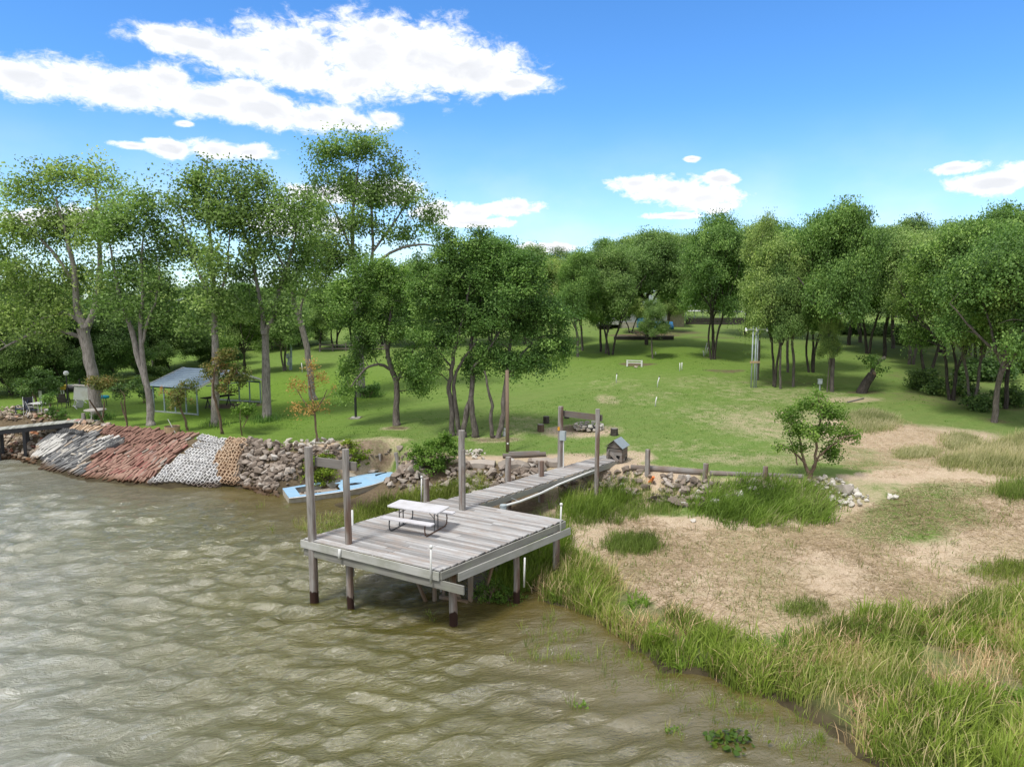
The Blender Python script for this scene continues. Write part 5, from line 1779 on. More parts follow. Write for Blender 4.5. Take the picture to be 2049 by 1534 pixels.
# ------------------------------------------------------------------ stones and blocks
def hull_mesh(seed, n=13, sq=(1, .8, .6), name='stone'):
    r = np.random.default_rng(seed)
    bm = bmesh.new()
    for _ in range(n):
        d = r.normal(0, 1, 3)
        d /= np.linalg.norm(d)
        d = np.sign(d) * np.abs(d) ** .75 * r.uniform(.8, 1.0)
        bm.verts.new(d * np.array(sq) * .5)
    res = bmesh.ops.convex_hull(bm, input=bm.verts)
    junk = [g for g in res['geom_interior'] if isinstance(g, bmesh.types.BMVert)]
    if junk:
        bmesh.ops.delete(bm, geom=junk, context='VERTS')
    me = bpy.data.meshes.new(name)
    bm.to_mesh(me)
    bm.free()
    return me


STONES = [hull_mesh(300 + k, 12 + k % 4, (1, rd.uniform(.65, .95), rd.uniform(.45, .75))) for k in range(12)]
FLATS = [hull_mesh(330 + k, 12, (1, rd.uniform(.6, .9), rd.uniform(.22, .35))) for k in range(5)]
_mcache = {}


def stone_mesh(k, mat, flat=False):
    key = (k, mat, flat)
    if key not in _mcache:
        me = (FLATS if flat else STONES)[k].copy()
        me.materials.append(M[mat])
        _mcache[key] = me
    return _mcache[key]


def heap(name, label, cat, polys, counts, mat, sizes, seed, limit=300, sink=.25, group=None, piece='stone', world=True, lift=(0, .0), flatp=.15):
    """stones spread over ground outlines; the largest-looking ones single, the rest joined"""
    r = np.random.default_rng(seed)
    P = np.concatenate([(in_world_poly if world else in_pix_poly)(p, c, r) for p, c in zip(polys, counts)])
    bs = (P[:, 0] - BA.x) * math.cos(brot) + (P[:, 1] - BA.y) * math.sin(brot)
    bw = -(P[:, 0] - BA.x) * math.sin(brot) + (P[:, 1] - BA.y) * math.cos(brot)
    P = P[~((bs > -.25) & (bs < BL_ + .1) & (bw > -.45) & (bw < 2.05))]
    org = P.mean(0)
    root = thing(name, label, cat, org, 0, group)
    sz = sizes[0] * (sizes[1] / sizes[0]) ** (r.uniform(0, 1, len(P)) ** 1.5)
    order = np.argsort(-sz / P[:, 1])
    rest = MB()
    for i, j in enumerate(order):
        flat = r.random() < flatp
        k = int(r.integers(len(FLATS) if flat else len(STONES)))
        rot = (r.uniform(-.6, .6), r.uniform(-.6, .6), r.uniform(0, 6.28))
        p = P[j] - org + np.array([0, 0, sz[j] * (.5 - sink) * .6 + r.uniform(*lift)])
        s = sz[j] * r.uniform(.85, 1.15, 3)
        if i < limit:
            o = link(piece, stone_mesh(k, mat, flat), root, p, rot)
            o.scale = s
        else:
            me = (FLATS if flat else STONES)[k]
            Mx = Matrix.LocRotScale(Vector(p), Vector((0, 0, 0)).to_track_quat('X', 'Z') if False else Matrix.Rotation(rot[2], 3, 'Z').to_quaternion(), Vector(s))
            rest.add([Mx @ v.co for v in me.vertices], [tuple(f.vertices) for f in me.polygons])
    if rest.v:
        o = rest.build('small_stones', mat, root)
        o['kind'] = 'stuff'
    return root


heap('rubble_heap', 'bank of brown broken rubble between the tan blocks and the blue boat', 'rubble',
     [[(492, 882), (560, 893), (640, 900), (720, 912), (800, 925), (850, 950), (840, 962), (780, 938), (690, 945), (600, 970), (580, 992), (510, 982), (470, 972)], [(500, 960), (560, 975), (600, 1000), (560, 1000), (480, 978)], [(690, 915), (760, 915), (840, 935), (860, 965), (810, 965), (790, 950), (700, 945)], [(770, 955), (830, 950), (850, 985), (800, 985), (770, 975)], [(690, 893), (790, 893), (850, 915), (850, 945), (800, 958), (720, 940)], [(780, 950), (850, 945), (885, 985), (800, 985)]],
     [820, 70, 170, 60, 170, 70], 'rubble_stone', (.20, .62), 41, lift=(-.05, .10))
heap('rubble_heap', 'pile of rubble and broken concrete left of the walkway behind the tall splinted post', 'rubble',
     [[(880, 955), (920, 935), (985, 925), (1035, 930), (1070, 925), (1100, 935), (1000, 990), (930, 990), (870, 985)]], [170], 'rubble_stone', (.2, .7), 42, lift=(-.05, .12))
heap('rubble_heap', 'overgrown rubble wall below the log edging right of the walkway', 'rubble',
     [[(1195, 950), (1250, 940), (1300, 950), (1420, 965), (1560, 972), (1640, 965), (1640, 985), (1500, 1010), (1400, 1020), (1280, 1005), (1190, 975)], [(1120, 965), (1190, 945), (1200, 990), (1130, 1010)]], [330, 60], 'rubble_stone', (.18, .62), 43, lift=(-.05, .18))
heap('stone_pile', 'pile of whitish limestone lumps right of the young tree', 'stones', [[(1638, 960), (1670, 955), (1710, 975), (1742, 1002), (1720, 1015), (1680, 1020), (1640, 985)]], [85], 'limestone', (.14, .42), 44, lift=(0, .1))
heap('stone_pile', 'few pale stones on bare ground far right of the limestone pile', 'stones', [[(1770, 995), (1795, 993), (1800, 1003), (1772, 1004)]], [5], 'limestone', (.25, .4), 45)
heap('stone_pile', 'small pile of cream stones between the green bush and the walkway', 'stones', [[(930, 905), (965, 903), (975, 918), (932, 922)]], [26], 'limestone', (.18, .42), 46, lift=(0, .12))
heap('stone_row', 'row of big white stones along the top of the rubble bank', 'stones', [[(545, 886), (600, 884), (660, 884), (700, 890), (640, 900), (590, 902), (548, 898)]], [26], 'limestone', (.3, .7), 47, sink=.15)
heap('stone_pile', 'ragged bank of mixed pale stones and brick bits below the plank jetty', 'stones',
     [[(0, 868), (60, 862), (130, 846), (180, 846), (95, 872), (70, 930), (0, 920)], [(180, 845), (230, 851), (205, 862), (110, 866), (90, 862)]], [260, 60], 'mixed_stone', (.22, .55), 48, lift=(-.04, .1))
heap('stone_pile', 'mixed heap of orange brick and pale stone beyond the plank jetty', 'stones', [[(-60, 826), (30, 818), (60, 822), (140, 834), (120, 842), (0, 846), (-60, 850)]], [190], 'mixed_stone', (.2, .5), 49, lift=(0, .25))
heap('stone_pile', 'loose cream stones scattered on the grey slabs above the water', 'stones', [[(108, 908), (150, 902), (175, 918), (160, 935), (120, 920)]], [16], 'limestone', (.25, .45), 50, sink=0)
for k, (u, v, s, lab) in enumerate([(1387, 1045, .30, 'single cream stone at the edge of the straw below the tall grass'), (700, 960, .95, 'big flat pale slab of stone above the boat deck'), (1690, 985, .9, 'big brown boulder in the limestone pile'), (745, 952, .8, 'broad broken brown slab beside the bow of the boat')]):
    p = g1(u, v)
    o = link('boulder', stone_mesh(k % 5, 'limestone' if k < 2 else 'rubble_stone', True) if k in (1, 3) else stone_mesh(k, 'limestone' if k == 0 else 'rubble_stone'), None, p + Vector((0, 0, s * .15)), (.2, .1, k))
    o.scale = (s, s, s)
    tag(o, lab, 'stone')
# broken concrete footing beside the walkway
for k, (u0, u1, v, lab) in enumerate([(1000, 1060, 938, 'long lump of old poured concrete behind the walkway'), (1062, 1115, 932, 'cracked lump of old concrete next to the walkway stringer'), (925, 990, 935, 'weathered concrete ledge under the small cream stone pile')]):
    a, b = g1(u0, v), g1(u1, v)
    m = MB()
    L = (b - a).length
    r = np.random.default_rng(60 + k)
    pts = [(L * (t - .5), r.uniform(-.06, .06), r.uniform(-.05, .05)) for t in np.linspace(0, 1, 6)]
    m.tube(pts, [.28 * r.uniform(.85, 1.15) for _ in pts], 7)
    o = m.build('concrete_lump', 'old_concrete', None, (a + b) / 2 + Vector((0, .1, .05)))
    o.rotation_euler = (b - a).to_track_quat('X', 'Z').to_euler()
    tag(o, lab, 'concrete')


def quad_frame(corners):
    TL, TR, BR, BL = [g1(*c) for c in corners]

    def P(s, t):
        p = (TL * (1 - s) + TR * s) * (1 - t) + (BL * (1 - s) + BR * s) * t
        p.z = float(hz(p.x, p.y))
        return p
    return P


def slope_axes(P, s, t, ang):
    e = .03
    a = (P(min(s + e, 1), t) - P(max(s - e, 0), t)).normalized()
    u = (P(s, max(t - e, 0)) - P(s, min(t + e, 1))).normalized()
    n = a.cross(u).normalized()
    u = n.cross(a)
    L = (a * math.cos(ang) + u * math.sin(ang)).normalized()
    T = n.cross(L)
    return L, T, n


BOX = MB().box((0, 0, 0), (1, 1, 1)).mesh('slab')


def slab_field(name, label, cat, quads_, mat, size, gap, rowh, ang, seed, piece='slab', limit=300, jit=.10, lift=.05, tilt=.25, skip=0.0):
    r = np.random.default_rng(seed)
    items = []
    for corners in quads_:
        P = quad_frame(corners)
        H = ((P(0, 0) - P(0, 1)).length + (P(1, 0) - P(1, 1)).length) / 2
        Wd = ((P(0, 0) - P(1, 0)).length + (P(0, 1) - P(1, 1)).length) / 2
        nr, nc = max(1, int(H / rowh)), max(2, int(Wd / gap))
        for i in range(nr):
            off = r.uniform(0, 1)
            for j in range(nc):
                if r.random() < skip:
                    continue
                s, t = (j + off) / nc, (i + .5 + r.uniform(-.12, .12)) / nr
                if s > 1:
                    continue
                items.append((P, s, t, i))
    c0 = items[len(items) // 2][0](.5, .5)
    root = thing(name, label, cat, c0)
    me = BOX.copy()
    me.materials.append(M[mat])
    rest = MB()
    items = [q for q in items if r.random() > .10 + .45 * (min(q[1], 1 - q[1]) < .05)]
    items.sort(key=lambda q: q[0](q[1], q[2]).y)
    for n_, (P, s, t, i) in enumerate(items):
        L, T, N = slope_axes(P, s, t, ang + r.normal(0, jit * 1.6) + .22 * math.sin(i * 1.7 + 3 * s))
        R = Matrix((L, T, N)).transposed() @ Matrix.Rotation(r.normal(0, .10) + tilt, 3, 'X') @ Matrix.Rotation(r.normal(-.06, .05), 3, 'Y')
        S = Vector((size[0] * r.uniform(.85, 1.15), size[1] * r.uniform(.8, 1.2), size[2] * r.uniform(.9, 1.1)))
        p = P(s, t) + N * (lift + r.normal(0, .03) + .05 * math.sin(7 * s + 2 * i)) + L * r.normal(0, .05) - c0
        if n_ < limit:
            o = link(piece, me, root, p)
            o.rotation_euler = R.to_euler()
            o.scale = S
        else:
            rest.box(p, S, R)
    if rest.v:
        o = rest.build('slabs', mat, root)
        o['kind'] = 'stuff'
    return root


slab_field('slab_revetment', 'slope of dull red paving slabs stood on edge above the water', 'revetment',
           [[(206, 853), (402, 873), (300, 968), (168, 957)]], 'red_slab', (.44, .085, .16), .128, .40, 1.25, 71, lift=.04)
slab_field('slab_revetment', 'slope of dark grey paving slabs stood on edge left of the red ones', 'revetment',
           [[(98, 868), (205, 862), (172, 956), (85, 938)]], 'grey_slab', (.50, .09, .16), .14, .44, 1.1, 72, lift=.04)
slab_field('slab_revetment', 'band of off-white slabs on edge inside the grey slope', 'revetment', [[(95, 872), (142, 872), (110, 908), (66, 920)]], 'white_slab', (.55, .09, .18), .14, .46, .9, 73, lift=.10)
slab_field('slab_revetment', 'short band of white slabs on edge at the grey and red border', 'revetment', [[(212, 878), (240, 880), (205, 910), (178, 916)]], 'white_slab', (.55, .08, .3), .15, .46, .75, 74, lift=.14)
slab_field('slab_revetment', 'band of buff slabs on edge along the crest above the grey slope', 'revetment', [[(140, 856), (212, 856), (205, 868), (140, 866)]], 'tan_block', (.5, .07, .26), .15, .42, .9, 75, lift=.06)


def block_mesh(name='block'):
    """hollow concrete block, two cells, cells facing up: .40 x .20 x .19"""
    m = MB()
    L, W_, H = .40, .20, .19
    t = .032
    xs = [-L / 2, -L / 2 + t, -t / 2, t / 2, L / 2 - t, L / 2]
    ys = [-W_ / 2, -W_ / 2 + t, W_ / 2 - t, W_ / 2]
    vs = [(x, y, H / 2) for y in ys for x in xs]
    fs = []
    hole = {(1, 1), (3, 1)}
    for j in range(3):
        for i in range(5):
            if (i, j) not in hole:
                fs.append((j * 6 + i, j * 6 + i + 1, (j + 1) * 6 + i + 1, (j + 1) * 6 + i))
    b = len(vs)
    vs += [(-L / 2, -W_ / 2, -H / 2), (L / 2, -W_ / 2, -H / 2), (L / 2, W_ / 2, -H / 2), (-L / 2, W_ / 2, -H / 2)]
    fs += [(b, b + 1, 5, 0), (b + 1, b + 2, 23, 5), (b + 2, b + 3, 18, 23), (b + 3, b, 0, 18)]
    for (i, j) in hole:
        q = len(vs)
        c = [(xs[i], ys[j]), (xs[i + 1], ys[j]), (xs[i + 1], ys[j + 1]), (xs[i], ys[j + 1])]
        vs += [(x, y, -H / 2 + .02) for x, y in c]
        top = [j * 6 + i, j * 6 + i + 1, (j + 1) * 6 + i + 1, (j + 1) * 6 + i]
        for k in range(4):
            k2 = (k + 1) % 4
            fs.append((top[k], top[k2], q + k2, q + k))
        fs.append((q, q + 1, q + 2, q + 3))
    m.add(vs, fs)
    return m.mesh(name)


BLOCK = block_mesh()


def block_field(name, label, quads_, mat, seed, pitch=(.36, .215), ang=1.2, jit=.12, lift=.06, loose=.2):
    r = np.random.default_rng(seed)
    me = BLOCK.copy()
    me.materials.append(M[mat])
    root = None
    n_ = 0
    for corners in quads_:
        P = quad_frame(corners)
        if root is None:
            c0 = P(.5, .5)
            root = thing(name, label, 'revetment', c0)
        H = ((P(0, 0) - P(0, 1)).length + (P(1, 0) - P(1, 1)).length) / 2
        Wd = ((P(0, 0) - P(1, 0)).length + (P(0, 1) - P(1, 1)).length) / 2
        nr, nc = max(1, int(H / pitch[0])), max(1, int(Wd / pitch[1]))
        for i in range(nr):
            for j in range(nc):
                s = (j + .5) / nc + (.5 / nc * (i % 2) - .25 / nc)
                t = (i + .5) / nr
                L, T, N = slope_axes(P, min(max(s, .03), .97), t, ang + r.normal(0, jit))
                R = Matrix((L, T, N)).transposed()
                if r.random() < loose:
                    R = R @ Matrix.Rotation(r.normal(0, .5), 3, 'Z') @ Matrix.Rotation(r.normal(0, .25), 3, 'X')
                R = R @ Matrix.Rotation(r.normal(-.12, .05), 3, 'Y')
                o = link('block', me, root, P(s, t) + N * (lift + r.uniform(0, .05)) - c0)
                o.rotation_euler = R.to_euler()
                n_ += 1
                if n_ >= 300:
                    return root
    return root


block_field('block_revetment', 'white hollow concrete blocks laid cells up down the slope', [[(408, 873), (462, 884), (432, 922), (372, 914)], [(366, 914), (430, 922), (446, 976), (296, 972)]], 'white_block', 81)
block_field('block_revetment', 'tan hollow concrete blocks laid cells up beside the white ones', [[(464, 882), (504, 886), (484, 924), (434, 920)], [(432, 922), (484, 924), (478, 972), (448, 972)]], 'tan_block', 82, lift=.10, loose=.3)
block_field('block_revetment', 'few dark grey hollow blocks along the top of the grey slabs', [[(128, 862), (175, 868), (168, 878), (118, 870)], [(202, 886), (255, 884), (235, 896), (196, 912)]], 'grey_slab', 83, ang=.4, lift=.16)

root = thing('stone_pile', 'few stones lying inside the open cockpit of the wrecked boat', 'stones', boat.location.copy(), brot)
for k in range(9):
    t_ = .14 + .30 * ((k * 37) % 10) / 10
    q = deckpt(t_, .25 + .6 * ((k * 53) % 10) / 10)
    o = link('stone', stone_mesh(k, 'rubble_stone'), root, (q.x, q.y, .08), (k, k * .3, k * 2))
    o.scale = (.34, .3, .28)
# ------------------------------------------------------------------ fire ring and stump seats
fp = g1(1178, 858)
fr = thing('fire_pit', 'round fire pit ringed with two courses of pale stones', 'fire pit', fp)
r = np.random.default_rng(91)
for c, (n, rad, z) in enumerate([(15, .78, .09), (14, .74, .26)]):
    for k in range(n):
        a = 6.283 * (k + .5 * c) / n
        o = link('stone', stone_mesh(int(r.integers(12)), 'limestone'), fr, (math.cos(a) * rad, math.sin(a) * rad, z + r.uniform(-.03, .03)), (r.uniform(-.3, .3), r.uniform(-.3, .3), a + 1.57))
        o.scale = (r.uniform(.30, .40), r.uniform(.28, .34), r.uniform(.26, .34))
m = MB()
m.add([(math.cos(6.283 * k / 16) * .66, math.sin(6.283 * k / 16) * .66, .10) for k in range(16)], [tuple(range(16))])
m.build('ash_bed', 'ash', fr)
for (u, v, t, rr, lab) in [(1082, 863, 849, .19, 'reddish log stump seat, nearer of the pair left of the fire pit'), (1093, 847, 833, .18, 'grey log stump seat, farther of the pair left of the fire pit'), (1134, 837, 828, .15, 'low dark stump seat behind the gate post and the fire pit'), (1229, 871, 857, .20, 'log stump seat right of the fire pit')]:
    p = g1(u, v)
    h_ = at_y(u, t, p.y).z - p.z
    s = thing('log_stump', lab, 'stump', p, rd.uniform(0, 6), 'stump seats round the fire pit')
    MB().tube([(0, 0, -.05), (0, 0, h_ * .5), (0, 0, h_)], [rr * 1.08, rr, rr * .98], 12).build('bark', 'bark_dark' if u != 1082 else 'brown_pole', s)
    MB().tube([(0, 0, h_ - .01), (0, 0, h_ + .012)], rr * .93, 12).build('cut_face', 'grey_timber', s)

# ------------------------------------------------------------------ white pipes standing on the lawn
for (u, v, t, lean, cap, lab) in [(1233, 766, 748, .03, True, 'white pipe stake with dark cap, left of the two capped stakes on the lawn'), (1315, 775, 754, .10, True, 'white pipe stake with dark cap leaning right beside a bare edge'), (1311, 814, 794, .07, False, 'white pipe stake nearest the fire pit, no cap'),
                                  (1360, 743, 726, .0, False, 'taller of two white pipes beside the bare flower bed'), (1364, 741, 725, .01, False, 'slimmer of two white pipes beside the bare flower bed'), (1410, 712, 686, .08, False, 'tallest white pipe leaning at the foot of the broad oak'),
                                  (1414, 708, 693, .12, False, 'white pipe leaning right, closest to the broad oak'), (1408, 714, 701, -.06, False, 'shortest white pipe leaning left before the broad oak'), (1312, 710, 704, 0, False, 'short white stub in the grass beside the bare-stemmed tree'), (605, 746, 726, -.03, False, 'white pipe post on the lawn right of the meter pole'),
                                  (1196, 927, 886, .0, True, 'white ball-topped pipe beside the walkway hut')]:
    p = g1(u, v)
    h_ = at_y(u, t, p.y).z - p.z
    s = thing('pipe_stake', lab, 'pipe', p, 0, 'white pipes on the lawn')
    rr = .036
    MB().tube([(0, 0, -.1), (lean * h_ * .5, 0, h_ * .5), (lean * h_ * 2, .02, h_)], rr, 8).build('pipe', 'white_pvc', s, smooth=True)
    if cap:
        MB().ball((lean * h_ * 2, .02, h_ + .01), rr * 1.4, 8, 6).build('cap', 'black_paint' if u != 1196 else 'white_pvc', s)

# white rail frame
a, b = g1(1255, 734), g1(1284, 734)
fr = thing('rail_frame', 'low white goalpost-like frame of posts and rails on the lawn with a stone in it', 'rail_frame', (a + b) / 2, math.atan2(b.y - a.y, b.x - a.x))
w = (b - a).length
hh = at_y(1270, 720, a.y).z - a.z
for s in (-1, 1):
    MB().box((0, 0, 0), (.13, .13, hh + .2)).build('post', 'white_plastic', fr, (s * w / 2, 0, (hh - .2) / 2))
for z in (hh - .05, hh - .24):
    MB().box((0, 0, 0), (w - .14, .07, .07)).build('rail', 'white_plastic', fr, (0, 0, z))
o = link('boulder', stone_mesh(3, 'mixed_stone'), None, g1(1271, 735) + Vector((0, -.25, .08)), (0, 0, 1))
o.scale = (.5, .4, .35)
tag(o, 'pinkish stone lying under the white rail frame', 'stone')

# flood-light pole
p = g1(1499, 771)
p = p + Vector((0, -.9, 0))
p.z = float(hz(p.x, p.y))
fl = thing('floodlight_pole', 'floodlight mast of three steel pipes with a cross arm and lamps', 'light pole', p)
ht = at_y(1499, 652, p.y).z - p.z
for k, (dx, dy, hk) in enumerate([(-.17, 0, ht), (.02, -.10, ht - .1), (.20, .02, ht)]):
    MB().tube([(dx, dy, -.2), (dx, dy, hk)], .048, 8).build('pipe', 'grey_box', fl, smooth=True)
za = at_y(1499, 659, p.y).z - p.z
MB().beam((-.78, -.05, za), (.80, -.05, za), .07, .07).build('cross_arm', 'galvanised', fl)
zb = at_y(1499, 724, p.y).z - p.z
MB().beam((-.36, -.13, zb), (.36, -.13, zb), .06, .14).build('brace_board', 'tan_tub', fl)
for x in (-.74, .02, .76):
    lm = MB().tube([(0, 0, .10), (0, -.03, .02)], [.05, .07], 8).build('lamp_holder', 'galvanised', fl, (x, -.12, za))
    MB().ball((x, -.20, za - .08), .085, 8, 6).build('lamp', 'lamp_glass', fl, smooth=True)

# tall brown pole and thin dark lamp post
p = g1(1016, 905)
h_ = at_y(1015, 765, p.y).z - p.z
pl = thing('utility_pole', 'tall brown wooden pole beside the oak with two curved trunks', 'pole', p)
MB().tube([(0, 0, -.4), (-.02, 0, h_ * .5), (-.03, 0, h_ + .6)], [.095, .09, .08], 10).build('shaft', 'brown_pole', pl, smooth=True)
MB().ball((.0, -.12, 1.0 - .55), .05, 6, 5).build('insulator', 'white_plastic', pl)
p = g1(712, 837)
h_ = at_y(711, 700, p.y).z - p.z
pl = thing('lamp_post', 'thin dark metal lamp post on a square base plate', 'lamp post', p)
MB().tube([(0, 0, 0), (0, 0, h_)], .075, 8).build('shaft', 'black_paint', pl)
MB().box((0, 0, .03), (.55, .55, .08)).build('base_plate', 'concrete', pl)
p = g1(137, 812)
pl = thing('lamp_post', 'slim garden lamp post with a white globe beyond the patio chairs', 'lamp post', p)
h_ = at_y(137, 750, p.y).z - p.z
MB().tube([(0, 0, 0), (0, 0, h_)], .04, 8).build('shaft', 'black_paint', pl)
MB().ball((0, 0, h_ + .12), .17, 10, 8).build('globe', 'lamp_glass', pl, smooth=True)
# meter pole
p = g1(582, 741)
pl = thing('meter_pole', 'pale utility pole with electric meter boxes and a lamp on the far left lawn', 'pole', p)
h_ = at_y(584, 640, p.y).z - p.z
px = p.y / F_PX
MB().tube([(0, 0, -.2), (.10, 0, h_ * .5), (.30, 0, h_)], [.12, .11, .09], 8).build('shaft', 'post_grey_blue', pl)
for (u, v, s) in [(578, 712, (.26, .16, .42)), (582, 720, (.36, .16, .5)), (579, 727, (.2, .2, .3))]:
    MB().box((0, 0, 0), s).build('meter_box', 'grey_box', pl, ((u - 582) * px, -.16, at_y(u, v, p.y).z - p.z))
MB().tube([(-.10, -.1, -.1), (-.10, -.1, 1.6)], .03, 6).build('conduit_pipe', 'galvanised', pl)
MB().ball((-.12, -.15, at_y(581, 664, p.y).z - p.z), .14, 8, 6).build('lamp', 'lamp_glass', pl, smooth=True)
# grey utility box
p = g1(1640, 781)
bx_ = thing('utility_box', 'small grey electric pedestal box on a post left of the tall pale oak', 'utility box', p)
h_ = at_y(1640, 759, p.y).z - p.z
MB().tube([(0, 0, -.1), (0, 0, h_ * .62)], .05, 8).build('post', 'galvanised', bx_)
MB().box((0, 0, h_ * .8), (.26, .18, h_ * .42)).box((0, 0, h_ * 1.02), (.30, .22, .03)).build('case', 'grey_box', bx_)
# leaning stump
p = g1(1724, 786)
sp = thing('tree_stump', 'leaning dark stump of a cut trunk with sprouts, right of the tall pale oak', 'stump', p)
px = p.y / F_PX
MB().tube([(0, 0, -.2), (.02, 0, .1), (8 * px, 0, 20 * px), (18 * px, -.1, 38 * px)], [.44, .36, .31, .29], 10).build('trunk', 'bark_dark', sp)
MB().tube([(18 * px, -.10, 38 * px), (23 * px, -.14, 39.5 * px)], [.2, .22], 10).build('cut_face', 'brown_brace', sp)
MB().tube([(16 * px, 0, 36 * px), (26 * px, 0.2, 56 * px), (38 * px, .2, 66 * px), (46 * px, .2, 71 * px)], [.12, .12, .14, .12], 7).build('broken_limb', 'bark_grey', sp)
G = TreeGeo(151)
G.limb([(14 * px, 0, 34 * px), (12 * px, .1, 60 * px)], [.03, .01], n=4)
G.clumps([(8 * px, 0, 58 * px, .9, .6, .5), (20 * px, 0, 66 * px, .8, .6, .45), (40 * px, 0, 44 * px, .5, .4, .5)], 20, (.14, 34), clump_r=.3, fill=.2)
o = link('foliage', G.leaf_mesh('leaf_oak', 'foliage'), sp)
o['kind'] = 'stuff'
# small white ornament
p = g1(1009, 872)
st = thing('garden_ornament', 'small white garden ornament beside the foot of the tall brown pole', 'ornament', p)
MB().tube([(0, 0, 0), (0, 0, .12), (0, 0, .22), (.02, 0, .30)], [.11, .10, .07, .05], 8).build('body', 'white_plastic', st)
MB().ball((.02, -.02, .36), .08, 8, 6).build('head', 'white_plastic', st)

# ------------------------------------------------------------------ carport
N_ = g1(396, 831)
NL = g1(309, 824)
FR = g1(522, 806)
cp_ = thing('carport', 'open metal carport with a ribbed blue grey gable roof on the left lawn', 'carport', N_)
eN = Vector((NL.x - N_.x, NL.y - N_.y, 0))
eF = Vector((FR.x - N_.x, FR.y - N_.y, 0))
he = at_y(396, 779, N_.y).z - N_.z
mid_y = (N_ + eF * .5).y
hr = at_y(445, 742, mid_y).z - N_.z
zb = lambda q: float(hz(N_.x + q.x, N_.y + q.y)) - N_.z
for k in range(5):
    for f in (0, 1):
        q = eN * (k / 4) + eF * f
        MB().box((0, 0, 0), (.075, .075, he - zb(q))).build('post', 'post_grey_blue', cp_, (q.x, q.y, (he + zb(q)) / 2))
for f in (0, 1):
    a, b = eF * f, eN + eF * f
    MB().beam((a.x, a.y, zb(a) + .06), (b.x, b.y, zb(b) + .06), .08, .08).build('base_rail', 'galvanised', cp_)
    MB().beam((a.x, a.y, he), (b.x, b.y, he), .07, .12).build('eave_beam', 'carport_green', cp_)
nr = 11
ov = eN.normalized() * .25
of = eF.normalized() * .28
for f, s in ((0, 1), (1, -1)):
    for k in range(nr):
        # sheet panels running along the ridge direction, one below the other, slightly lapped
        t0, t1 = k / nr, (k + 1) / nr
        e0 = (eF * f - of * s) * (1 - t0) + eF * .5 * t0
        e1 = (eF * f - of * s) * (1 - t1) + eF * .5 * t1
        z0, z1 = he + (hr - he) * t0 + .07, he + (hr - he) * t1 + .07
        a0, b0 = e0 - ov, e0 + eN + ov
        a1, b1 = e1 - ov, e1 + eN + ov
        up = Vector((0, 0, .022))
        vs = [Vector((a0.x, a0.y, z0)) + up, Vector((b0.x, b0.y, z0)) + up, Vector((b1.x, b1.y, z1)), Vector((a1.x, a1.y, z1))]
        vs += [v - Vector((0, 0, .02)) for v in vs]
        MB().add(vs, [(0, 1, 2, 3), (7, 6, 5, 4), (0, 4, 5, 1), (1, 5, 6, 2), (2, 6, 7, 3), (3, 7, 4, 0)]).build('roof_panel', 'carport_roof', cp_)
for off in (-ov, eN + ov):
    for f, s in ((0, 1), (1, -1)):
        a = eF * f - of * s + off
        b = eF * .5 + off
        MB().beam((a.x, a.y, he + .05), (b.x, b.y, hr + .05), .04, .13).build('gable_trim', 'white_plastic', cp_)
    a, b = eF * .12 + off * .6, eF * .88 + off * .6
    MB().beam((a.x, a.y, he + .16), (b.x, b.y, he + .16), .06, .06).build('tie_beam', 'post_grey_blue', cp_)
q = N_ + eN * .35 + eF * .55
tp = thing('trestle_table', 'dark trestle table standing on bare earth under the carport', 'table', (q.x, q.y, float(hz(q.x, q.y))), math.atan2(eF.y, eF.x))
MB().box((0, 0, .74), (2.2, .7, .05)).build('tabletop', 'dark_board', tp)
for s in (-1, 1):
    MB().beam((s * .8, -.28, 0), (s * .8, .05, .72), .05, .05).beam((s * .8, .28, 0), (s * .8, -.05, .72), .05, .05).build('leg', 'black_paint', tp)

# ------------------------------------------------------------------ garden furniture on the far left
def place(u, v):
    return g1(u, v)


p = place(80, 828)
pt = thing('patio_table', 'white-edged patio table beside the blue sling chairs at the bank', 'table', p, -.15)
MB().box((0, 0, .70), (1.0, .8, .04)).build('tabletop', 'white_plastic', pt)
for sx in (-1, 1):
    for sy in (-1, 1):
        MB().tube([(sx * .42, sy * .32, 0), (sx * .44, sy * .34, .68)], .025, 6).build('leg', 'white_plastic', pt)
p = place(101, 832)
pt = thing('bench', 'small white bench right of the patio table', 'bench', p, -.1)
MB().box((0, 0, .40), (.55, .32, .04)).build('seat', 'white_plastic', pt)
for sx in (-1, 1):
    for sy in (-1, 1):
        MB().tube([(sx * .24, sy * .13, 0), (sx * .24, sy * .13, .38)], .022, 6).build('leg', 'white_plastic', pt)


def sling_chair(u, v, rz, label, mat, frame='white_plastic', group=None, tip=(0, 0)):
    p = place(u, v)
    c = thing('patio_chair', label, 'chair', p, rz, group)
    c.rotation_euler.x, c.rotation_euler.y = tip
    MB().beam((0, -.24, .42), (0, .24, .40), .50, .03).build('seat', mat, c)
    MB().beam((0, .25, .42), (0, .42, 1.0), .50, .03, up=(0, 1, 0)).build('backrest', mat, c)
    for s in (-1, 1):
        MB().tube([(s * .27, -.28, 0), (s * .27, -.24, .60), (s * .27, .30, .62)], .02, 6).build('arm_frame', frame, c)
        MB().tube([(s * .27, .38, 0), (s * .27, .24, .42), (s * .27, .44, 1.02)], .02, 6).build('leg', frame, c)
    return c


CH = 'patio chairs on the left lawn'
sling_chair(42, 830, -.9, 'dark blue round-backed patio chair nearest the edge of the stones', 'chair_dark_blue', 'chair_dark_blue', CH)
sling_chair(58, 828, .6, 'black sling chair with white arms behind the patio table', 'black_paint', 'white_plastic', CH, (.25, 0))
sling_chair(67, 832, 2.4, 'dark blue chair with white arms tucked against the patio table', 'chair_dark_blue', 'white_plastic', CH)
sling_chair(129, 816, 3.3, 'brown mesh high-backed chair facing away, in front of two white poles', 'chair_mesh_brown', 'black_paint', CH)
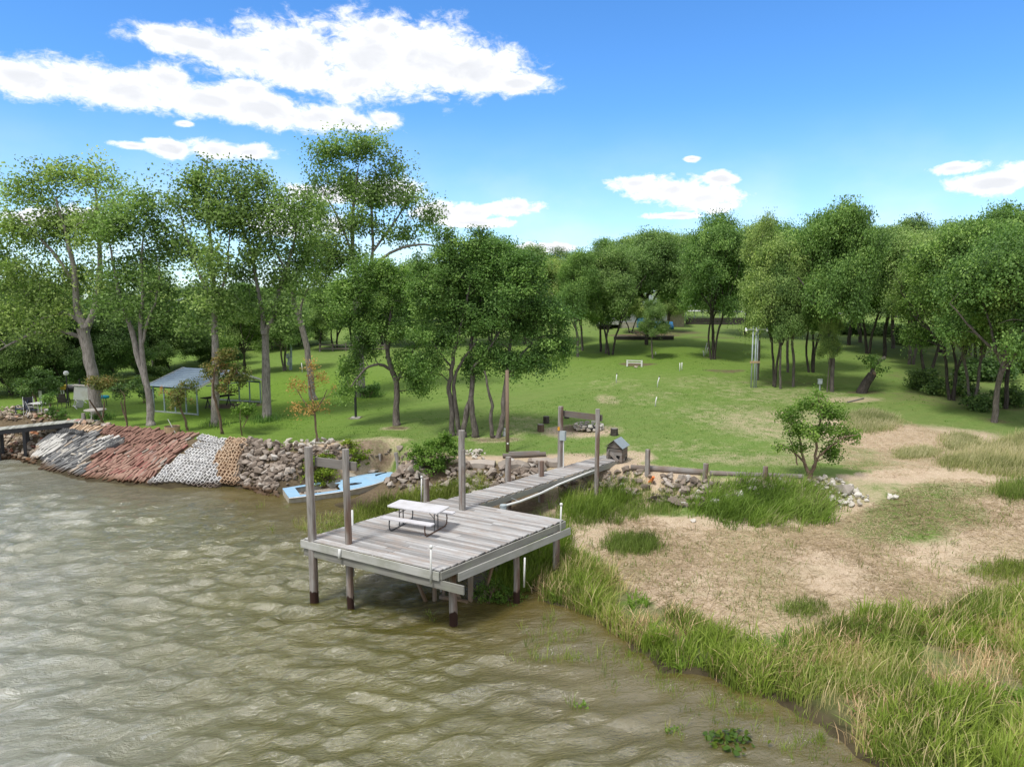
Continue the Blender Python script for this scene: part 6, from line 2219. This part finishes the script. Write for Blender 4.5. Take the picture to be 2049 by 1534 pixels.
# overturned white monobloc chair
p = place(160, 816)
c = thing('plastic_chair', 'white plastic garden chair tipped on its back on the lawn', 'chair', p + Vector((0, 0, .25)), .5)
c.rotation_euler = (-1.35, .2, .9)
MB().box((0, 0, 0), (.46, .44, .035)).build('seat', 'white_plastic', c)
rslab(.46, .5, .03, .15).build('backrest', 'white_plastic', c).rotation_euler = (0, 0, 0)
c.children[-1].location = (0, .26, .28)
c.children[-1].rotation_euler = (math.radians(78), 0, 0)
for sx in (-1, 1):
    MB().tube([(sx * .25, -.22, -.42), (sx * .25, -.2, .2), (sx * .25, .22, .22), (sx * .25, .24, -.42)], .025, 6).build('arm', 'white_plastic', c)
# smoker barbecue
p = place(149, 800)
c = thing('barbecue', 'black barrel barbecue smoker on legs beyond the brown mesh chair', 'barbecue', p, .2)
MB().tube([(-.50, 0, .85), (.50, 0, .85)], .28, 12).build('barrel', 'black_paint', c, smooth=False)
MB().box((-.05, -.05, 1.10), (.7, .30, .05)).build('lid', 'galvanised', c)
for sx in (-1, 1):
    for sy in (-1, 1):
        MB().tube([(sx * .42, sy * .2, 0), (sx * .4, sy * .16, .65)], .03, 6).build('leg', 'black_paint', c)
MB().tube([(.42, 0, 1.05), (.42, 0, 1.5)], .05, 8).build('chimney', 'black_paint', c)
p = place(168, 800)
c = thing('white_bin', 'pale grey box bin leaning behind the thick pale cottonwood', 'bin', p, .3)
MB().box((0, 0, .5), (1.1, .5, 1.0), Matrix.Rotation(.12, 3, 'Y')).build('case', 'white_plastic', c)
MB().box((-.03, 0, 1.03), (1.16, .56, .06), Matrix.Rotation(.12, 3, 'Y')).build('lid', 'concrete', c)
for k, (u, lab) in enumerate([(126, 'leaning white pole with a planter, left of the pair by the mesh chair'), (131, 'white pole with a yellow planter, right of the pair by the mesh chair')]):
    p = place(u, 803)
    c = thing('planter_pole', lab, 'pole', p)
    h_ = at_y(u, 778, p.y).z - p.z
    MB().tube([(0, 0, 0), (-.10, 0, h_)], .045, 8).build('pole', 'white_pvc', c)
    MB().tube([(-.10, 0, h_ - .05), (-.10, 0, h_ + .28)], [.15, .24], 10).build('planter', 'yellow_paint' if k else 'concrete', c)
for k, (u, lab) in enumerate([(81, 'white pole seen through the small dark tree, left of two'), (84, 'white pole seen through the small dark tree, right of two')]):
    p = place(u, 812)
    h_ = at_y(u, 782, p.y).z - p.z
    o = MB().tube([(0, 0, -.1), (0, 0, h_)], .045, 8).build('white_pole', 'white_pvc', None, p)
    tag(o, lab, 'pole')
p = place(206, 812)
c = thing('water_float', 'turquoise inflatable water float on a stand behind the bronze sapling', 'float', p, .2)
MB().tube([(math.cos(k * .5236) * .36, math.sin(k * .5236) * .22, .62) for k in range(13)], .10, 8, cap=False).ball((0, 0, .62), .3, 10, 6, (1, .7, .25)).build('ring', 'cyan_plastic', c, smooth=True)
for s in (-1, 1):
    MB().tube([(s * .25, 0, 0), (s * .2, 0, .55)], .025, 6).build('leg', 'black_paint', c)
p = place(192, 842)
c = thing('round_table', 'round white-legged garden table near the crest of the slabs', 'table', p)
MB().tube([(0, 0, .66), (0, 0, .70)], .62, 20).build('tabletop', 'concrete', c)
for k in range(3):
    a = 2.1 * k + .4
    MB().tube([(math.cos(a) * .42, math.sin(a) * .42, 0), (math.cos(a) * .30, math.sin(a) * .30, .66)], .03, 6).build('leg', 'white_plastic', c)
MB().box((0, -.1, .03), (.5, .3, .05)).build('foot', 'white_plastic', c)
p = place(345, 864)
c = thing('planter_tub', 'round tan tub with soil at the crest of the red slabs', 'tub', p)
MB().tube([(0, 0, -.1), (0, 0, .32)], [.38, .42], 14, cap=False).tube([(0, 0, .29), (0, 0, .33)], .40, 14, cap=False).build('tub', 'tan_tub', c)
MB().tube([(0, 0, .24), (0, 0, .26)], .40, 14).build('soil', 'ash', c)
o = MB().tube([(0, 0, -.1), (-.42, 0, .78)], .02, 6).build('garden_stick', 'white_pvc', None, p + Vector((.35, -.3, 0)))
tag(o, 'thin white stick leaning against the tan tub', 'stick')
# plank jetty at the left edge
a, b = at(-60, 866, 1.75), at(166, 842, 2.05)
d = b - a
L = d.length
pj = thing('jetty', 'narrow plank jetty on black legs at the left edge', 'jetty', a, math.atan2(d.y, d.x))
n = int(L / .15)
for k in range(n):
    MB().box((0, 0, 0), (.138, 1.15, .04)).build('plank', 'rim_wood_y', pj, (k * .15, .45, d.z * k / n + rd.uniform(-.006, .006)))
for yy in (-.08, .98):
    MB().beam((0, yy, -.16), (L, yy, d.z - .16), .06, .24).build('stringer', 'black_paint', pj)
for x, zz in ((1.3, 0), (2.6, 0)):
    for yy in (-.02, .9):
        MB().beam((x, yy, -2.3), (x, yy, -.1), .16, .16).build('leg', 'black_paint', pj)
MB().beam((.5, -.05, -1.6), (1.3, -.05, -.2), .10, .10).build('brace', 'black_paint', pj)
p = g1(168, 846)
o = MB().tube([(0, 0, -.3), (0, 0, .55)], .11, 8).build('wooden_post', 'piling_wood', None, p)
tag(o, 'short grey post at the landward end of the plank jetty', 'post', 'old posts along the bank')

# ------------------------------------------------------------------ things behind the wood
Hb = g1(1241, 657)
hs_ = thing('house', 'grey and stone bungalow with a bright blue door behind the trees', 'house', Hb, -.03)
px = Hb.y / F_PX
W1, W2, hw = 92 * px, 38 * px, 2.7
MB().box((W1 / 2, 3, hw / 2 - .1), (W1, 6, hw + .2)).build('wall', 'house_grey', hs_)
MB().box((W1 / 2, -.03, .35), (W1 - .1, .08, .9)).build('base_course', 'house_base', hs_)
MB().box((W1 + W2 / 2 - .05, 3.9, hw / 2 + .25), (W2, 6, hw + .6)).build('stone_wing', 'house_stone', hs_)
MB().add([(-.4, -.5, hw), (W1 + W2 + .3, -.5, hw), (W1 + W2 + .3, 3.4, hw + 1.7), (-.4, 3.4, hw + 1.7), (-.4, 7.3, hw), (W1 + W2 + .3, 7.3, hw)], [(0, 1, 2, 3), (3, 2, 5, 4), (0, 3, 4), (1, 5, 2), (0, 4, 5, 1)]).build('roof', 'metal_roof', hs_)
xd = (1281 - 1241) * px
dr = MB().box((xd, -.05, 1.0), (.95, .08, 2.0)).build('door', 'door_blue', hs_)
MB().ball((xd + .38, -.12, 1.0), .05, 6, 5).build('handle', 'galvanised', dr)
for x in (.9, 5.0):
    wf = MB().box((x, -.04, 1.6), (1.0, .07, .95)).build('window', 'white_plastic', hs_)
    MB().box((x, -.085, 1.6), (.84, .03, .8)).build('pane', 'dark_glass', wf)
p = g1(1328, 658)
o = MB().add([(-1.2, -.4, 0), (1.2, -.4, 0), (1.2, .4, 0), (-1.2, .4, 0), (-1.2, -.4, .28), (1.2, -.4, .28), (1.2, .4, .9), (-1.2, .4, .9)], [(3, 2, 1, 0), (4, 5, 6, 7), (0, 1, 5, 4), (1, 2, 6, 5), (2, 3, 7, 6), (3, 0, 4, 7)]).build('tarpaulin', 'door_blue', None, p)
tag(o, 'blue tarpaulin heap at the wall right of the blue door', 'tarpaulin')


def car(u, v, rz, label, paint, name='parked_car', group=None):
    p = g1(u, v)
    c = thing(name, label, 'car', p, rz, group)
    prof = [(-2.2, .35), (-2.25, .75), (-1.9, .95), (-1.2, 1.0), (-.55, 1.5), (.9, 1.52), (1.6, 1.0), (2.15, .9), (2.25, .4)]
    vs = [(x, -.85 * (1 if z < 1.2 else .82), z) for x, z in prof] + [(x, .85 * (1 if z < 1.2 else .82), z) for x, z in prof]
    n = len(prof)
    fs = [tuple(range(n)), tuple(range(2 * n - 1, n - 1, -1))] + [(k, n + k, n + (k + 1) % n, (k + 1) % n) for k in range(n)]
    MB().add(vs, fs).build('body', paint, c)
    MB().box((.1, 0, 1.27), (2.0, 1.5, .36), None, .78).build('windows', 'dark_glass', c)
    for x in (-1.4, 1.4):
        for s in (-1, 1):
            MB().tube([(x, s * .70, .33), (x, s * .90, .33)], .33, 12).build('wheel', 'tyre_rubber', c)
    for s in (-1, 1):
        MB().box((-2.24, s * .6, .68), (.06, .3, .16)).build('headlight', 'lamp_glass', c)
    return c


car(1228, 654, 1.45, 'dark car with pale nose parked at the left end of the house', 'car_white')
car(1208, 656, 1.5, 'black car parked left of the pale-nosed car', 'car_dark')
a, b = g1(1372, 649), g1(1540, 649)
rw = thing('retaining_wall', 'long black retaining wall at the top of the lawn', 'wall', a, math.atan2(b.y - a.y, b.x - a.x))
L = (b - a).length
for k in range(3):
    MB().box((0, 0, 0), (L, .12, .30)).build('board', 'dark_board', rw, (L / 2, 0, .10 + k * .305))
p0 = g1(1368, 640)
FP = ['first, leftmost,', 'second from the left', 'third from the left', 'fourth from the left', 'fourth from the right', 'third from the right', 'second from the right', 'last, rightmost,']
for k in range(8):
    u = 1372 + k * 17
    p = g1(u, 643)
    h_ = .95
    o = MB().tube([(0, 0, 0), (0, 0, h_ + 1.0)], .045, 6).build('fence_post', 'galvanised', None, p)
    tag(o, FP[k] + ' thin steel fence post above the black retaining wall', 'fence post', 'fence posts above the retaining wall')
a, b = g1(1228, 680), g1(1348, 681)
ed = thing('timber_bed', 'low dark timber edging round a bare bed before the house', 'edging', a, math.atan2(b.y - a.y, b.x - a.x))
L = (b - a).length
for k in range(3):
    MB().box((0, 0, 0), (L / 3 - .03, .16, .36)).build('timber', 'dark_board', ed, (L / 3 * (k + .5), 0, .16))
for k in range(3):
    MB().box((0, 0, 0), (L / 3 - .03, .16, .12)).build('timber', 'grey_timber', ed, (L / 3 * (k + .5), -.05, .40))
p = g1(1302, 672)
bp = thing('branch_pile', 'tangle of cut branches heaped on the bare bed before the house', 'branches', p)
r = np.random.default_rng(95)
for k in range(22):
    x0, y0 = r.uniform(-1.6, 1.6), r.uniform(-.5, .5)
    a_ = r.uniform(0, 6.28)
    L = r.uniform(.8, 2.0)
    MB().tube([(x0, y0, .05), (x0 + math.cos(a_) * L * .5, y0 + .3 * math.sin(a_), .5), (x0 + math.cos(a_) * L, y0 + .5 * math.sin(a_), r.uniform(.1, 1.1))], [.05, .04, .02], 5).build('branch', 'bark_grey' if k % 2 else 'brown_pole', bp)
for (u, w, h_, lab) in [(1410, 9, 2.6, 'long white trailer home seen through the trunks far behind the retaining wall'), (1745, 5, 2.2, 'white van-like trailer far behind the dark twin trunk')]:
    q = at_y(u, 640, 150)
    z = float(hz(q.x, 150))
    c = thing('trailer_home', lab, 'trailer', (q.x, 150, z), .03)
    MB().box((0, 0, h_ / 2 + .3), (w, 3, h_)).build('wall', 'car_white', c)
    MB().box((0, 0, h_ + .36), (w + .3, 3.3, .12)).build('roof', 'metal_roof', c)
    for x in (-w * .3, 0, w * .3):
        wf = MB().box((x, -1.52, h_ / 2 + .5), (1.0, .05, .8)).build('window', 'dark_glass', c)
y_ = 128.0
xs = np.linspace(4, 70, 30)
vs = [(x, y_ + dy + .02 * x, float(hz(x, y_ + dy)) + .03) for x in xs for dy in (0, 5)]
fs = [(2 * k, 2 * k + 2, 2 * k + 3, 2 * k + 1) for k in range(29)]
o = MB().add(vs, fs).build('road', 'road_grey', None)
o['kind'] = 'structure'
p = g1(668, 706)
for k, (u, lab) in enumerate([(660, 'low dark rail fence at the top of the left lawn')]):
    a, b = g1(640, 704), g1(770, 700)
    rf = thing('rail_fence', lab, 'fence', a, math.atan2(b.y - a.y, b.x - a.x))
    L = (b - a).length
    for z in (.35, .75):
        MB().box((L / 2, 0, z), (L, .06, .14)).build('rail', 'grey_timber', rf)
    for k2 in range(6):
        MB().box((L * k2 / 5, .05, .45), (.14, .12, 1.0)).build('post', 'grey_timber', rf)


# ------------------------------------------------------------------ grasses
def blades(name, P, h, w, lean, mat, seed, label, tint=None, wind=(0.35, 0.1), per=1, spread=0.0, kind='stuff', up=1.0, segs=(0, .38, .72, 1.0), parent=None, soften=0.0, fan=1.0):
    r = np.random.default_rng(seed)
    tuft = r.uniform(.55, 1.3, len(P)) ** 1.2
    soft = np.repeat(r.normal(0, soften, (len(P), 2)), per, 0) if soften else 0
    P = np.repeat(P, per, 0)
    tuft = np.repeat(tuft, per)
    n = len(P)
    off = r.normal(0, max(spread, .001), (n, 2))
    P = P.copy()
    P[:, :2] += off + soft
    P[:, 2] = np.maximum(hz(P[:, 0], P[:, 1]), -.12)
    H = np.asarray(h if np.ndim(h) else r.uniform(h[0], h[1], n)) if not isinstance(h, tuple) else r.uniform(h[0], h[1], n)
    H = H * tuft if per > 1 else H
    a = np.where(r.random(n) < .75 * fan, np.arctan2(off[:, 1], off[:, 0]) + r.normal(0, .5, n), r.uniform(0, 6.283, n))
    ln = np.abs(r.normal(0, lean, n)) + .05
    D = np.stack([np.cos(a) * ln + wind[0] * r.uniform(.3, 1.3, n), np.sin(a) * ln + wind[1] * r.uniform(.3, 1.3, n), np.zeros(n)], 1)
    b = r.uniform(0, 6.283, n)
    S = np.stack([np.cos(b), np.sin(b), np.zeros(n)], 1)
    W = w * r.uniform(.6, 1.4, n)
    vs = []
    for t in segs:
        c = P + D * (H * t * t)[:, None] * .9 + np.array([0, 0, 1.0]) * (H * up * t * (1 - .22 * t * np.minimum(1.2, np.hypot(D[:, 0], D[:, 1]))))[:, None]
        k = W * (1 - .25 * t) * .5
        if t < 1:
            vs += [c - S * k[:, None], c + S * k[:, None]]
        else:
            vs += [c]
    V = np.stack(vs, 1)
    m = V.shape[1]
    o = (np.arange(n) * m)[:, None]
    q = np.concatenate([o + np.array([2 * i, 2 * i + 1, 2 * i + 3, 2 * i + 2]) for i in range(len(segs) - 2)])
    tq = o + np.array([m - 3, m - 2, m - 1])
    base = r.uniform(0, 1, n) if tint is None else np.clip(tint(P, r), 0, 1)
    tt = np.concatenate([base] * (len(segs) - 1))
    me = np_mesh(name, V.reshape(-1, 3), q, tq, mat=mat, tint=tt)
    ob = link(name, me, parent)
    ob['kind'] = kind
    ob['label'] = label
    return ob


def clumpy(P, s, lo, seed):
    """keep points in patches"""
    k = lump(P[:, 0], P[:, 1], s, seed)
    return P[k > lo]


def patch_tint(seed, base=.45, amp=.32, s=1.6):
    return lambda P, r: base + amp * lump(P[:, 0], P[:, 1], s, seed) + r.normal(0, .18, len(P))


rg = np.random.default_rng(61)
# the shore belt of tall grass
belt = [(1010, 1140), (1060, 1100), (1120, 1095), (1180, 1130), (1260, 1180), (1340, 1225), (1420, 1260), (1520, 1280), (1640, 1265), (1700, 1240), (1900, 1230), (1960, 1200), (2049, 1190), (2200, 1210), (2200, 1700), (1900, 1700), (1790, 1545), (1700, 1500),
        (1640, 1450), (1570, 1400), (1480, 1385), (1420, 1350), (1320, 1335), (1250, 1280), (1190, 1235), (1100, 1205), (1030, 1175)]
Pb = in_world_poly(belt, 15000, rg)
blades('tall_grass', clumpy(Pb, 1.5, -.15, 1)[::2], (.20, .55), .021, .5, 'reed_green', 62, 'tall green grass crowding the near shore on the right', patch_tint(8, .5, .4), (.16, .05), per=7, spread=.09)
tip = clumpy(in_world_poly(belt, 800, rg), 1.1, .15, 9)
blades('seed_stalks', tip, (.5, .95), .014, .34, 'grass_pale', 63, 'long pale bent stalks standing out of the shore grass', None, (.35, .08), per=4, spread=.06)
mixed = clumpy(in_world_poly(BELT_PIX, 2600, rg), 2.2, .1, 77)
blades('dead_stems', mixed, (.25, .6), .015, .7, 'straw', 78, 'dead tan stems lying and leaning among the shore grass', lambda P, r: np.clip(.55 + r.normal(0, .2, len(P)), 0, .9), (.1, 0), per=5, spread=.08)
forb = clumpy(in_world_poly(BELT_PIX, 900, rg), 1.7, .25, 79)
blades('broad_weeds', forb, (.15, .38), .045, .9, 'leaf_bright', 80, 'broad-leaved green weeds mixed into the shore grass', patch_tint(81, .4, .3), (0, 0), per=9, spread=.07)
thick_ = clumpy(in_world_poly(belt, 1100, rg), .9, -.1, 12)
blades('tall_grass', thick_, (.35, .72), .024, .55, 'reed_lime', 64, 'brighter tufts of arching grass in the shore belt', patch_tint(14, .5, .4), (.16, .02), per=18, spread=.10)
# grass between the walkway, the rubble and the beach
mid = [(1110, 1000), (1200, 968), (1300, 985), (1420, 985), (1560, 965), (1650, 975), (1690, 1010), (1640, 1045), (1560, 1060), (1440, 1055), (1330, 1030), (1240, 1045), (1150, 1060), (1100, 1040)]
blades('tall_grass', clumpy(in_world_poly(mid, 1500, rg), 1.2, -.35, 15), (.22, .5), .014, .38, 'reed_green', 65, 'rough grass growing through the rubble right of the walkway', patch_tint(16, .5), (.18, 0), per=9, spread=.08, soften=.2)
lime = [(1390, 1020), (1430, 985), (1510, 975), (1600, 985), (1650, 1005), (1640, 1035), (1550, 1052), (1450, 1045)]
blades('tall_grass', in_world_poly(lime, 560, rg), (.38, .78), .024, .6, 'reed_lime', 66, 'tall bright yellow-green grass leaning right below the young tree', patch_tint(17, .5, .4), (.40, .0), per=12, spread=.11, soften=.3)
lime2 = [(1130, 1010), (1180, 985), (1260, 985), (1260, 1010), (1180, 1050), (1120, 1045)]
blades('tall_grass', in_world_poly(lime2, 190, rg), (.4, .8), .018, .45, 'reed_lime', 67, 'bright grass beside the walkway and the marker pipe', patch_tint(18, .45, .4), (.2, .0), per=12, spread=.10, soften=.25)
# marsh grass between the boat and the dock
marsh = [(600, 1030), (690, 1012), (770, 1000), (850, 990), (900, 985), (985, 985), (930, 1005), (870, 1012), (800, 1040), (720, 1062), (650, 1085), (600, 1060), (585, 1040)]
blades('marsh_grass', clumpy(in_world_poly(marsh, 800, rg), 1.0, -.1, 19), (.15, .42), .016, .5, 'reed_green', 68, 'thin marsh grass standing in the shallows between boat and dock', patch_tint(20, .5, .4), (.2, .0), per=9, spread=.08)
marsh2 = [(720, 1015), (850, 990), (960, 965), (985, 985), (880, 1008), (760, 1042), (700, 1045)]
blades('marsh_grass', in_world_poly(marsh2, 420, rg), (.25, .6), .018, .5, 'reed_green', 69, 'thicker green grass between the boat bow and the walkway', patch_tint(23, .45, .4), (.2, .0), per=11, spread=.10)
under = [(985, 1120), (1030, 1090), (1110, 1060), (1140, 1090), (1110, 1140), (1050, 1185), (985, 1190)]
blades('tall_grass', in_world_poly(under, 1300, rg), (.4, .9), .016, .42, 'reed_lime', 70, 'lush grass crowding the dock braces at the water', patch_tint(24, .3, .3), (.1, -.08), per=9, spread=.09)
# emergent tufts in the shallows
TU = [(1190, 1290), (1160, 1285), (1290, 1290), (1230, 1300), (1250, 1335), (1225, 1370), (1400, 1372), (1405, 1375), (1470, 1400), (1430, 1420), (1480, 1420), (1530, 1430), (1560, 1450), (1590, 1490), (1605, 1530), (1570, 1500), (1165, 1410), (1350, 1465), (1650, 1530), (1110, 1290), (1060, 1255), (1310, 1375), (1355, 1410), (1500, 1390), (860, 1235), (850, 1228), (620, 1095), (700, 1130),
      (575, 1015), (520, 1012), (500, 1030), (540, 1060), (600, 1050), (470, 1005), (1545, 1408), (1620, 1470), (1690, 1520)]
tp_ = np.array([at(u, v, 0) for u, v in TU])
sh_ = ground(*np.array([(rg.uniform(1040, 1180), rg.uniform(1240, 1330)) if k % 3 == 0 else (lambda t: (1180 + 480 * t + rg.normal(0, 22), 1275 + 200 * t + abs(rg.normal(0, 30))))(rg.uniform(0, 1)) for k in range(70)]).T)
tp_ = np.concatenate([tp_, sh_])
tp_ = np.repeat(tp_, 3, 0) + np.concatenate([rg.normal(0, .16, (len(tp_) * 3, 2)), np.zeros((len(tp_) * 3, 1))], 1)
blades('water_weeds', tp_, (.12, .42), .012, .45, 'reed_lime', 71, 'sparse green and russet sprigs rising out of the shallow water', lambda P, r: np.clip(.45 + .4 * lump(P[:, 0], P[:, 1], 3, 7) + r.normal(0, .2, len(P)), 0, 1), (.05, 0), per=9, spread=.06)
# pale feathery grass islands on the dry mound
for k, (poly, n, hh_, lab) in enumerate([([(1695, 830), (1740, 820), (1790, 835), (1785, 860), (1730, 868), (1690, 862)], 5200, (.18, .38), 'pale feathery grass island behind the young tree'), ([(1885, 880), (1920, 868), (1955, 878), (1950, 896), (1900, 900)], 2400, (.16, .34), 'small pale grass tuft on the dry mound'),
                                         ([(1795, 905), (1830, 898), (1875, 900), (1860, 915), (1800, 920)], 2000, (.15, .30), 'narrow grass strip in the middle of the dry mound'), ([(1880, 925), (1940, 905), (2000, 885), (2080, 865), (2150, 880), (2150, 965), (2030, 958), (1950, 945), (1890, 938)], 12000, (.24, .52), 'broad bank of pale wind-blown grass at the right edge'),
                                         ([(1995, 985), (2030, 972), (2080, 975), (2080, 1000), (2010, 1000)], 2500, (.25, .5), 'dark green weedy clump at the right edge below the pale grass'), ([(1205, 1100), (1240, 1075), (1310, 1080), (1315, 1105), (1250, 1112)], 2600, (.18, .4), 'tongue of green grass on the straw beside the dock'),
                                         ([(1570, 1225), (1600, 1205), (1650, 1215), (1640, 1232), (1590, 1236)], 900, (.12, .25), 'low ring of green weeds in the straw'), ([(1960, 1150), (2000, 1130), (2080, 1130), (2080, 1160), (1980, 1165)], 1600, (.12, .28), 'green weed patch in the straw at the right edge')]):
    Q = in_world_poly(poly, n // 3, rg)
    blades('grass_island', Q, hh_, .013, .30, 'grass_pale' if k in (0, 1, 2, 3) else 'reed_green', 180 + k, lab, (lambda P, r, k=k: np.clip((.5 if k < 4 else .35) + .25 * lump(P[:, 0], P[:, 1], 1.5, 30 + k) + r.normal(0, .22, len(P)), 0, 1)), (.30 if k < 4 else .12, .05), per=4, spread=.08, soften=.22)
    if k in (0, 1, 2, 3):
        blades('grass_island', Q[::2], (hh_[0] * .5, hh_[1] * .65), .014, .35, 'reed_green', 200 + k, 'green undergrowth of the ' + lab.replace('small ', '').replace('broad ', ''), patch_tint(44 + k, .35, .25), (.1, .05), per=4, spread=.08, soften=.22)
sp_ = clumpy(in_world_poly([(1130, 1060), (1330, 1045), (1640, 1055), (1860, 965), (2049, 990), (2049, 1190), (1700, 1235), (1500, 1270), (1340, 1215)], 900, rg), .7, -.2, 83)
blades('beach_sprigs', sp_, (.08, .22), .014, .9, 'reed_green', 84, 'small green sprigs coming up through the straw', patch_tint(85, .35, .2), (0, 0), per=6, spread=.10)
# mown straw on the beach and the mound
beach = [(1120, 1060), (1240, 1040), (1330, 1040), (1500, 1065), (1650, 1050), (1760, 1000), (1860, 960), (1960, 960), (2049, 985), (2200, 1000), (2200, 1250), (2049, 1200), (1900, 1230), (1700, 1240), (1640, 1265), (1520, 1280), (1420, 1262), (1340, 1225), (1260, 1180), (1180, 1130)]
Q = in_world_poly(beach, 34000, rg)
keep = rg.uniform(0, 1, len(Q)) < np.clip(.75 + .5 * lump(Q[:, 0], Q[:, 1], 1.1, 50), .15, 1)
blades('straw', Q[keep], (.12, .30), .016, 2.2, 'straw', 190, 'mown dry straw lying all over the beach', lambda P, r: np.clip(.42 + .20 * lump(P[:, 0], P[:, 1], 1.0, 51) + r.normal(0, .2, len(P)), 0, 1), (.0, .0), per=2, spread=.05, up=.28, segs=(0, .5, 1.0))
mound = [(1660, 900), (1700, 840), (1790, 835), (1900, 870), (1950, 900), (1880, 940), (1760, 960), (1690, 940)]
Q = in_world_poly(mound, 9000, rg)
blades('straw', Q, (.08, .22), .011, 2.0, 'straw', 191, 'mown dry straw lying on the mound behind the young tree', lambda P, r: np.clip(.45 + r.normal(0, .22, len(P)), 0, 1), (0, 0), per=2, spread=.06, up=.3, segs=(0, .5, 1.0))
# rough turf close to the bank, so that the lawn is not a bare sheet
turf = [(560, 880), (700, 885), (900, 915), (1000, 905), (1230, 920), (1290, 935), (1640, 950), (1690, 900), (1660, 830), (1500, 780), (1200, 780), (1000, 820), (760, 850), (520, 860), (400, 855), (430, 830), (640, 830)]
Q = in_world_poly(turf, 36000, rg)
blades('turf', Q, (.04, .09), .012, .8, 'lawn_blade', 192, 'short mown grass blades of the lawn near the bank', lambda P, r: np.clip(.45 + .22 * lump(P[:, 0], P[:, 1], .9, 52) + r.normal(0, .2, len(P)), 0, 1), (0, 0), per=1, up=.9, segs=(0, .6, 1.0))
for k, (u, v, n, lab) in enumerate([(533, 842, 240, 'tuft of strap leaves round the foot of the V-forked cottonwood'), (430, 852, 160, 'grass left unmown round the straight cottonwood'), (740, 793, 200, 'grass left unmown round the tallest cottonwood'), (195, 838, 260, 'fern-like tufts at the foot of the thick pale cottonwood')]):
    p = np.array(g1(u, v))
    Q = p + np.concatenate([np.random.default_rng(k).normal(0, .42, (n, 2)), np.zeros((n, 1))], 1)
    blades('grass_tuft', Q, (.2, .5), .03, .5, 'leaf_oak', 210 + k, lab, None, (0, 0), per=2, spread=.08)

lawn_ = [(560, 870), (420, 845), (560, 760), (700, 720), (1000, 760), (1160, 720), (1400, 700), (1640, 700), (1900, 810), (1900, 860), (1700, 830), (1640, 930), (1300, 930), (1000, 895), (760, 885)]
blades('lawn_tufts', clumpy(in_world_poly(lawn_, 3200, rg), .8, -.1, 86), (.03, .08), .028, 1.0, 'lawn_blade', 87, 'small uneven tufts and clover in the mown lawn', patch_tint(88, .45, .35), (0, 0), per=6, spread=.09, segs=(0, .6, 1.0))
# leafy weeds in the water by the dock, floating plants
for k, (u, v, cells, mat, lab) in enumerate([(985, 1205, [(960, 1195, 30, 16), (990, 1175, 34, 22), (1020, 1200, 34, 20), (1000, 1235, 40, 18), (970, 1225, 26, 14), (1045, 1225, 22, 14)], 'leaf_bright', 'bright leafy water weeds beside the front piling of the dock'),
                                             (1870, 1290, [(1850, 1290, 30, 22), (1890, 1300, 30, 18)], 'leaf_bright', 'fern-like weed clump in the middle of the shore grass'), (1750, 1265, [(1740, 1255, 20, 14), (1760, 1265, 16, 12)], 'leaf_bright', 'leafy green weeds at the edge of the straw above the shore grass'),
                                             (1960, 1250, [(1950, 1245, 26, 18), (2000, 1250, 40, 22), (2045, 1260, 30, 22)], 'leaf_oak', 'dark broad-bladed clump at the right edge of the straw')]):
    shrub('water_weed' if k == 0 else 'weed_clump', lab, (u, v), cells, mat, 220 + k, (.055, 50), 80, clump_r=.12, cat='weed', stems=4)
p = at(1458, 1484, 0)
wh = thing('water_hyacinth', 'round-leaved water plant floating in the shallows near the bottom edge', 'water plant', (p.x, p.y, .02))
r = np.random.default_rng(97)
for k in range(70):
    d = r.normal(0, 1, 2) * np.array([.20, .20]) + (np.array([.28, .02]) if k % 5 == 0 else 0)
    s = r.uniform(.045, .085)
    m = MB()
    m.add([(math.cos(6.283 * q / 8) * s, math.sin(6.283 * q / 8) * s * .85, .012 * math.cos(6.283 * q / 4)) for q in range(8)], [tuple(range(8))])
    o = m.build('leaf', 'leaf_lime' if k % 4 == 0 else 'leaf_bright', wh, (d[0], d[1], r.uniform(.0, .10)))
    o.rotation_euler = (r.normal(0, .5), r.normal(0, .5), r.uniform(0, 6.28))
for (u, v, lab) in [(1348, 1462, 'small floating water plant left of the round-leaved one'), (1165, 1412, 'tiny floating green sprig in the open shallows')]:
    p = at(u, v, 0)
    G = TreeGeo(int(u))
    G.leaves((0, 0, .04), 40, (.10, .08, .03), .07, .5)
    o = link('floating_plant', G.leaf_mesh('leaf_bright', 'floating_plant'), None, p)
    tag(o, lab, 'water plant')
